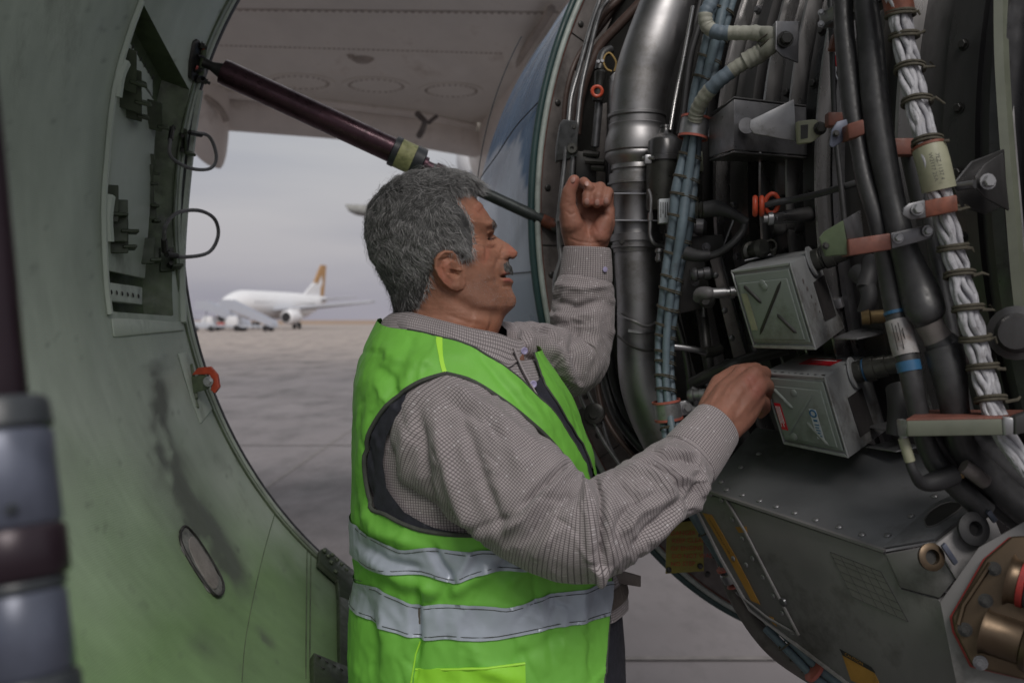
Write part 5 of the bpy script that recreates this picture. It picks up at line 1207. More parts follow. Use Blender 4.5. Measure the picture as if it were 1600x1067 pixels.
rb_ = thing('rail_bracket', 'dark triangular bracket on the upright rail at the right edge', 'bracket', P(1540, 330, 1.2))
mk('web', prism([P(1488, 288, 1.17), P(1518, 252, 1.20), P(1570, 232, 1.22), P(1575, 320, 1.22), P(1540, 335, 1.2), P(1500, 322, 1.18)], (0, .005, 0)), MAT['case_metal'], rb_, bevel=.002)
mk('web', prism([P(1524, 275, 1.14), P(1540, 256, 1.15), P(1568, 238, 1.17), P(1578, 330, 1.17), P(1540, 310, 1.15), P(1526, 294, 1.14)], (0, .005, 0)), MAT['case_metal'], rb_, bevel=.002)
mk('spacer', tube([P(1496, 292, 1.16), P(1524, 288, 1.14)], .005, 10), MAT['bracket_metal'], rb_)
bolt(rb_, P(1543, 284, 1.137), (0, -1, 0), .0075, MAT['light_metal'])
vr = thing('upright_rail', 'tall olive metal rail standing near the right edge', 'rail', P(1580, 600, 1.24))
mk('rail', tube([P(1564, -40, 1.27), P(1565, 80, 1.26), P(1572, 200, 1.25), P(1582, 320, 1.24), P(1592, 440, 1.24), P(1606, 560, 1.24)], .0095, 4, sp=5, flat=.5, up=(1, 0, 0)), MAT['olive_plate'], vr)
mk('flange', tube([P(1574, -40, 1.285), P(1575, 80, 1.275), P(1582, 200, 1.265), P(1592, 320, 1.255), P(1602, 440, 1.25)], .004, 6, sp=5), MAT['rib_metal'], vr)
# lower channel with red gasket
lc = thing('cable_channel', 'olive channel bar with a red lip carrying the cables at the lower right', 'channel', P(1500, 665, 1.1))
mk('bar', prism([P(1416, 655, 1.13), P(1566, 652, 1.10), P(1568, 680, 1.10), P(1418, 682, 1.13)], (0, .006, 0)), MAT['olive_plate'], lc, bevel=.002)
mk('end_cap', prism([P(1566, 650, 1.10), P(1585, 652, 1.095), P(1585, 680, 1.095), P(1568, 682, 1.10)], (0, .008, 0)), MAT['light_metal'], lc, bevel=.003)
mk('red_lip', prism([P(1416, 654, 1.13), P(1566, 651, 1.10), P(1600, 640, 1.22), P(1440, 640, 1.26)], (0, 0, -.003)), MAT['brick_red'], lc, bevel=.001)
mk('end_block', prism([P(1585, 650, 1.095), P(1640, 632, 1.08), P(1640, 668, 1.08), P(1586, 680, 1.095)], (0, .01, 0)), MAT['case_metal'], lc, bevel=.002)
mk('side_clip', prism([P(1407, 656, 1.14), P(1416, 655, 1.13), P(1420, 682, 1.13), P(1409, 682, 1.14)], (0, .012, 0)), MAT['light_metal'], lc, bevel=.001)
tb_ = thing('drain_fitting', 'small pale sleeve with a black elbow hanging under the channel bar', 'fitting', P(1420, 700, 1.15))
mk('rod', tube([P(1408, 660, 1.15), P(1413, 685, 1.15)], .005, 10), MAT['light_metal'], tb_)
mk('sleeve', lathe(P(1411, 684, 1.15), P(1423, 724, 1.15) - P(1411, 684, 1.15), [(0, .0055), (.001, .006), (.028, .006), (.029, .005)], 16), MAT['sticker_cream'], tb_)
mk('hose', tube([P(1421, 722, 1.15), P(1428, 738, 1.15), P(1440, 754, 1.16), P(1462, 752, 1.17), P(1490, 742, 1.18)], [.0055, .006, .008, .012, .012], 12, sp=4), MAT['rubber'], tb_)
mk('nut', lathe(P(1490, 742, 1.175), (1, 0, .15), [(0, .005), (.002, .006), (.01, .006), (.012, .004)], 8), MAT['brass'], tb_)
mk('splice', tube([P(1505, 728, 1.17), P(1520, 738, 1.17), P(1538, 752, 1.18)], .009, 12), MAT['flange_metal'], tb_)
for lab, rows, r in (('fat black hose slanting down under the channel bar', [(1440, 665, 1.22), (1475, 700, 1.22), (1520, 750, 1.22), (1580, 800, 1.22), (1650, 850, 1.2)], 22), ('second fat black hose slanting down to the right edge', [(1500, 665, 1.24), (1545, 710, 1.24), (1600, 760, 1.24), (1660, 800, 1.24)], 24)):
    run('black_hose', lab, 'hose', rows, r, 'cable_black', n=18)
# ---------------- big grey riveted cover
cv = thing('gearbox_cover', 'large grey riveted metal cover filling the lower right', 'cover', P(1330, 900, 1.4))
c1, c2, c3 = P(1100, 764, 1.56), P(1382, 859, 1.26), P(1178, 664, 1.72)
cR = P(1560, 762, 1.32)
top = [c1, c2, P(1462, 845, 1.19), P(1545, 782, 1.24), P(1560, 755, 1.36), P(1420, 700, 1.60), c3]
# fit a plane loosely by building the top as a thin solid fan
mk('top_panel', prism([c1, c2, P(1540, 775, 1.30), P(1556, 735, 1.44), c3], (0, 0, -.004)), MAT['cover_top'], cv, bevel=.0015)
mk('lip', tube([c1 + Vector((0, -.002, -.001)), c2 + Vector((0, -.002, -.001))], .0035, 6), MAT['cover_grey'], cv)
f4, f5, f6 = P(1408, 920, 1.25), P(1520, 1080, 1.22), P(1210, 1010, 1.50)
mk('front_panel', prism([c1 + Vector((0, 0, -.006)), c2 + Vector((0, 0, -.006)), f4, P(1466, 936, 1.21), P(1515, 1010, 1.20), P(1560, 1085, 1.18), P(1460, 1130, 1.26), P(1330, 1070, 1.40), P(1182, 952, 1.54), P(1098, 800, 1.57)], (.0, .02, 0)), MAT['cover_grey'], cv, bevel=.0015, smooth=30)
def fpl(px, py, off=0.):
    n_ = (c2 - c1).cross(f4 - c1).normalized()
    if n_.y > 0: n_ = -n_
    o = Vector((0, 0, CZ)); d = P(px, py, 1) - o
    t = (c1 + n_ * off - o).dot(n_) / d.dot(n_); return o + d * t
FN = (c2 - c1).cross(f4 - c1).normalized()
if FN.y > 0: FN = -FN
# rebuild the front panel truly flat
bpy.data.objects.remove(bpy.data.objects['front_panel'])
mk('front_panel', prism([fpl(*q_) for q_ in ((1101, 770), (1382, 865), (1408, 920), (1466, 936), (1515, 1010), (1560, 1085), (1440, 1120), (1330, 1074), (1172, 952), (1126, 872), (1090, 800))], FN * -.02), MAT['cover_grey'], cv, bevel=.0015, smooth=30)
TN = (c2 - c1).cross(c3 - c1).normalized()
if TN.z < 0: TN = -TN
def tpl(px, py, off=0.):
    o = Vector((0, 0, CZ)); d = P(px, py, 1) - o
    t = (c1 + TN * off - o).dot(TN) / d.dot(TN); return o + d * t
bpy.data.objects.remove(bpy.data.objects['top_panel'])
mk('top_panel', prism([c1, c2, tpl(1462, 845), tpl(1545, 785), tpl(1562, 752), tpl(1480, 718), tpl(1300, 680), tpl(1180, 668)], TN * -.004), MAT['cover_top'], cv, bevel=.0015)
for x, y in ((1127, 753), (1135, 765), (1160, 773), (1187, 782), (1213, 791), (1242, 801), (1275, 812), (1311, 823), (1347, 835), (1387, 836), (1158, 730), (1186, 709), (1424, 806), (1460, 775)):
    bolt(cv, tpl(x, y, .0005), TN, .0048, MAT['light_metal'], 'rivet')
st = mk('stiffener', tube([fpl(1133, 778, .002), fpl(1164, 830, .002), fpl(1222, 942, .002), fpl(1248, 992, .002)], .0024, 6), MAT['cover_grey'], cv)
mk('stiffener', tube([fpl(1248, 992, .002), fpl(1200, 965, .002), fpl(1150, 925, .0015)], .002, 6), MAT['cover_grey'], cv)
for x, y in ((1127, 781), (1144, 811), (1160, 841), (1176, 872), (1192, 901), (1208, 930), (1222, 957), (1238, 987), (1146, 872), (1166, 882), (1110, 772)):
    bolt(cv, fpl(x, y, .0005), FN, .0042, MAT['light_metal'], 'rivet')
mk('clip_nut', lathe(fpl(1224, 940, .001), FN, [(0, .007), (.003, .006), (.004, .003)], 14), MAT['bracket_metal'], cv)
mat('print_grey', (.07, .068, .066), .6)
mat('placard_grey', (.185, .178, .172), .5, var=.12, scale=20)
mk('grid_placard', prism([fpl(1297, 862, .0004), fpl(1376, 893, .0004), fpl(1419, 971, .0004), fpl(1332, 932, .0004)], FN * .0005), MAT['placard_grey'], cv, smooth=0)
def lerp4(u, w): 
    a = np.array([1297, 862]) * (1 - u) * (1 - w) + np.array([1376, 893]) * u * (1 - w) + np.array([1419, 971]) * u * w + np.array([1332, 932]) * (1 - u) * w
    return fpl(a[0], a[1], .0010)
for u in (0, .2, .45, .62, .8, 1): mk('print', tube([lerp4(u, .0), lerp4(u, 1)], .0003, 4), MAT['print_grey'], cv)
for w in (0, .12, .24, .43, .62, .8, 1): mk('print', tube([lerp4(0, w), lerp4(1, w)], .0003, 4), MAT['print_grey'], cv)
# orange strip with lettering
mk('orange_strip', prism([fpl(1098, 801, .0004), fpl(1112, 804, .0004), fpl(1149, 868, .0004), fpl(1188, 944, .0004), fpl(1174, 938, .0004), fpl(1138, 870, .0004)], FN * .0005), MAT['placard_orange'], cv, smooth=0)
text('print', 'CAUTION ENSURE LATCHES OPEN', fpl(1107, 810, .001), fpl(1182, 938, .001) - fpl(1107, 810, .001), fpl(1112, 804, .001) - fpl(1100, 812, .001), .0035, MAT['print_black'], cv)
mk('orange_strip', prism([fpl(1149, 823, .0004), fpl(1166, 822, .0004), fpl(1168, 831, .0004), fpl(1155, 832, .0004)], FN * .0006), MAT['placard_orange'], cv, smooth=0)
mk('orange_strip', prism([fpl(1202, 962, .0004), fpl(1208, 964, .0004), fpl(1214, 978, .0004), fpl(1208, 974, .0004)], FN * .0006), MAT['placard_orange'], cv, smooth=0)
mk('caution_plate', prism([fpl(1316, 1022, .0004), fpl(1366, 1050, .0004), fpl(1384, 1085, .0004), fpl(1330, 1062, .0004)], FN * .0005), MAT['placard_orange'], cv, smooth=0)
mk('caution_band', prism([fpl(1312, 1013, .0005), fpl(1362, 1042, .0005), fpl(1368, 1051, .0005), fpl(1317, 1023, .0005)], FN * .0006), MAT['print_black'], cv, smooth=0)
text('print', 'CAUTION', fpl(1320, 1023, .0012), fpl(1362, 1047, .001) - fpl(1320, 1023, .001), FN.cross(fpl(1362, 1047, .001) - fpl(1320, 1023, .001)), .0050, MAT['placard_orange'], cv)
# bottom edge flange
mk('edge_flange', tube([fpl(1090, 800, .001), fpl(1126, 872, .001), fpl(1172, 952, .001), fpl(1240, 1004, .001), fpl(1330, 1072, .001), (fpl(1440, 1122, .001))], .0032, 6), MAT['cover_grey'], cv)
# handle tab with slot
ht = mk('handle_plate', prism([tpl(1380, 858, .001), tpl(1462, 845, .001), tpl(1545, 783, .001), tpl(1553, 768, .001), tpl(1520, 760, .001), tpl(1460, 790, .001)], TN * .004), MAT['cover_top'], cv, bevel=.0015)
sl = [(1444, 812), (1452, 800), (1470, 788), (1488, 784), (1502, 787), (1500, 795), (1482, 808), (1462, 820), (1448, 822)]
mk('slot', prism([tpl(x, y, .0054) for x, y in sl], TN * .0003), MAT['case_dark'], ht, smooth=0)
mk('slot_rim', tube([tpl(x, y, .0055) for x, y in sl + sl[:1]], .0012, 6, sp=3), MAT['cover_grey'], ht)
mk('bright_edge', tube([tpl(1384, 860, .003), tpl(1462, 847, .003)], .0018, 6), MAT['light_metal'], ht)
mk('bright_edge', tube([tpl(1462, 847, .003), tpl(1545, 784, .003)], .0010, 6), MAT['bracket_metal'], ht)
pr_ = lambda px, py, off: fpl(px, py, off)
mk('end_panel', prism([P(1384, 866, 1.25), P(1460, 852, 1.20), P(1492, 905, 1.19), P(1468, 934, 1.20), P(1408, 918, 1.245)], (.0, .006, 0)), MAT['cover_grey'], cv, bevel=.001)
mk('end_panel', prism([P(1462, 850, 1.195), P(1545, 786, 1.21), P(1566, 838, 1.19), P(1494, 905, 1.185)], (.0, .006, 0)), MAT['cover_grey'], cv, bevel=.001)
rg_ = mk('latch_ring', lathe(P(1453, 870, 1.185), (.15, -1, .25), [(0, .016), (.005, .0165), (.0065, .013), (.0065, .009), (-.002, .0085)], 26, cap=False), MAT['bronze'], cv)
mk('ring_hole', lathe(P(1453, 870, 1.187), (.15, -1, .25), [(0, .0088), (.001, .0088)], 20), MAT['case_dark'], rg_)
mk('latch_ring', lathe(P(1518, 826, 1.19), (.15, -1, .25), [(0, .019), (.006, .020), (.009, .014), (.009, .009), (.0, .008)], 26), MAT['rubber'], cv)
mk('clip_strip', prism([P(1478, 848, 1.175), P(1498, 878, 1.175), P(1492, 884, 1.175), P(1472, 854, 1.175)], (0, .006, 0)), MAT['band_blue_grey'], cv, bevel=.001)
mk('clip_strip', prism([P(1548, 796, 1.18), P(1560, 812, 1.18), P(1554, 818, 1.18), P(1542, 802, 1.18)], (0, .006, 0)), MAT['band_blue_grey'], cv, bevel=.001)
# ---------------- bronze flange with two pipe stubs
bf = thing('bronze_flange', 'bronze coloured flange plate with red sealant and pipe stubs at the lower right corner', 'flange', P(1530, 950, 1.12))
fc = [(1488, 962), (1492, 985), (1520, 1040), (1600, 1060), (1700, 1040), (1720, 900), (1640, 835), (1580, 838), (1540, 872)]
FB = Vector((-.45, -.85, .2)).normalized()
def bpl(px, py, off=0.):
    o = Vector((0, 0, CZ)); d = P(px, py, 1) - o; c = P(1560, 950, 1.13)
    t = (c + FB * off - o).dot(FB) / d.dot(FB); return o + d * t
mk('plate', prism([bpl(*q_) for q_ in fc], FB * .010), MAT['bronze'], bf, bevel=.003, seg=3)
mk('sealant', prism([bpl(x - 4 * (x < 1600), y + 1, -.004) for x, y in fc], FB * .0045), MAT['dull_red'], bf, bevel=.001)
mk('backing', prism([bpl(x, y, -.02) for x, y in ((1470, 940), (1500, 1090), (1750, 1090), (1750, 860), (1600, 815), (1530, 855))], FB * .012), MAT['cover_grey'], bf, bevel=.001)
mk('raised_edge', tube([bpl(1497, 975, .010), bpl(1505, 945, .010), bpl(1548, 880, .010)], .0035, 8), MAT['bronze'], bf)
for x, y in ((1553, 888), (1540, 938), (1508, 983), (1532, 1035)): bolt(bf, bpl(x, y, .010), FB, .0062, MAT['case_dark'] if y < 1000 else MAT['bracket_metal'], 'stud')
ax_ = Vector((.78, -.62, -.18)).normalized()
mk('pipe_stub', lathe(bpl(1538, 985, .005), ax_, [(0, .027), (.004, .0245), (.040, .0235), (.042, .027), (.048, .0285), (.052, .0265), (.052, .022), (.03, .022)], 32), MAT['bronze'], bf)
mk('pipe_stub', lathe(bpl(1578, 905, .005), ax_, [(0, .030), (.004, .026), (.012, .025)], 28), MAT['bronze'], bf)
mk('seal_ring', lathe(bpl(1578, 905, .005) + ax_ * .011, ax_, [(0, .025), (.001, .027), (.007, .027), (.008, .024)], 28), MAT['dull_red'], bf)
mk('hose', lathe(bpl(1578, 905, .005) + ax_ * .018, ax_, [(0, .024), (.002, .026), (.08, .026)], 28), MAT['rubber'], bf)
# ---------------- things low beside the ring
ypl = thing('yellow_placard', 'old yellow placard with red lettering inside the lower fan cowl', 'placard', P(1070, 855, 2.0))
ph_ = prism([P(1042, 818, 2.0), P(1098, 812, 2.0), P(1100, 892, 2.0), P(1040, 896, 2.0)], (0, .002, 0))
mk('plate', ph_, MAT['placard_yellow'], ypl, smooth=0)
for k_, s_ in enumerate(('DANGER', 'KEEP CLEAR', 'OF ENGINE', 'DO NOT WALK', 'NO STEP')):
    text('print', s_, P(1048 + 2 * (k_ % 2), 836 + k_ * 12, 1.999), (1, 0, .02), (0, 0, 1), .009, MAT['print_red'], ypl)
for x, y in ((1045, 890), (1094, 884), (1045, 824)): bolt(ypl, P(x, y, 1.999), (0, -1, 0), .006, MAT['case_dark'], 'rivet')
lw = thing('lower_cowl', 'dark inner wall of the lower fan cowl under the mans elbow', 'cowl', EP(55, 1.0, .2))
mk('wall', sheet(np.array([[EP(a, r_, t_) for a in np.linspace(20, 100, 60)] for t_, r_ in ((.0, 1.03), (-.03, .98), (-.05, .80), (-.05, .60))])), MAT['flange_metal'], lw)
for a, r_ in ((46, .99), (52, .99), (58, .99), (50, .90), (64, .99), (57, .88)):
    bolt(lw, EP(a, r_, -.028 - (r_ < .95) * .012), EA, .006, MAT['case_dark'], 'rivet')
lh = thing('lower_harness', 'pair of blue grey conduits laced together under the big grey cover', 'wire harness', P(1240, 1010, 1.5))
for off in (-6, 6):
    mk('conduit', tube([P(x + off * .6, y - off, d) for x, y, d in ((1200, 975, 1.52), (1225, 1000, 1.5), (1250, 1025, 1.48), (1275, 1050, 1.46), (1330, 1090, 1.42))], .0062, 12, sp=4), MAT['blue_conduit'], lh)
for x, y in ((1228, 1004), (1246, 1021), (1264, 1038)): mk('lacing', oval(P(x, y, 1.49), (1, 0, -1), .0145, .008, .0014), MAT['lacing'], lh)
mk('red_cushion', lathe(P(1268, 1044, 1.46), (.75, 0, -.6), [(0, .013), (.003, .018), (.008, .018), (.01, .013)], 22), MAT['red_cushion'], lh)
l2 = thing('lower_harness', 'single blue grey conduit running along the left edge of the grey cover', 'wire harness', P(1120, 860, 1.6))
mk('conduit', tube([P(x, y, d) for x, y, d in ((1075, 790, 1.63), (1098, 828, 1.62), (1122, 866, 1.60), (1145, 900, 1.58))], .0085, 14, sp=4), MAT['blue_conduit'], l2)
for x, y in ((1100, 832), (1122, 866)): mk('lacing', oval(P(x, y, 1.61), (.5, 0, -.8), .010, .010, .0014), MAT['lacing'], l2)
mk('red_cushion', lathe(P(1133, 882, 1.59), (.45, 0, -.8), [(0, .011), (.002, .017), (.006, .017), (.008, .013)], 22), MAT['red_cushion'], l2)
mk('strap', lathe(P(1138, 892, 1.59), (.45, 0, -.8), [(0, .014), (.002, .016), (.016, .016), (.018, .013)], 22), MAT['light_metal'], l2)
mk('red_cushion', lathe(P(1147, 910, 1.59), (.45, 0, -.8), [(0, .011), (.002, .014), (.004, .014), (.006, .011)], 22), MAT['red_cushion'], l2)
wc = thing('drain_trough', 'curved brown grey trough edge sweeping under the grey cover', 'trough', P(1200, 980, 1.55))
mk('shell', tube([P(1125, 870, 1.66), P(1140, 915, 1.64), P(1170, 965, 1.6), (P(1210, 1010, 1.56)), P(1262, 1045, 1.52), P(1340, 1090, 1.46)], [.008, .010, .013, .016, .018, .018], 16, sp=5), MAT['flange_metal'], wc)
# ================================================================ THE MECHANIC
D0 = 1.55
def zof(py, d=D0): return CZ - (py - HY) * d / F
def xof(px, d=D0): return (px - CX) * d / F
def cloth(name, base, line, dot):
    """finely checked shirt cloth; the uv map counts yarn squares"""
    m = bpy.data.materials.new(name); m.use_nodes = True
    t = m.node_tree; b = t.nodes['Principled BSDF']; L = t.links.new
    uv = t.nodes.new('ShaderNodeUVMap'); uv.uv_map = 'uv'
    s = t.nodes.new('ShaderNodeSeparateXYZ'); L(uv.outputs[0], s.inputs[0])
    def mth(op, a, c=None, d_=None):
        n = t.nodes.new('ShaderNodeMath'); n.operation = op
        for i, v in enumerate((a, c, d_)):
            if v is None: continue
            if isinstance(v, (int, float)): n.inputs[i].default_value = v
            else: L(v, n.inputs[i])
        return n.outputs[0]
    fx, fy = mth('FRACT', s.outputs[0]), mth('FRACT', s.outputs[1])
    ln = lambda f_: mth('LESS_THAN', mth('ABSOLUTE', mth('SUBTRACT', f_, .5)), .115)
    ax_, ay = ln(fx), ln(fy)
    msk = mth('MAXIMUM', mth('MULTIPLY', ax_, .9), mth('MULTIPLY', ay, .8))
    cmb = t.nodes.new('ShaderNodeCombineXYZ'); L(mth('FLOOR', mth('ADD', s.outputs[0], .5)), cmb.inputs[0]); L(mth('FLOOR', mth('ADD', s.outputs[1], .5)), cmb.inputs[1])
    wn = t.nodes.new('ShaderNodeTexWhiteNoise'); L(cmb.outputs[0], wn.inputs[0])
    dm = mth('MULTIPLY', mth('GREATER_THAN', wn.outputs[0], .97), mth('SUBTRACT', 1, msk))
    nz = t.nodes.new('ShaderNodeTexNoise'); nz.inputs['Scale'].default_value = 30; tc = t.nodes.new('ShaderNodeTexCoord'); L(tc.outputs['Object'], nz.inputs['Vector'])
    mr = t.nodes.new('ShaderNodeMapRange'); mr.inputs['To Min'].default_value = .85; mr.inputs['To Max'].default_value = 1.15; L(nz.outputs[0], mr.inputs[0])
    m0 = t.nodes.new('ShaderNodeMixRGB'); m0.inputs[1].default_value = (*base, 1); m0.inputs[2].default_value = (*dot, 1); L(dm, m0.inputs[0])
    m1 = t.nodes.new('ShaderNodeMixRGB'); m1.inputs[2].default_value = (*line, 1); L(msk, m1.inputs[0]); L(m0.outputs[0], m1.inputs[1])
    m2 = t.nodes.new('ShaderNodeMixRGB'); m2.blend_type = 'MULTIPLY'; m2.inputs[0].default_value = 1; L(m1.outputs[0], m2.inputs[1]); L(mr.outputs[0], m2.inputs[2])
    L(m2.outputs[0], b.inputs['Base Color']); b.inputs['Roughness'].default_value = .85; b.inputs['Specular IOR Level'].default_value = .2
    b.inputs['Sheen Weight'].default_value = .15
    bp = t.nodes.new('ShaderNodeBump'); bp.inputs['Strength'].default_value = .25; bp.inputs['Distance'].default_value = .001; L(msk, bp.inputs['Height']); L(bp.outputs[0], b.inputs['Normal'])
    MAT[name] = m
cloth('shirt_cloth', (.32, .288, .293), (.062, .051, .055), (.43, .40, .41))
mat('vest_green', (.155, .445, .055), .6, var=.10, scale=7, bump=.3, bscale=45, sss=0, stretch=(1, 1, .5))
mat('vest_pocket', (.26, .62, .03), .55, var=.06, scale=10, bump=.15, bscale=90)
mat('vest_seam', (.36, .72, .05), .55, var=.06, scale=10)
mat('reflective_tape', (.36, .40, .47), .38, metal=.15, var=.10, scale=16, bump=.25, bscale=60, rvar=.1)
mat('navy_cloth', (.016, .017, .026), .85, var=.3, scale=60, bump=.2, bscale=200)
mat('binding', (.045, .05, .042), .8, var=.2, scale=80)
mat('belt_leather', (.10, .085, .075), .5, var=.2, scale=60)
mat('skin', (1, 1, 1), .54, var=.07, scale=60, bump=.22, bscale=420, sss=.12, attr='tone', rvar=.08, spec=.28)
mat('nail', (.36, .20, .17), .35, var=.05)
mat('hair_strand', (1, 1, 1), .42, var=.1, scale=40, attr='tone', spec=.5)
mat('hair_under', (1, 1, 1), .9, var=.25, scale=120, attr='tone')
mat('button_lilac', (.35, .32, .50), .3)
mat('shoe', (.02, .02, .02), .4)
mat('eye_wet', (.12, .10, .09), .1)

man = thing('person', 'grey haired man in green hi vis vest and checked shirt reaching into the open engine', 'person', (xof(740), D0, 0))

# ---------------- torso as a side-view solid
TR_ = np.array([  # py, back px, front px, half thickness (m)
    (470, 618, 782, .068), (492, 606, 800, .085), (500, 601, 812, .096), (515, 595, 824, .122), (540, 586, 832, .160), (560, 579, 840, .184), (590, 572, 862, .212), (620, 570, 880, .225), (660, 568, 895, .23),
    (700, 567, 911, .23), (750, 567, 922, .228), (800, 565, 936, .225), (840, 566, 948, .223), (870, 571, 962, .22), (890, 572, 970, .22), (912, 566, 976, .22), (950, 561, 980, .222),
    (1000, 558, 984, .225), (1067, 562, 986, .225), (1180, 575, 980, .22), (1260, 590, 960, .20)], float)
_z = zof(TR_[:, 0]); _o = np.argsort(_z)
def smooth_tab(col):
    zz = np.linspace(_z.min(), _z.max(), 160); v = np.interp(zz, _z[_o], TR_[_o, col])
    k = np.hanning(9); k /= k.sum(); vp = np.pad(v, 4, mode='edge'); return zz, np.convolve(vp, k, 'valid')
_zz, _xb = smooth_tab(1); _, _xf = smooth_tab(2); _, _tb = smooth_tab(3)
def TS(th, z, off=0.):
    xb = xof(np.interp(z, _zz, _xb)); xf = xof(np.interp(z, _zz, _xf)); b = np.interp(z, _zz, _tb)
    a = (xf - xb) / 2; xc = (xf + xb) / 2
    c, s_ = np.cos(th), np.sin(th); e = 2 / 2.35
    X = np.sign(c) * np.abs(c) ** e; Y = np.sign(s_) * np.abs(s_) ** e
    nx, ny = c * b, -s_ * a; nn = np.hypot(nx, ny) + 1e-9
    return np.stack([xc + a * X + nx / nn * off, D0 - b * Y + ny / nn * off, z + 0 * th], -1)
def tinv(px, py):
    th, z = 1.5, zof(py)
    for _ in range(60):
        p = TS(np.array(th), np.array(z)); d = p[1]
        z = zof(py, d)
        xb = xof(np.interp(z, _zz, _xb)); xf = xof(np.interp(z, _zz, _xf)); a = (xf - xb) / 2; xc = (xf + xb) / 2
        X = np.clip(((px - CX) * d / F - xc) / a, -1, 1); c = np.sign(X) * abs(X) ** (2.35 / 2)
        th = .5 * th + .5 * math.acos(c)
    return th, z
FOLDS_V = [([(659, 900), (657, 950), (659, 1000), (652, 1040)], -.006, 7), ([(700, 925), (735, 905), (775, 880)], .005, 12), ([(710, 905), (690, 935), (665, 950)], -.004, 9), ([(590, 870), (640, 905), (690, 925)], .005, 12),
    ([(575, 845), (620, 875), (670, 885)], -.004, 7), ([(680, 850), (695, 880), (712, 905)], -.004, 6), ([(740, 855), (725, 885), (712, 905)], .004, 6), ([(800, 860), (775, 885)], -.004, 6), ([(835, 870), (810, 890), (790, 910)], .004, 8),
    ([(860, 900), (855, 960), (860, 1060)], -.003, 10), ([(905, 900), (900, 970), (905, 1060)], .0035, 11), ([(620, 900), (612, 960), (618, 1050)], .004, 14), ([(585, 930), (598, 1000), (590, 1060)], -.004, 12),
    ([(605, 540), (640, 560), (690, 560)], .005, 12), ([(600, 570), (620, 600), (625, 625)], -.004, 9), ([(650, 520), (640, 560), (610, 610)], -.003, 9), ([(590, 640), (580, 700), (572, 760)], .004, 8), ([(760, 560), (800, 605), (850, 680)], .004, 9),
    ([(740, 548), (780, 600), (830, 660)], -.003, 6), ([(575, 790), (600, 830), (660, 850)], .004, 10), ([(740, 840), (790, 850), (860, 880)], .004, 9), ([(730, 1000), (760, 1040), (820, 1060)], .003, 12), ([(880, 980), (840, 1010), (800, 1020)], -.002, 10)]
_rc = np.random.default_rng(12)
def creases(n_, x0, x1, y0, y1, ang0, angs, L0, L1, amp, w0, w1):
    out = []
    for _ in range(n_):
        x, y = _rc.uniform(x0, x1), _rc.uniform(y0, y1); a_ = ang0 + _rc.normal(0, angs); L_ = _rc.uniform(L0, L1); bend = _rc.normal(0, .25)
        pts_ = [(x + math.cos(a_ + bend * (t_ - .5)) * L_ * (t_ - .5), y + math.sin(a_ + bend * (t_ - .5)) * L_ * (t_ - .5)) for t_ in (0, .35, .7, 1)]
        out.append((pts_, amp * _rc.choice([-1, 1]) * _rc.uniform(.5, 1.2), _rc.uniform(w0, w1)))
    return out
FOLDS_V += creases(34, 560, 950, 820, 1067, 1.5, .5, 25, 80, .0013, 2.2, 4.5) + creases(16, 575, 700, 510, 640, 2.2, .6, 25, 70, .0013, 2.2, 4.5) + creases(10, 565, 600, 640, 820, 1.6, .3, 25, 60, .0013, 2, 4) + creases(8, 740, 900, 570, 690, .9, .3, 25, 60, .0010, 2, 4)
def tdisp(P3, th):
    px = CX + P3[:, 0] / P3[:, 1] * F; py = HY - (P3[:, 2] - CZ) / P3[:, 1] * F
    near = np.clip(np.sin(th) * 4, 0, 1)
    d = 1.7 * strokes(px, py, FOLDS_V) * near
    d += .0050 * fbm(P3[:, 0] * 1.3, P3[:, 1] * 1.3, P3[:, 2] * .9, 9, 3, 7) + .0018 * (1 - 2.6 * np.abs(fbm(P3[:, 0] * 1.6, P3[:, 1] * 1.6, P3[:, 2], 17, 3, 8))) + .0004 * (1 - 2.6 * np.abs(fbm(P3[:, 0] * 1.2, P3[:, 1], P3[:, 2] * 1.5, 48, 2, 28)))
    return d
near_edge = [(621, 512), (650, 516), (682, 524), (740, 544), (789, 580), (825, 612), (861, 651), (896, 708), (915, 760), (932, 830), (944, 890), (945, 905), (943, 960), (938, 1030), (935, 1067), (932, 1150)]
far_edge = [(827, 551), (838, 585), (849, 612), (873, 651), (888, 675), (901, 697), (913, 730)]
NE = [tinv(*q) for q in near_edge]; FE = [tinv(*q) for q in far_edge]
NE = [tuple(q) for q in cr_spline(NE, 5)]; FEs = [tuple(q) for q in cr_spline(FE, 5)]
zb_ = zof(1245)
ztop_back = zof(497)
keep = [(PI, ztop_back), (PI - .25, zof(499))] + NE + [(NE[-1][0], zb_)]
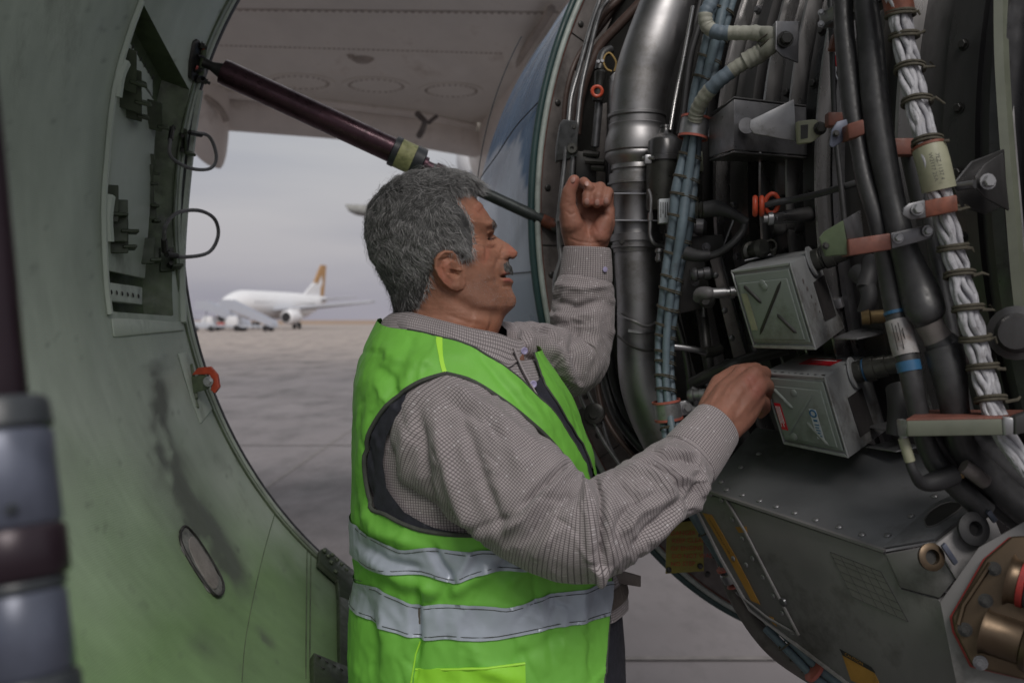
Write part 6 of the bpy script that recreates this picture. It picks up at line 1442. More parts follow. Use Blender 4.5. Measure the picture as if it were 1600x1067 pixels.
# close round the far side: far front edge is written with theta as 2*pi + theta
far = [(2 * PI + t, z) for t, z in FEs]
keepF = [(2 * PI - .55, zb_), (2 * PI - .5, zof(900))] + [(2 * PI + .0, zof(780))] + far[::-1] + [(2 * PI - .9, zof(535)), (2 * PI - 1.5, zof(520)), (PI + .4, zof(503)), (PI, ztop_back)]
keep_all = keep + keepF
arm_px = [(697, 583), (740, 597), (790, 632), (835, 672), (870, 712), (888, 757), (875, 800), (825, 828), (760, 834), (700, 832), (650, 822), (612, 802), (590, 790), (583, 745), (586, 700), (597, 660), (620, 625), (655, 598)]
AH = [tuple(q) for q in cr_spline([tinv(*q) for q in arm_px] + [tinv(*arm_px[0])], 4)][:-1]
AHf = [(2 * PI - t, z) for t, z in AH]
def vestpiece(name, keep_, holes, off, m, th0=0.0, th1=2 * PI + 1.3, z0=zb_, z1=zof(485), st=.0105, sz=.0042, parent=None):
    U, Vv, q = cutgrid(np.arange(th0, th1, st), np.arange(z0, z1, sz), keep=keep_, holes=holes)
    p = TS(U, Vv, 0.)
    n = TS(U, Vv, 1.) - p
    d = tdisp(p, U)
    p = p + n * (d + off)[:, None]
    return mk(name, (p.tolist(), q.tolist()), MAT[m], parent or man, smooth=80), U, Vv, p
vest, *_ = vestpiece('vest', keep_all, [AH, AHf], .010, 'vest_green')
def on_vest(th, z, off=.010):
    th = np.atleast_1d(np.array(th, float)); z = np.atleast_1d(np.array(z, float))
    p = TS(th, z, 0.); n = TS(th, z, 1.) - p
    return p + n * (tdisp(p, th) + off)[:, None]
def edge_tube(nm, pl, r, m, off=.010, parent=None, closed=False):
    A = on_vest([q[0] for q in pl], [q[1] for q in pl], off)
    if closed: A = np.vstack([A, A[:1]])
    return mk(nm, tube([Vector(v) for v in A], r, 8), MAT[m], parent or vest)
edge_tube('armhole_binding', AH, .0032, 'binding', .009, closed=True)
edge_tube('armhole_binding', AHf, .0032, 'binding', .009, closed=True)
edge_tube('front_binding', NE[4:], .0020, 'binding', .009)
edge_tube('front_binding', FEs, .0016, 'binding', .009)
# reflective bands
def band(top, bot, ztf, zbf):
    T = [tinv(*q) for q in top]; B = [tinv(*q) for q in bot]
    T = [tuple(q) for q in cr_spline(T, 4)]; B = [tuple(q) for q in cr_spline(B, 4)]
    # near side from the front to the back, then straight on round the far side
    poly = [(t, z) for t, z in T[::-1]] + [(PI, T[0][1]), (PI + .4, ztf), (2 * PI - .5, ztf), (2 * PI - .5, zbf), (PI + .4, zbf), (PI, B[0][1])] + [(t, z) for t, z in B]
    return poly
b1 = band([(567, 819), (596, 836), (634, 855), (674, 852), (727, 858), (765, 856), (835, 866), (900, 872), (940, 872)], [(576, 878), (602, 890), (665, 894), (712, 907), (765, 889), (821, 888), (870, 885), (942, 900)], zof(830), zof(885))
b2 = band([(569, 906), (602, 914), (634, 930), (659, 943), (702, 939), (759, 942), (799, 944), (852, 925), (899, 917), (931, 907), (945, 905)], [(561, 947), (602, 971), (659, 994), (702, 993), (759, 996), (821, 986), (884, 972), (941, 958)], zof(915), zof(965))
for bp__ in (b1, b2):
    o, *_ = vestpiece('reflective_band', bp__, [AH], .0125, 'reflective_tape', th0=.05, th1=2 * PI, z0=zof(1010), z1=zof(770), parent=vest)
    nT = len(bp__)
    for k_, dzz in ((0, -.0045), (1, .0045)):
        half = [q for q in bp__ if q[0] < PI]
        up_ = [q for i, q in enumerate(bp__) if q[0] < PI and (i < nT / 2) == (k_ == 0)]
        A = on_vest([q[0] for q in up_], [q[1] + dzz for q in up_], .0130)
        mk('stitching', tube([Vector(v) for v in A], .0005, 4), MAT['binding'], o)
vestpiece('pocket', [tinv(*q) for q in ((655, 1040), (700, 1038), (760, 1034), (818, 1029), (820, 1150), (656, 1150))], [], .0125, 'vest_pocket', th0=.3, th1=PI, z0=zof(1230), z1=zof(860), parent=vest)
edge_tube('pocket_hem', [tinv(*q) for q in ((655, 1042), (700, 1040), (760, 1036), (818, 1031))], .0018, 'vest_seam', .0125)
vestpiece('shoulder_tape', [tinv(*q) for q in ((684, 525), (693, 527), (701, 583), (694, 584), (688, 555))], [AH], .0115, 'vest_seam', th0=.3, th1=PI, z0=zof(600), z1=zof(495), parent=vest)
edge_tube('side_seam', [tinv(*q) for q in ((659, 1000), (652, 1020), (650, 1060), (650, 1120))], .0012, 'vest_seam', .0105)
# dark lining showing inside the vest front and the armhole
lin = vestpiece('lining', [tinv(*q) for q in ((838, 588), (848, 600), (873, 645), (901, 690), (915, 735), (918, 780), (905, 770), (885, 715), (858, 668), (835, 625), (828, 600))], [], .0072, 'navy_cloth', th0=.0, th1=2.2, z0=zof(900), z1=zof(530), parent=vest)[0]
ah_c = [tinv(*q) for q in ((594, 790), (584, 745), (587, 700), (598, 660), (620, 628), (640, 612), (632, 640), (612, 680), (606, 720), (612, 760), (640, 800), (680, 822), (730, 832), (700, 836), (650, 826), (612, 806))]
vestpiece('lining', ah_c, [], .007, 'navy_cloth', th0=.3, th1=PI, z0=zof(900), z1=zof(560), parent=vest)
# ---------------- shirt body
nk_ = [tinv(*q_) for q_ in ((624, 500), (660, 510), (700, 521), (740, 535), (775, 552), (800, 560), (815, 563))]
kp_ = [(-.05, zof(930)), (-.05, nk_[-1][1])] + nk_[::-1] + [(PI, zof(500))] + [(2 * PI - t, z) for t, z in nk_] + [(2 * PI + .05, nk_[-1][1]), (2 * PI + .05, zof(930))]
u_, v_, qs_ = cutgrid(np.arange(-.04, 2 * PI + .04, .028), np.arange(zof(930), zof(485), .0032), keep=kp_)
p = TS(u_, v_, 0.); n = TS(u_, v_, 1.) - p
p = p + n * (tdisp(p, u_) - .001)[:, None]
shirt = mk('shirt', (p.tolist(), qs_.tolist()), MAT['shirt_cloth'], man, smooth=80, uv=np.stack([u_ / (2 * PI) * 310, v_ / .0036], 1))
# placket and buttons
pl_ = [tinv(*q) for q in ((800, 548), (815, 580), (838, 620), (862, 660), (880, 690))]
A = on_vest([q[0] for q in pl_], [q[1] for q in pl_], .002)
mk('placket', tube([Vector(v) for v in A], .009, 8, sp=4, flat=.25, up=(0, -1, 0)), MAT['shirt_cloth'], shirt)
for px, py in ((812, 548), (826, 600)):
    t_, z_ = tinv(px, py); q_ = Vector(on_vest([t_], [z_], .006)[0])
    mk('button', lathe(q_, (.5, -1, 0), [(0, .0052), (.0015, .0055), (.002, .004), (.0012, .0025)], 16), MAT['button_lilac'], shirt)
# collar: double leaf standing round the neck
cn_ = [(621, 486, 1.55, 617, 511), (640, 489, 1.49, 636, 514), (665, 495, 1.466, 662, 520), (700, 504, 1.452, 698, 531), (740, 514, 1.447, 737, 549), (775, 521, 1.46, 766, 563), (806, 531, 1.49, 788, 573), (814, 531, 1.515, 803, 564)]
_cs = []
for xt, yt, dt, xb, yb in cn_:
    t_, z_ = tinv(xb, yb)
    if xt == 621: t_ = PI
    _cs.append((P(xt, yt, dt), Vector(on_vest([t_], [z_], .004)[0])))
_cs = _cs[::-1] + [(Vector((a_.x, 2 * D0 - a_.y, a_.z)), Vector((b_.x, 2 * D0 - b_.y, b_.z))) for a_, b_ in _cs[1:]]
S = cr_spline([list(a_) + list(b_) for a_, b_ in _cs], 6)
lay = []
for k_, (w, o_) in enumerate(((1, 0), (.8, .003), (.5, .0055), (.2, .005), (0, .001), (-.04, -.003), (0, -.005), (.5, -.004), (1, -.003))):
    row = []
    for row_ in S:
        top_ = Vector(row_[:3]); bot_ = Vector(row_[3:])
        c_ = Vector((xof(705), D0, 0)); q_ = bot_.lerp(top_, 1 - w) if False else top_.lerp(bot_, w)
        out_ = Vector((q_.x - c_.x, q_.y - c_.y, 0)).normalized()
        row.append(q_ + out_ * (o_ + .004 * math.sin(w * PI)))
    lay.append(row)
Gc = np.array([[list(v) for v in r] for r in lay]); m_, n_ = Gc.shape[:2]
L_ = np.r_[0, np.cumsum(np.linalg.norm(np.diff(Gc[2], axis=0), axis=1))]
mk('collar', sheet(Gc), MAT['shirt_cloth'], shirt, smooth=50, uv=np.stack([np.tile(L_ / .0036, m_), np.repeat(np.array([0, .8, 2, 3.4, 4.4, 4.6, 4.8, 6.5, 9.]) * 1.5, n_)], 1))
mk('button', lathe(P(786, 562, 1.458), (.2, -1, 0), [(0, .004), (.0015, .0042), (.002, .003)], 14), MAT['button_lilac'], shirt)
# ---------------- sleeves
def sleeve(name, rows, cells, folds, seed, amp, nu=150, nv=16, flat_=.85, tailr=None):
    S = cr_spline(rows, nv)                      # px py d r(px) [flat]
    C_ = np.array([list(P(*q[:3])) for q in S]); T = np.gradient(C_, axis=0); T /= np.linalg.norm(T, axis=1)[:, None]
    X = np.cross(T, np.array([0, 1, 0])); X /= np.linalg.norm(X, axis=1)[:, None]
    Y = np.cross(T, X); R_ = S[:, 3] * S[:, 2] / F
    fl = S[:, 4] if S.shape[1] > 4 else np.full(len(S), flat_)
    a = np.linspace(0, 2 * PI, nu + 1)
    G = C_[:, None, :] + X[:, None, :] * (np.cos(a)[None, :, None] * R_[:, None, None]) + Y[:, None, :] * (np.sin(a)[None, :, None] * (R_ * fl)[:, None, None])
    Ls = np.r_[0, np.cumsum(np.linalg.norm(np.diff(C_, axis=0), axis=1))]
    N_ = X[:, None, :] * np.cos(a)[None, :, None] + Y[:, None, :] * np.sin(a)[None, :, None]
    P3 = G.reshape(-1, 3); Nn = N_.reshape(-1, 3)
    px = CX + P3[:, 0] / P3[:, 1] * F; py = HY - (P3[:, 2] - CZ) / P3[:, 1] * F
    near = np.clip(-Nn[:, 1] * 2.5 + .3, 0, 1)
    d = 1.55 * strokes(px, py, folds) * near
    LL = np.repeat(Ls, nu + 1); aa = np.tile(a, len(S))
    w = .5 * np.sin(aa + seed)
    d += amp * fbm((LL + .03 * w) * 1.0, np.cos(aa) * .09, np.sin(aa) * .09, 14, 3, seed)
    d += amp * .85 * (1 - 2.4 * np.abs(fbm(LL * 1.4 + .02 * w, np.cos(aa) * .05, np.sin(aa) * .05, 26, 2, seed + 3)))
    # the seam ends fixed
    P3 = P3 + Nn * d[:, None]
    G = P3.reshape(G.shape)
    o = mk(name, sheet(G), MAT['shirt_cloth'], shirt, smooth=80, uv=np.stack([aa / (2 * PI) * cells, LL / .0036], 1))
    return o, G
nf = [([(925, 738), (937, 770), (939, 830), (938, 895)], -.007, 4.5), ([(915, 745), (922, 800), (922, 880)], .005, 9), ([(952, 760), (955, 820), (952, 880)], .004, 9), ([(938, 880), (936, 903)], .012, 12),
      ([(908, 712), (880, 732), (840, 768), (800, 812)], -.008, 7), ([(900, 730), (868, 758), (830, 792), (780, 835)], .007, 10), ([(905, 765), (860, 800), (820, 850)], -.005, 8), ([(880, 820), (850, 850), (830, 875)], .004, 8),
      ([(655, 640), (662, 700), (670, 765), (690, 818)], -.007, 8), ([(682, 650), (695, 715), (720, 785), (756, 840)], .008, 12), ([(720, 640), (740, 700), (760, 760), (790, 840)], -.005, 10), ([(770, 650), (800, 700), (820, 740)], .004, 12),
      ([(700, 600), (740, 625), (790, 660), (840, 700)], .004, 9), ([(690, 620), (740, 650), (800, 700)], -.003, 7), ([(640, 660), (632, 720), (640, 780)], .005, 9), ([(612, 700), (615, 760), (640, 800)], -.004, 7),
      ([(700, 790), (735, 840), (780, 862)], -.005, 7), ([(715, 830), (760, 820), (830, 800)], -.003, 6),
      ([(988, 722), (1020, 721), (1047, 738), (1066, 762), (1070, 785)], -.008, 5), ([(975, 735), (1012, 735), (1035, 752), (1052, 780)], .007, 8), ([(1014, 703), (1042, 714), (1068, 717), (1090, 728)], -.005, 4), ([(1030, 700), (1060, 705), (1085, 712)], .004, 5),
      ([(960, 748), (990, 778), (1000, 800)], -.004, 6), ([(1062, 779), (1020, 822), (985, 858)], -.006, 7), ([(1078, 775), (1040, 820), (1005, 850)], .006, 8), ([(1050, 775), (1000, 800), (965, 838)], .004, 8), ([(985, 790), (965, 820), (955, 850)], -.004, 7),
      ([(1090, 735), (1085, 765), (1065, 800)], -.005, 6), ([(1098, 750), (1096, 775), (1080, 800)], .005, 6), ([(1058, 742), (1080, 752), (1098, 748)], .004, 5)]
ff = [([(868, 470), (900, 480), (940, 470)], -.006, 6), ([(858, 490), (890, 500), (930, 490)], .005, 7), ([(830, 515), (860, 520), (880, 545)], -.006, 6), ([(850, 535), (880, 560), (900, 600)], .006, 9), ([(905, 500), (895, 545), (905, 590)], -.005, 7),
      ([(925, 480), (930, 530), (915, 580)], .004, 8), ([(835, 560), (860, 585), (890, 605)], -.004, 6), ([(870, 445), (910, 452), (950, 446)], .004, 5), ([(820, 510), (815, 540), (830, 570)], -.005, 6)]
nf += creases(16, 880, 1000, 740, 880, 1.4, .5, 20, 60, .0016, 2.2, 4) + creases(16, 1000, 1100, 700, 820, 2.2, .5, 18, 50, .0016, 2, 4) + creases(16, 620, 780, 610, 830, 1.2, .5, 25, 70, .0014, 2.4, 5) + creases(10, 760, 900, 650, 850, 2.3, .4, 25, 70, .0014, 2.4, 5)
ff += creases(16, 840, 950, 450, 610, .3, .6, 15, 45, .0016, 2, 4)
near_rows = [(655, 640, 1.46, 62, .8), (668, 652, 1.42, 82, .8), (690, 668, 1.37, 92, .8), (735, 710, 1.335, 96, .8), (788, 755, 1.31, 95, .82), (838, 795, 1.29, 90, .85), (885, 822, 1.275, 84, .88), (925, 826, 1.27, 78, .9), (968, 806, 1.28, 70, .9), (1010, 778, 1.30, 63, .9), (1046, 748, 1.33, 57, .9), (1070, 726, 1.35, 50, .9), (1081, 713, 1.357, 44, .9)]
sleeve('sleeve', near_rows, 150, nf, 11, .0040, nu=200, nv=20)
cuff_rows = [(1074, 722, 1.352, 49, .85), (1079, 715, 1.356, 50, .85), (1096, 694, 1.375, 47, .85), (1112, 674, 1.392, 43.5, .85), (1118, 666, 1.398, 42, .85), (1119.5, 664, 1.40, 40, .85), (1115, 670, 1.395, 38, .85), (1100, 690, 1.38, 38, .8)]
def cuff(rows, cells, seed):
    S = cr_spline(rows[:6], 8); S = np.vstack([S, rows[6:]])
    C_ = np.array([list(P(*q[:3])) for q in S]); T = P(*rows[4][:3]) - P(*rows[1][:3]); T = np.array(T.normalized())
    X = np.cross(T, np.array([0, 1, 0])); X /= np.linalg.norm(X); Y = np.cross(T, X); R_ = S[:, 3] * S[:, 2] / F
    a = np.linspace(0, 2 * PI, 121)
    wob = 1 + .018 * np.sin(2 * a + seed) + .012 * np.sin(3 * a)
    G = C_[:, None, :] + X[None, None, :] * (np.cos(a) * wob)[None, :, None] * R_[:, None, None] + Y[None, None, :] * (np.sin(a) * wob)[None, :, None] * (R_ * S[:, 4])[:, None, None]
    Ls = np.r_[0, np.cumsum(np.linalg.norm(np.diff(C_, axis=0), axis=1))]
    aa = np.tile(a, len(S))
    return mk('cuff', sheet(G), MAT['shirt_cloth'], shirt, smooth=60, uv=np.stack([aa / (2 * PI) * cells, np.repeat(Ls, 121) / .0036], 1))
cuff(cuff_rows, 68, 1)
sleeve('sleeve', [(770, 545, 1.60, 40, .9), (800, 548, 1.63, 44, .9), (838, 555, 1.68, 49, .9), (872, 566, 1.71, 52, .9), (895, 562, 1.74, 52, .9), (906, 530, 1.76, 50, .9), (910, 495, 1.77, 48, .9), (911, 462, 1.775, 46, .9), (914, 440, 1.78, 41, .9), (915, 434, 1.78, 37, .9)], 92, ff, 23, .0042, nu=160, nv=14)
cuff([(915, 444, 1.78, 38, .85), (915, 438, 1.78, 41, .85), (916, 420, 1.78, 40, .85), (917, 396, 1.78, 37.5, .85), (917, 389, 1.78, 36.5, .85), (917, 387, 1.78, 35, .85), (917, 393, 1.78, 34, .85), (917, 410, 1.78, 33, .8)], 62, 2)
mk('button', lathe(P(945, 421, 1.747), (.5, -1, 0), [(0, .0045), (.0015, .0048), (.002, .003)], 14), MAT['button_lilac'], shirt)
# ---------------- trousers, belt, shoes
Uz = np.array([zof(884), zof(900), zof(940), zof(1000), zof(1067), zof(1180), zof(1260)])
th_ = np.linspace(0, 2 * PI, 97)
Gt = np.array([TS(th_, np.full_like(th_, z), -.004 if i < 1 else -.010) for i, z in enumerate(Uz)])
tr = mk('trousers', sheet(Gt), MAT['navy_cloth'], man, smooth=70)
for s_, dx in ((-1, .05), (1, -.03)):
    hip = Vector((xof(772), D0 + s_ * .095, .80)); knee = Vector((xof(780) + dx, D0 + s_ * .13, .50)); ank = Vector((xof(765) + dx, D0 + s_ * .14, .09))
    mk('trouser_leg', tube([hip + Vector((0, 0, .08)), hip, hip.lerp(knee, .5), knee, knee.lerp(ank, .5), ank], [.15, .125, .105, .085, .085, .08], 26, sp=5), MAT['navy_cloth'], tr)
    sh = ank + Vector((0, 0, -.05))
    mk('shoe', tube([sh + Vector((-.09, 0, .005)), sh + Vector((-.05, 0, .015)), sh + Vector((.04, 0, .02)), sh + Vector((.12, 0, .0)), sh + Vector((.19, 0, -.008))], [.03, .042, .045, .038, .02], 18, sp=4, up=(0, 1, 0), flat=.9), MAT['shoe'], man)
bl2 = mk('belt', sheet(np.array([TS(th_, np.full_like(th_, z), o_) for z, o_ in ((zof(888), .0), (zof(889), .004), (zof(911), .004), (zof(912), .0))])), MAT['belt_leather'], man, smooth=30)
mk('belt_tail', prism([P(905, 897, 1.44), P(962, 889, 1.45), P(1001, 900, 1.46), P(1001, 917, 1.46), P(949, 909, 1.45), P(905, 908, 1.44)], (.001, .004, 0)), MAT['belt_leather'], bl2, bevel=.001)

# ---------------- body: head and neck from slices, hands and arms grown as one skin
HR = np.array([  # py, back px, front px, half width mm, front taper
    (281, 672, 700, 12, .0), (284, 655, 712, 30, .0), (289, 636, 722, 46, .0), (297, 618, 731, 58, .02), (308, 604, 741, 66, .05), (322, 594, 753, 72, .08), (335, 589, 763, 75, .10), (345, 587, 770, 76.5, .12), (352, 586, 773, 77, .12),
    (360, 586, 771, 77, .14), (369, 587, 769, 77, .17), (378, 588, 770, 76.5, .19), (388, 590, 774, 76, .21), (396, 593, 778, 75.5, .23), (404, 597, 782, 75, .25), (412, 601, 786, 74, .27), (420, 605, 789, 73.5, .28), (433, 612, 792, 72, .29),
    (448, 619, 796, 70, .31), (465, 624, 800, 67, .34), (478, 627, 800, 65, .34), (486, 627, 795, 64, .3), (493, 627, 791, 64, .22), (500, 626, 787, 65, .14), (510, 623, 783, 66, .08), (525, 619, 776, 67, .0), (550, 612, 768, 67, 0), (590, 606, 764, 66, 0)], float)
hz = np.linspace(zof(590), zof(280.5), 330)
# denser rows over the face
HPY = np.concatenate([np.linspace(590, 500, 40), np.linspace(499, 340, 215), np.linspace(339, 290, 44), np.linspace(289, 281.2, 14)])
def hcol(c):
    yy = np.linspace(281, 590, 1237); v = np.interp(yy, HR[:, 0], HR[:, c]); k = np.hanning(13); k /= k.sum()
    return np.interp(HPY, yy, np.convolve(np.pad(v, 6, mode='edge'), k, 'valid'))
hxb, hxf, hw, hk = hcol(1), hcol(2), hcol(3) / 1000, hcol(4)
nose_y = [360, 366, 371, 379, 387, 393, 399, 403.5, 407, 411]; nose_p = [0, 3, 11, 24, 31, 34, 30, 23, 7, 0]; nose_w = [.006, .007, .008, .010, .013, .0155, .0165, .0165, .015, .012]
hn = np.interp(HPY, nose_y, nose_p, 0, 0) * D0 / F; hnw = np.interp(HPY, nose_y, nose_w)
k = np.hanning(7); k /= k.sum(); hn = np.convolve(np.pad(hn, 3, mode='edge'), k, 'valid')
hl_ = np.interp(HPY, [404, 409, 414, 419, 424, 428, 431.5, 434, 437, 440, 444, 449, 455, 464, 472, 480, 487, 492], [0, 9, 11, 11, 11, 7, 1, 4, 9, 10, 7, 4, 5, 7.5, 8, 5, 2, 0], 0, 0) * D0 / F
hl_ = np.convolve(np.pad(hl_, 2, mode='edge'), np.array([1, 2, 3, 2, 1]) / 9, 'valid')
hlw = np.interp(HPY, [404, 430, 445, 470, 490], [.020, .026, .024, .027, .030])
na_ = 460
ha_ = np.linspace(0, 2 * PI, na_ + 1)[:-1]; ha_ = ha_ - .22 * np.sin(ha_)        # denser at the face
A_, I_ = np.meshgrid(ha_, np.arange(len(HPY)))
xb, xf = xof(hxb)[I_], xof(hxf)[I_]; a_ = (xf - xb) / 2; xc_ = (xf + xb) / 2
c_, s_ = np.cos(A_), np.sin(A_); cp = np.clip(c_, 0, 1)
Yh = hw[I_] * np.sign(s_) * np.abs(s_) ** .92 * (1 - hk[I_] * cp ** 2.2)
Xh = xc_ + a_ * np.sign(c_) * np.abs(c_) ** .95 + (hn[I_] * np.exp(-(Yh / hnw[I_]) ** 2) + hl_[I_] * np.exp(-(Yh / hlw[I_]) ** 2)) * (c_ > 0)
Zh = np.repeat(zof(HPY)[:, None], na_, 1)
Hp = np.stack([Xh, Yh, Zh], -1)                    # Yh : + towards the camera
def gnorm(G):
    du = np.roll(G, -1, 1) - np.roll(G, 1, 1); dv = np.gradient(G, axis=0)
    n_ = np.cross(dv, du); n_ /= np.linalg.norm(n_, axis=2)[..., None] + 1e-12
    return n_
Hn = gnorm(Hp)
if (Hn[150, :, 0] * c_[150]).sum() < 0: Hn = -Hn
rot = rad(9)
def place(Q):
    cx_ = xof(690); x = Q[:, 0] - cx_; y = -Q[:, 1]           # y away from the camera
    return np.stack([cx_ + x * math.cos(rot) - y * math.sin(rot), D0 + x * math.sin(rot) + y * math.cos(rot), Q[:, 2]], 1)
_m = place(np.stack([Xh.ravel(), np.abs(Yh).ravel(), Zh.ravel()], 1))      # every vertex mirrored to the near side, as seen in the photo
mpx = CX + _m[:, 0] / _m[:, 1] * F; mpy = HY - (_m[:, 2] - CZ) / _m[:, 1] * F
# traced px are near-surface px
ear = [(677, 404), (683, 395), (694, 390), (705, 391), (713, 398), (717, 408), (720, 420), (727, 432), (728, 443), (724, 452), (714, 456), (703, 452), (692, 442), (684, 430), (678, 418)]
es, _, _ = sdist(mpx, mpy, ear); es = es
side = np.clip((np.abs(Yh).ravel() - .035) / .01, 0, 1)
eh = np.clip((es + 1.0) / 3.2, 0, 1); eh = eh * eh * (3 - 2 * eh)
efr = np.clip((728 - mpx) / 40, .15, 1)
d = .0145 * eh * efr * side
d += side * strokes(mpx, mpy, [([(714, 405), (705, 395), (693, 394), (683, 403), (682, 417), (689, 433)], .0030, 2.6), ([(709, 408), (700, 402), (691, 405), (689, 416), (694, 430)], -.0034, 2.4), ([(705, 406), (699, 414), (701, 428), (709, 438)], .0022, 3.0),
    ([(709, 421), (707, 429)], -.0085, 5.5), ([(711, 428), (716, 431)], -.004, 3), ([(718, 419), (719, 424)], .0032, 3.2), ([(706, 444), (714, 447), (719, 445)], .0022, 6), ([(676, 398), (671, 412), (674, 430), (688, 448), (704, 458)], -.004, 4), ([(722, 400), (724, 415)], -.002, 4)])
d += strokes(mpx, mpy, [([(764, 371), (770, 370)], -.0055, 6), ([(771, 371)], .0028, 3.4), ([(761, 366), (767, 362), (775, 362)], .0020, 2.4), ([(762, 374), (768, 374.5), (774, 374)], -.0014, 1.2), ([(761, 380), (768, 383), (774, 381)], .0014, 2.8), ([(759, 387), (767, 389), (774, 387)], -.0008, 2.2),
    ([(757, 354), (766, 350), (775, 351)], .0026, 5), ([(742, 372), (748, 374)], -.0012, 1.8), ([(738, 383), (748, 379)], -.001, 1.6), ([(740, 367), (747, 369)], -.001, 1.5),
    ([(735, 358)], -.0035, 16), ([(728, 398), (745, 394), (758, 394)], .0035, 13), ([(784, 398), (778, 408), (773, 420), (775, 436), (781, 446)], -.0014, 4), ([(764, 408), (762, 425), (766, 440)], .0020, 13),
    ([(787, 386), (783, 394), (786, 403)], -.0018, 2.4), ([(793, 398)], .0016, 5), ([(797, 405.5)], -.0035, 2.5),
    ([(782, 432.5), (790, 431.5), (798, 431.5)], -.0035, 1.8), ([(785, 427), (797, 426)], .0016, 3), ([(784, 438), (798, 438)], .0020, 3), ([(785, 448), (798, 447)], -.0015, 3),
    ([(690, 455), (715, 472), (745, 488), (785, 494)], -.0028, 9), ([(722, 452), (748, 472), (778, 482)], .0022, 12), ([(735, 500), (765, 508)], .004, 14), ([(760, 500), (740, 494), (715, 484)], .001, 8), ([(755, 508), (730, 503), (700, 492)], -.001, 3),
    ([(745, 318), (753, 326)], .002, 8), ([(741, 326), (752, 336), (758, 345)], -.0008, 1.5), ([(736, 336), (744, 345)], -.0007, 1.5), ([(640, 470), (665, 490)], -.001, 5)])
d += .0005 * fbm(Xh.ravel(), Yh.ravel(), Zh.ravel(), 60, 3, 3)
Hq = Hp.reshape(-1, 3) + Hn.reshape(-1, 3) * d[:, None]
Hw = place(Hq)
hairpoly = [(748, 291), (732, 298), (710, 304), (715, 318), (725, 332), (734, 346), (738, 362), (738, 382), (734, 398), (727, 406), (720, 403), (713, 393), (700, 386), (688, 387), (676, 395), (670, 410), (671, 432), (668, 448), (658, 462), (650, 474), (636, 484), (618, 492), (560, 500), (540, 400), (560, 260), (700, 230), (742, 262)]
hs2, _, _ = sdist(mpx, mpy, hairpoly)
nH = fbm(Hw[:, 0], Hw[:, 1], Hw[:, 2], 30, 3, 9); nH2 = fbm(Hw[:, 0], Hw[:, 1], Hw[:, 2], 90, 3, 12); nH3 = fbm(Hw[:, 0], Hw[:, 1], Hw[:, 2], 260, 2, 14)
hm = np.clip((hs2 + nH2 * 4 + 1) / 5, 0, 1)
skin0 = np.array([.285, .135, .088]); tone = np.repeat(skin0[None], len(Hw), 0)
def tint(mask, col, k=1.):
    global tone
    mask = np.clip(mask * k, 0, 1)[:, None]; tone = tone * (1 - mask) + np.array(col) * mask
tone = tone * (1 + .14 * nH[:, None] + .11 * nH2[:, None] + .12 * nH3[:, None])
tint(strokes(mpx, mpy, [([(800, 392)], .6, 10), ([(752, 396), (765, 402)], .45, 16), ([(700, 405), (690, 425), (705, 448)], .55, 9), ([(742, 320), (755, 335)], .35, 14)]), (.36, .125, .085))
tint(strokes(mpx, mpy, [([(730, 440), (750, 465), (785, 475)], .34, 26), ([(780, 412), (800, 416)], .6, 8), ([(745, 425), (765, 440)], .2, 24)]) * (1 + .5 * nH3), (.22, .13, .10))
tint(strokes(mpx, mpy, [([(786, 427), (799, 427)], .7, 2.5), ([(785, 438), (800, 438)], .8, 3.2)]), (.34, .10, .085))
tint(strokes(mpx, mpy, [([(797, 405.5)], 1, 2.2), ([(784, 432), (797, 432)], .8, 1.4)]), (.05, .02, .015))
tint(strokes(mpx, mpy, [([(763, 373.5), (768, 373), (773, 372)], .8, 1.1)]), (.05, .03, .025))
tint(np.clip((mpy - 492) / 20, 0, 1) * .35, (.42, .17, .10))
hairtone = np.array([.06, .058, .058])
tint(hm, hairtone)
Vh = Hw.tolist(); nr = len(HPY); Fh = []
idx = np.arange(nr * na_).reshape(nr, na_)
q = np.stack([idx[:-1], np.roll(idx[:-1], -1, 1), np.roll(idx[1:], -1, 1), idx[1:]], -1).reshape(-1, 4)
Fh = q.tolist() + [tuple(idx[-1].tolist())]
# --- arms and hands: capsules fused by a voxel remesh
def cap_chain(pts, n=14):
    """tapered capsule chain with round ends"""
    out = []
    for (a, ra), (b, rb_) in zip(pts[:-1], pts[1:]):
        a = Vector(a); b = Vector(b); ax_ = (b - a); L = ax_.length; pr2 = []
        for k_ in range(5): t_ = -math.cos(k_ / 4 * PI / 2); pr2.append((t_ * ra, max(ra * math.sqrt(max(0, 1 - t_ * t_)), 1e-4)))
        for k_ in range(5): t_ = math.sin(k_ / 4 * PI / 2); pr2.append((L + t_ * rb_, max(rb_ * math.sqrt(max(0, 1 - t_ * t_)), 1e-4)))
        out.append(lathe(a, ax_, pr2, n))
    return out
prim = []
def cc_(*pts): prim.extend(cap_chain([(P(x, y, d_), r) for x, y, d_, r in pts]))
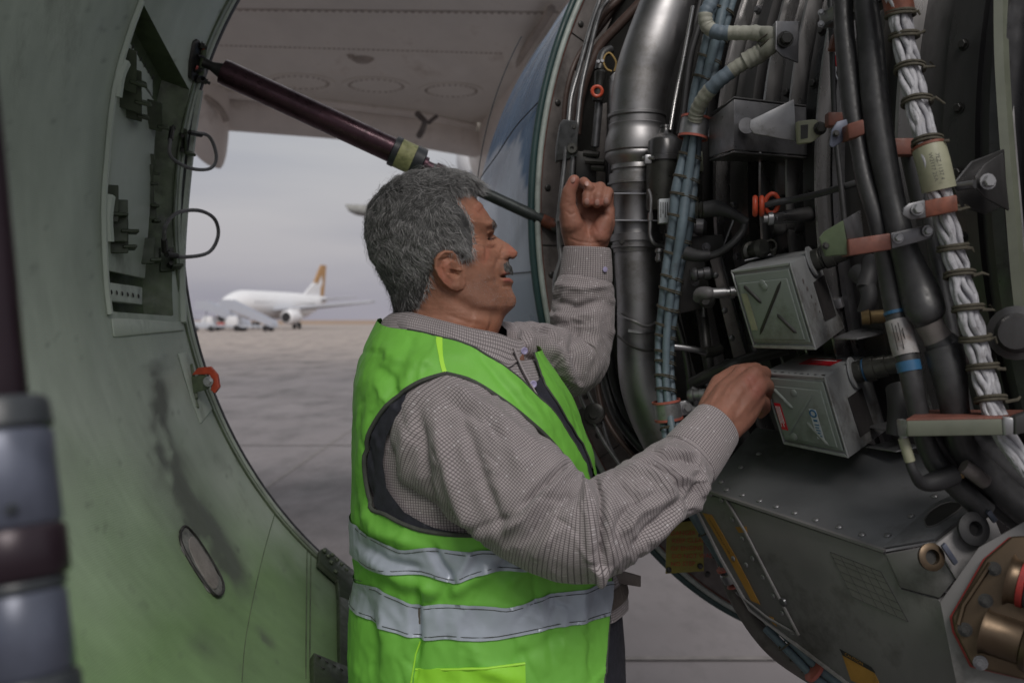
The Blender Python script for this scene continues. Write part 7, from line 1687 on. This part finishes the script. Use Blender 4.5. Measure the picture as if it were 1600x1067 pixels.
# right hand: back of the hand towards us, fingers going in behind the lower box
cc_((940, 830, 1.30, .045), (1060, 742, 1.36, .036), (1100, 690, 1.395, .0275), (1126, 652, 1.425, .0255))
cc_((1112, 655, 1.43, .024), (1138, 612, 1.455, .020), (1160, 588, 1.475, .0165))
cc_((1120, 660, 1.42, .024), (1150, 618, 1.44, .020), (1178, 588, 1.455, .0150))
cc_((1128, 668, 1.42, .022), (1158, 634, 1.435, .020), (1185, 604, 1.448, .0140))
cc_((1136, 672, 1.42, .020), (1162, 650, 1.435, .018), (1183, 626, 1.45, .0130))
cc_((1138, 640, 1.44, .022), (1165, 605, 1.455, .0175))
cc_((1160, 584, 1.475, .0150), (1180, 578, 1.50, .0120), (1190, 584, 1.53, .0100), (1186, 598, 1.55, .0085))
cc_((1178, 586, 1.455, .0140), (1193, 583, 1.485, .0115), (1200, 592, 1.515, .0095), (1194, 607, 1.535, .0085))
cc_((1185, 602, 1.448, .0130), (1198, 602, 1.475, .0110), (1202, 612, 1.50, .0095), (1199, 625, 1.505, .0088))
cc_((1183, 624, 1.45, .0120), (1193, 628, 1.475, .0100), (1196, 638, 1.50, .0085), (1188, 647, 1.51, .0075))
cc_((1108, 640, 1.45, .018), (1125, 600, 1.49, .0155), (1148, 582, 1.515, .0120), (1172, 576, 1.535, .0100))
# left hand: palm to us, curled fingers, thumb up
cc_((897, 550, 1.75, .03), (912, 460, 1.78, .034), (916, 405, 1.785, .0290), (917, 380, 1.785, .0280))
cc_((905, 385, 1.785, .026), (897, 358, 1.775, .0245), (891, 340, 1.768, .0205))
cc_((915, 380, 1.79, .027), (914, 345, 1.795, .0210), (913, 322, 1.80, .0150))
cc_((922, 380, 1.79, .026), (928, 345, 1.797, .0205), (928, 320, 1.805, .0145))
cc_((930, 380, 1.79, .024), (940, 345, 1.793, .0200), (941, 322, 1.80, .0140))
cc_((932, 378, 1.785, .022), (946, 350, 1.787, .0180), (950, 328, 1.79, .0130))
cc_((936, 368, 1.775, .020), (944, 346, 1.775, .0160))
cc_((894, 350, 1.765, .0215), (887, 322, 1.758, .0150), (889, 300, 1.752, .0128), (897, 282, 1.748, .0105))
cc_((912, 320, 1.80, .0120), (904, 293, 1.785, .0105), (912, 285, 1.765, .0100), (921, 293, 1.750, .0092))
cc_((927, 318, 1.805, .0120), (926, 296, 1.785, .0108), (924, 294, 1.768, .0105), (918, 305, 1.752, .0100), (917, 317, 1.748, .0092))
cc_((940, 320, 1.80, .0115), (938, 293, 1.782, .0108), (937, 293, 1.766, .0105), (934, 306, 1.750, .0100), (933, 318, 1.748, .0092))
cc_((950, 326, 1.79, .0105), (951, 301, 1.778, .0098), (950, 300, 1.764, .0095), (948, 309, 1.752, .0090), (947, 317, 1.750, .0082))
# trunk and upper arms hidden under the clothes
cc_((700, 560, 1.55, .055), (730, 700, 1.55, .15), (760, 900, 1.55, .17), (765, 1080, 1.55, .16))
cc_((720, 600, 1.55, .10), (700, 640, 1.40, .07), (810, 765, 1.31, .055), (930, 830, 1.29, .045))
cc_((740, 600, 1.55, .10), (790, 555, 1.64, .035), (880, 562, 1.735, .028), (900, 545, 1.75, .03))
me = bpy.data.meshes.new('tmp'); vf = add(*prim); me.from_pydata(vf[0], [], vf[1])
tmp = bpy.data.objects.new('tmp', me); scene.collection.objects.link(tmp)
md = tmp.modifiers.new('r', 'REMESH'); md.mode = 'VOXEL'; md.voxel_size = .0021; md.use_smooth_shade = True
md = tmp.modifiers.new('s', 'SMOOTH'); md.factor = .5; md.iterations = 8
dg = bpy.context.evaluated_depsgraph_get(); m2 = bpy.data.meshes.new_from_object(tmp.evaluated_get(dg))
bpy.data.objects.remove(tmp)
bv = np.empty(len(m2.vertices) * 3, np.float32); m2.vertices.foreach_get('co', bv); bv = bv.reshape(-1, 3).astype(float)
bn = np.empty(len(m2.vertices) * 3, np.float32); m2.vertices.foreach_get('normal', bn); bn = bn.reshape(-1, 3).astype(float)
bf_ = [tuple(p_.vertices) for p_ in m2.polygons]
px = CX + bv[:, 0] / bv[:, 1] * F; py = HY - (bv[:, 2] - CZ) / bv[:, 1] * F
nearm = np.clip(-bn[:, 1] * 2 + .5, 0, 1)
hd = strokes(px, py, [([(1168, 590), (1176, 598)], -.0011, 1.8), ([(1172, 600), (1178, 610)], -.0011, 1.8), ([(1160, 600), (1166, 612)], -.0009, 2), ([(1150, 585), (1140, 605), (1128, 625)], .0007, 3), ([(1165, 602), (1150, 625), (1135, 645)], .0006, 3), ([(1175, 622), (1160, 642), (1148, 656)], .0006, 3),
    ([(1145, 600), (1132, 625)], -.001, 3), ([(1120, 610), (1112, 628), (1106, 645)], .0012, 2.5), ([(1158, 577), (1168, 582)], -.0008, 1.5), ([(1182, 612), (1187, 620)], -.001, 1.6),
    ([(905, 330), (915, 350), (922, 370), (918, 382)], -.0022, 2.4), ([(918, 342), (935, 338), (948, 340)], -.0012, 2.2), ([(888, 372), (905, 378), (925, 380), (944, 378)], -.0012, 1.6), ([(884, 330), (892, 336), (900, 332)], -.0013, 1.8), ([(884, 316), (890, 318)], -.0008, 1.4), ([(928, 352), (934, 366)], -.0008, 2)]) * nearm
hd += .0004 * fbm(bv[:, 0], bv[:, 1], bv[:, 2], 150, 2, 4)
bv = bv + bn * hd[:, None]
n1 = fbm(bv[:, 0], bv[:, 1], bv[:, 2], 40, 3, 2); n2_ = fbm(bv[:, 0], bv[:, 1], bv[:, 2], 150, 2, 6)
bt = np.array([.27, .125, .088]) * (1 + .13 * n1[:, None] + .08 * n2_[:, None])
kn = np.clip(strokes(px, py, [([(1165, 585), (1182, 600), (1186, 625)], .6, 12), ([(897, 284)], .7, 9), ([(918, 316), (934, 319), (948, 316)], .5, 8), ([(935, 360)], .3, 14)]), 0, 1)[:, None]
bt = bt * (1 - kn) + np.array([.32, .11, .085]) * kn
off = len(Vh)
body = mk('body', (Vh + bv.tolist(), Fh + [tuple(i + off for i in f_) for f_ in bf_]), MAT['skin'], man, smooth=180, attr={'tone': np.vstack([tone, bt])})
for x, y, d_, ax2 in ((917, 315, 1.7385, (-.1, -1, -.25)), (933, 316.5, 1.7385, (0, -1, -.25)), (947.5, 314, 1.7415, (.1, -1, -.25)), (895, 281, 1.738, (-.55, -1, .25)), (917, 287, 1.7445, (0, -.9, .5))):
    v_, f2 = lathe((0, 0, 0), (0, 0, 1), [(-.0008, .0046), (.0003, .0044), (.0010, .0030), (.0012, .0012)], 14)
    qn = Vector(ax2).to_track_quat('Z', 'Y'); v_ = [P(x, y, d_) + qn @ Vector((a.x * .95, a.y * 1.25, a.z)) for a in [Vector(t_) for t_ in v_]]
    mk('fingernail', (v_, f2), MAT['nail'], body)
# eyeball sliver under the lid
# ---------------- hair: dark under-layer and thousands of wavy strands
Nw = place(Hq + Hn.reshape(-1, 3)) - Hw
hair_ok = hs2 > 1
lift = .0105 * np.clip(hs2 / 16, 0, 1) ** .7
ui = idx
Hu = Hw + Nw * (lift + .0015 * nH2 + .002 * nH)[:, None]
keepf = [tuple(f_) for f_, k_ in zip(q.tolist(), hair_ok[q].all(1)) if k_]
used = sorted({i for f_ in keepf for i in f_}); rm = {v_: i for i, v_ in enumerate(used)}
undert = np.clip(.055 + .04 * nH2[used] + .02 * nH[used], .02, .2)
hair = mk('hair', (Hu[used].tolist() + [], [tuple(rm[i] for i in f_) for f_ in keepf]), MAT['hair_under'], man, smooth=80, attr={'tone': undert})
def strands(name, roots, normals, dirs, length, wid_, tones, nseg=6, curl=.0030, lift_=.5, parent=None, seed=0, droop=0.0, arch=1.):
    """flat tapering ribbons"""
    r = np.random.default_rng(seed); n = len(roots)
    dirs = dirs - normals * (dirs * normals).sum(1)[:, None]; dirs /= np.linalg.norm(dirs, axis=1)[:, None] + 1e-9
    bi = np.cross(normals, dirs)
    ph_ = fbm(roots[:, 0], roots[:, 1], roots[:, 2], 55, 2, 21) * 7 + r.normal(0, .35, n)
    am = curl * (.6 + .8 * r.random(n)); wl = length * (.8 + .3 * fbm(roots[:, 0], roots[:, 1], roots[:, 2], 40, 2, 31))
    face = normals * .6 + r.normal(0, .5, (n, 3)) + np.array([0, -1, 0]) * .7
    T_ = np.linspace(0, 1, nseg + 1); V = np.zeros((n, nseg + 1, 2, 3))
    for i, t_ in enumerate(T_):
        h_ = lift_ * (arch * t_ * (1.15 - .85 * t_))
        p_ = roots + dirs * (length * t_)[:, None] + normals * (length * h_)[:, None] + bi * (am * np.sin(ph_ + t_ * length / .0165 * 3.1) * min(1, t_ * 3))[:, None] + normals * (am * .8 * np.cos(ph_ * 1.3 + t_ * length / .0165 * 3.1) * min(1, t_ * 2))[:, None]
        p_ = p_ + np.array([0, 0, -1]) * (droop * length * t_ * t_)[:, None]
        w_ = np.cross(dirs, face); w_ /= np.linalg.norm(w_, axis=1)[:, None] + 1e-9
        ww = (wid_ * (1 - .85 * t_ ** 2))[:, None] * .5
        V[:, i, 0] = p_ - w_ * ww; V[:, i, 1] = p_ + w_ * ww
    b_ = (np.arange(n) * (nseg + 1) * 2)[:, None]; k_ = np.arange(nseg)[None] * 2
    a0 = b_ + k_
    Q_ = np.stack([a0, a0 + 1, a0 + 3, a0 + 2], -1).reshape(-1, 4)
    tn_ = np.repeat(tones, (nseg + 1) * 2, 0)
    return mk(name, (V.reshape(-1, 3).tolist(), Q_.tolist()), MAT['hair_strand'], parent or hair, smooth=0, attr={'tone': tn_}, kind='stuff')
r_ = np.random.default_rng(7)
qa = q[hair_ok[q].all(1)]
cen = Hu[qa].mean(1); e1 = Hw[qa[:, 1]] - Hw[qa[:, 0]]; e2 = Hw[qa[:, 3]] - Hw[qa[:, 0]]; ar = np.linalg.norm(np.cross(e1, e2), axis=1)
wgt = ar * np.where(cen[:, 1] < D0 + .02, 1.0, .35)
pick = r_.choice(len(qa), 36000, p=wgt / wgt.sum())
f1, f2_ = r_.random(36000)[:, None], r_.random(36000)[:, None]
Q4 = Hu[qa[pick]]; rt = Q4[:, 0] * (1 - f1) * (1 - f2_) + Q4[:, 1] * f1 * (1 - f2_) + Q4[:, 2] * f1 * f2_ + Q4[:, 3] * (1 - f1) * f2_
nn_ = Nw[qa[pick]].mean(1); nn_ /= np.linalg.norm(nn_, axis=1)[:, None]; rt = rt - nn_ * .003
rpx = mpx[qa[pick]].mean(1); rpy = mpy[qa[pick]].mean(1)
topk = np.clip((318 - rpy) / 30, 0, 1); frk = np.clip((rpx - 650) / 70, 0, 1)
hl = np.clip((rpx - 695) / 15, 0, 1) * np.clip((360 - rpy) / 20, 0, 1) * np.clip((rpy - 297) / 6, 0, 1)
dx = (topk * .75 + (1 - topk) * (-.15 + .45 * frk)) * (1 - hl) + hl * (-.9)
dzv = (-1.0 * (1 - topk) + topk * .2) * (1 - hl) + hl * (-.35)
nx_ = fbm(rt[:, 0], rt[:, 1], rt[:, 2], 42, 3, 41); ny_ = fbm(rt[:, 0], rt[:, 1], rt[:, 2], 42, 3, 42); nz_ = fbm(rt[:, 0], rt[:, 1], rt[:, 2], 42, 3, 43)
dv = np.stack([dx + 1.5 * nx_, .9 * ny_ - .1, dzv + 1.5 * nz_], 1) + r_.normal(0, .13, (36000, 3))
edge_ = np.clip(hs2[qa[pick]].mean(1) / 14, .3, 1)
ln_ = (.018 + .012 * r_.random(36000) + .010 * topk * frk) * edge_
tuft = np.clip(1 - np.hypot(rpx - 722, rpy - 292) / 26, 0, 1)
ln_ = ln_ * (1 + .45 * tuft) * (1 - .35 * hl * (1 - tuft)); 
wh_ = np.clip(.44 + .25 * frk + .3 * np.clip((rpy - 360) / 40, 0, 1) * np.clip((rpx - 690) / 20, 0, 1) - .38 * np.clip((rpy - 430) / 50, 0, 1) + .5 * nx_ + .3 * fbm(rt[:, 0], rt[:, 1], rt[:, 2], 110, 2, 44), .03, .95)
gry = np.where(r_.random(36000) < wh_, .12 + .20 * r_.random(36000), .035 + .06 * r_.random(36000))
tn = np.stack([gry * 1.0, gry * .985, gry * .98], 1)
strands('hair_strands', rt, nn_, dv, ln_, .00050 + .00025 * r_.random(36000), tn, nseg=6, lift_=.38, seed=5)
# loose flyaways give the fuzzy outline
pk2 = r_.choice(36000, 1300); 
strands('flyaway_strands', rt[pk2], nn_[pk2], dv[pk2] + r_.normal(0, .9, (1300, 3)), .025 + .009 * r_.random(1300), np.full(1300, .00028), tn[pk2] * 1.1, nseg=6, lift_=.85, seed=6, curl=.003)
# sideburn and nape fringe, short and sparse over the skin
ed = np.where((hs2 > -5) & (hs2 < 3) & ((mpx < 741) | (mpy > 300)))[0]
ed = r_.choice(ed, 2200)
dvE = np.stack([.25 + .4 * r_.normal(0, 1, 2200), np.full(2200, -.1), -1 + .4 * r_.normal(0, 1, 2200)], 1)
ge = np.where(r_.random(2200) < .6, .3 + .25 * r_.random(2200), .05)
strands('fringe_strands', Hw[ed], Nw[ed] / np.linalg.norm(Nw[ed], axis=1)[:, None], dvE, .006 + .008 * r_.random(2200), np.full(2200, .0004), np.stack([ge] * 3, 1), nseg=4, lift_=.3, seed=8, curl=.0008)
def tuft_on(name, poly, n_, dvec, L_, tone_fn, wd=.0004, lf=.35, seed=3):
    s_, _, _ = sdist(mpx, mpy, poly); cand = np.where(s_ > 0)[0]; cand = r_.choice(cand, n_)
    g_ = tone_fn(n_); dd = np.array(dvec)[None] + r_.normal(0, .25, (n_, 3))
    strands(name, Hw[cand], Nw[cand] / np.linalg.norm(Nw[cand], axis=1)[:, None], dd, L_ * (.6 + .6 * r_.random(n_)), np.full(n_, wd), np.stack([g_] * 3, 1), nseg=4, lift_=lf, seed=seed, parent=body, curl=.0005)
tuft_on('moustache', [(786, 411), (794, 408), (806, 409), (809, 420), (802, 424), (789, 424)], 1100, (.3, -.1, -1), .007, lambda n_: np.where(r_.random(n_) < .28, .10 + .12 * r_.random(n_), .012))
tuft_on('eyebrow', [(765, 349), (770, 343), (779, 343), (781, 356), (773, 358)], 420, (-.3, -.1, -.35), .006, lambda n_: np.where(r_.random(n_) < .2, .3, .015), lf=.5)
tuft_on('eyelashes', [(764, 370), (774, 369), (774, 373), (765, 374)], 60, (1, 0, -.1), .006, lambda n_: np.full(n_, .01), lf=.6)
tuft_on('stubble', [(724, 440), (745, 428), (775, 432), (780, 447), (803, 450), (806, 478), (780, 484), (740, 474)], 1300, (.2, 0, -1), .0011, lambda n_: np.where(r_.random(n_) < .6, .35, .05), wd=.00028, lf=.8)
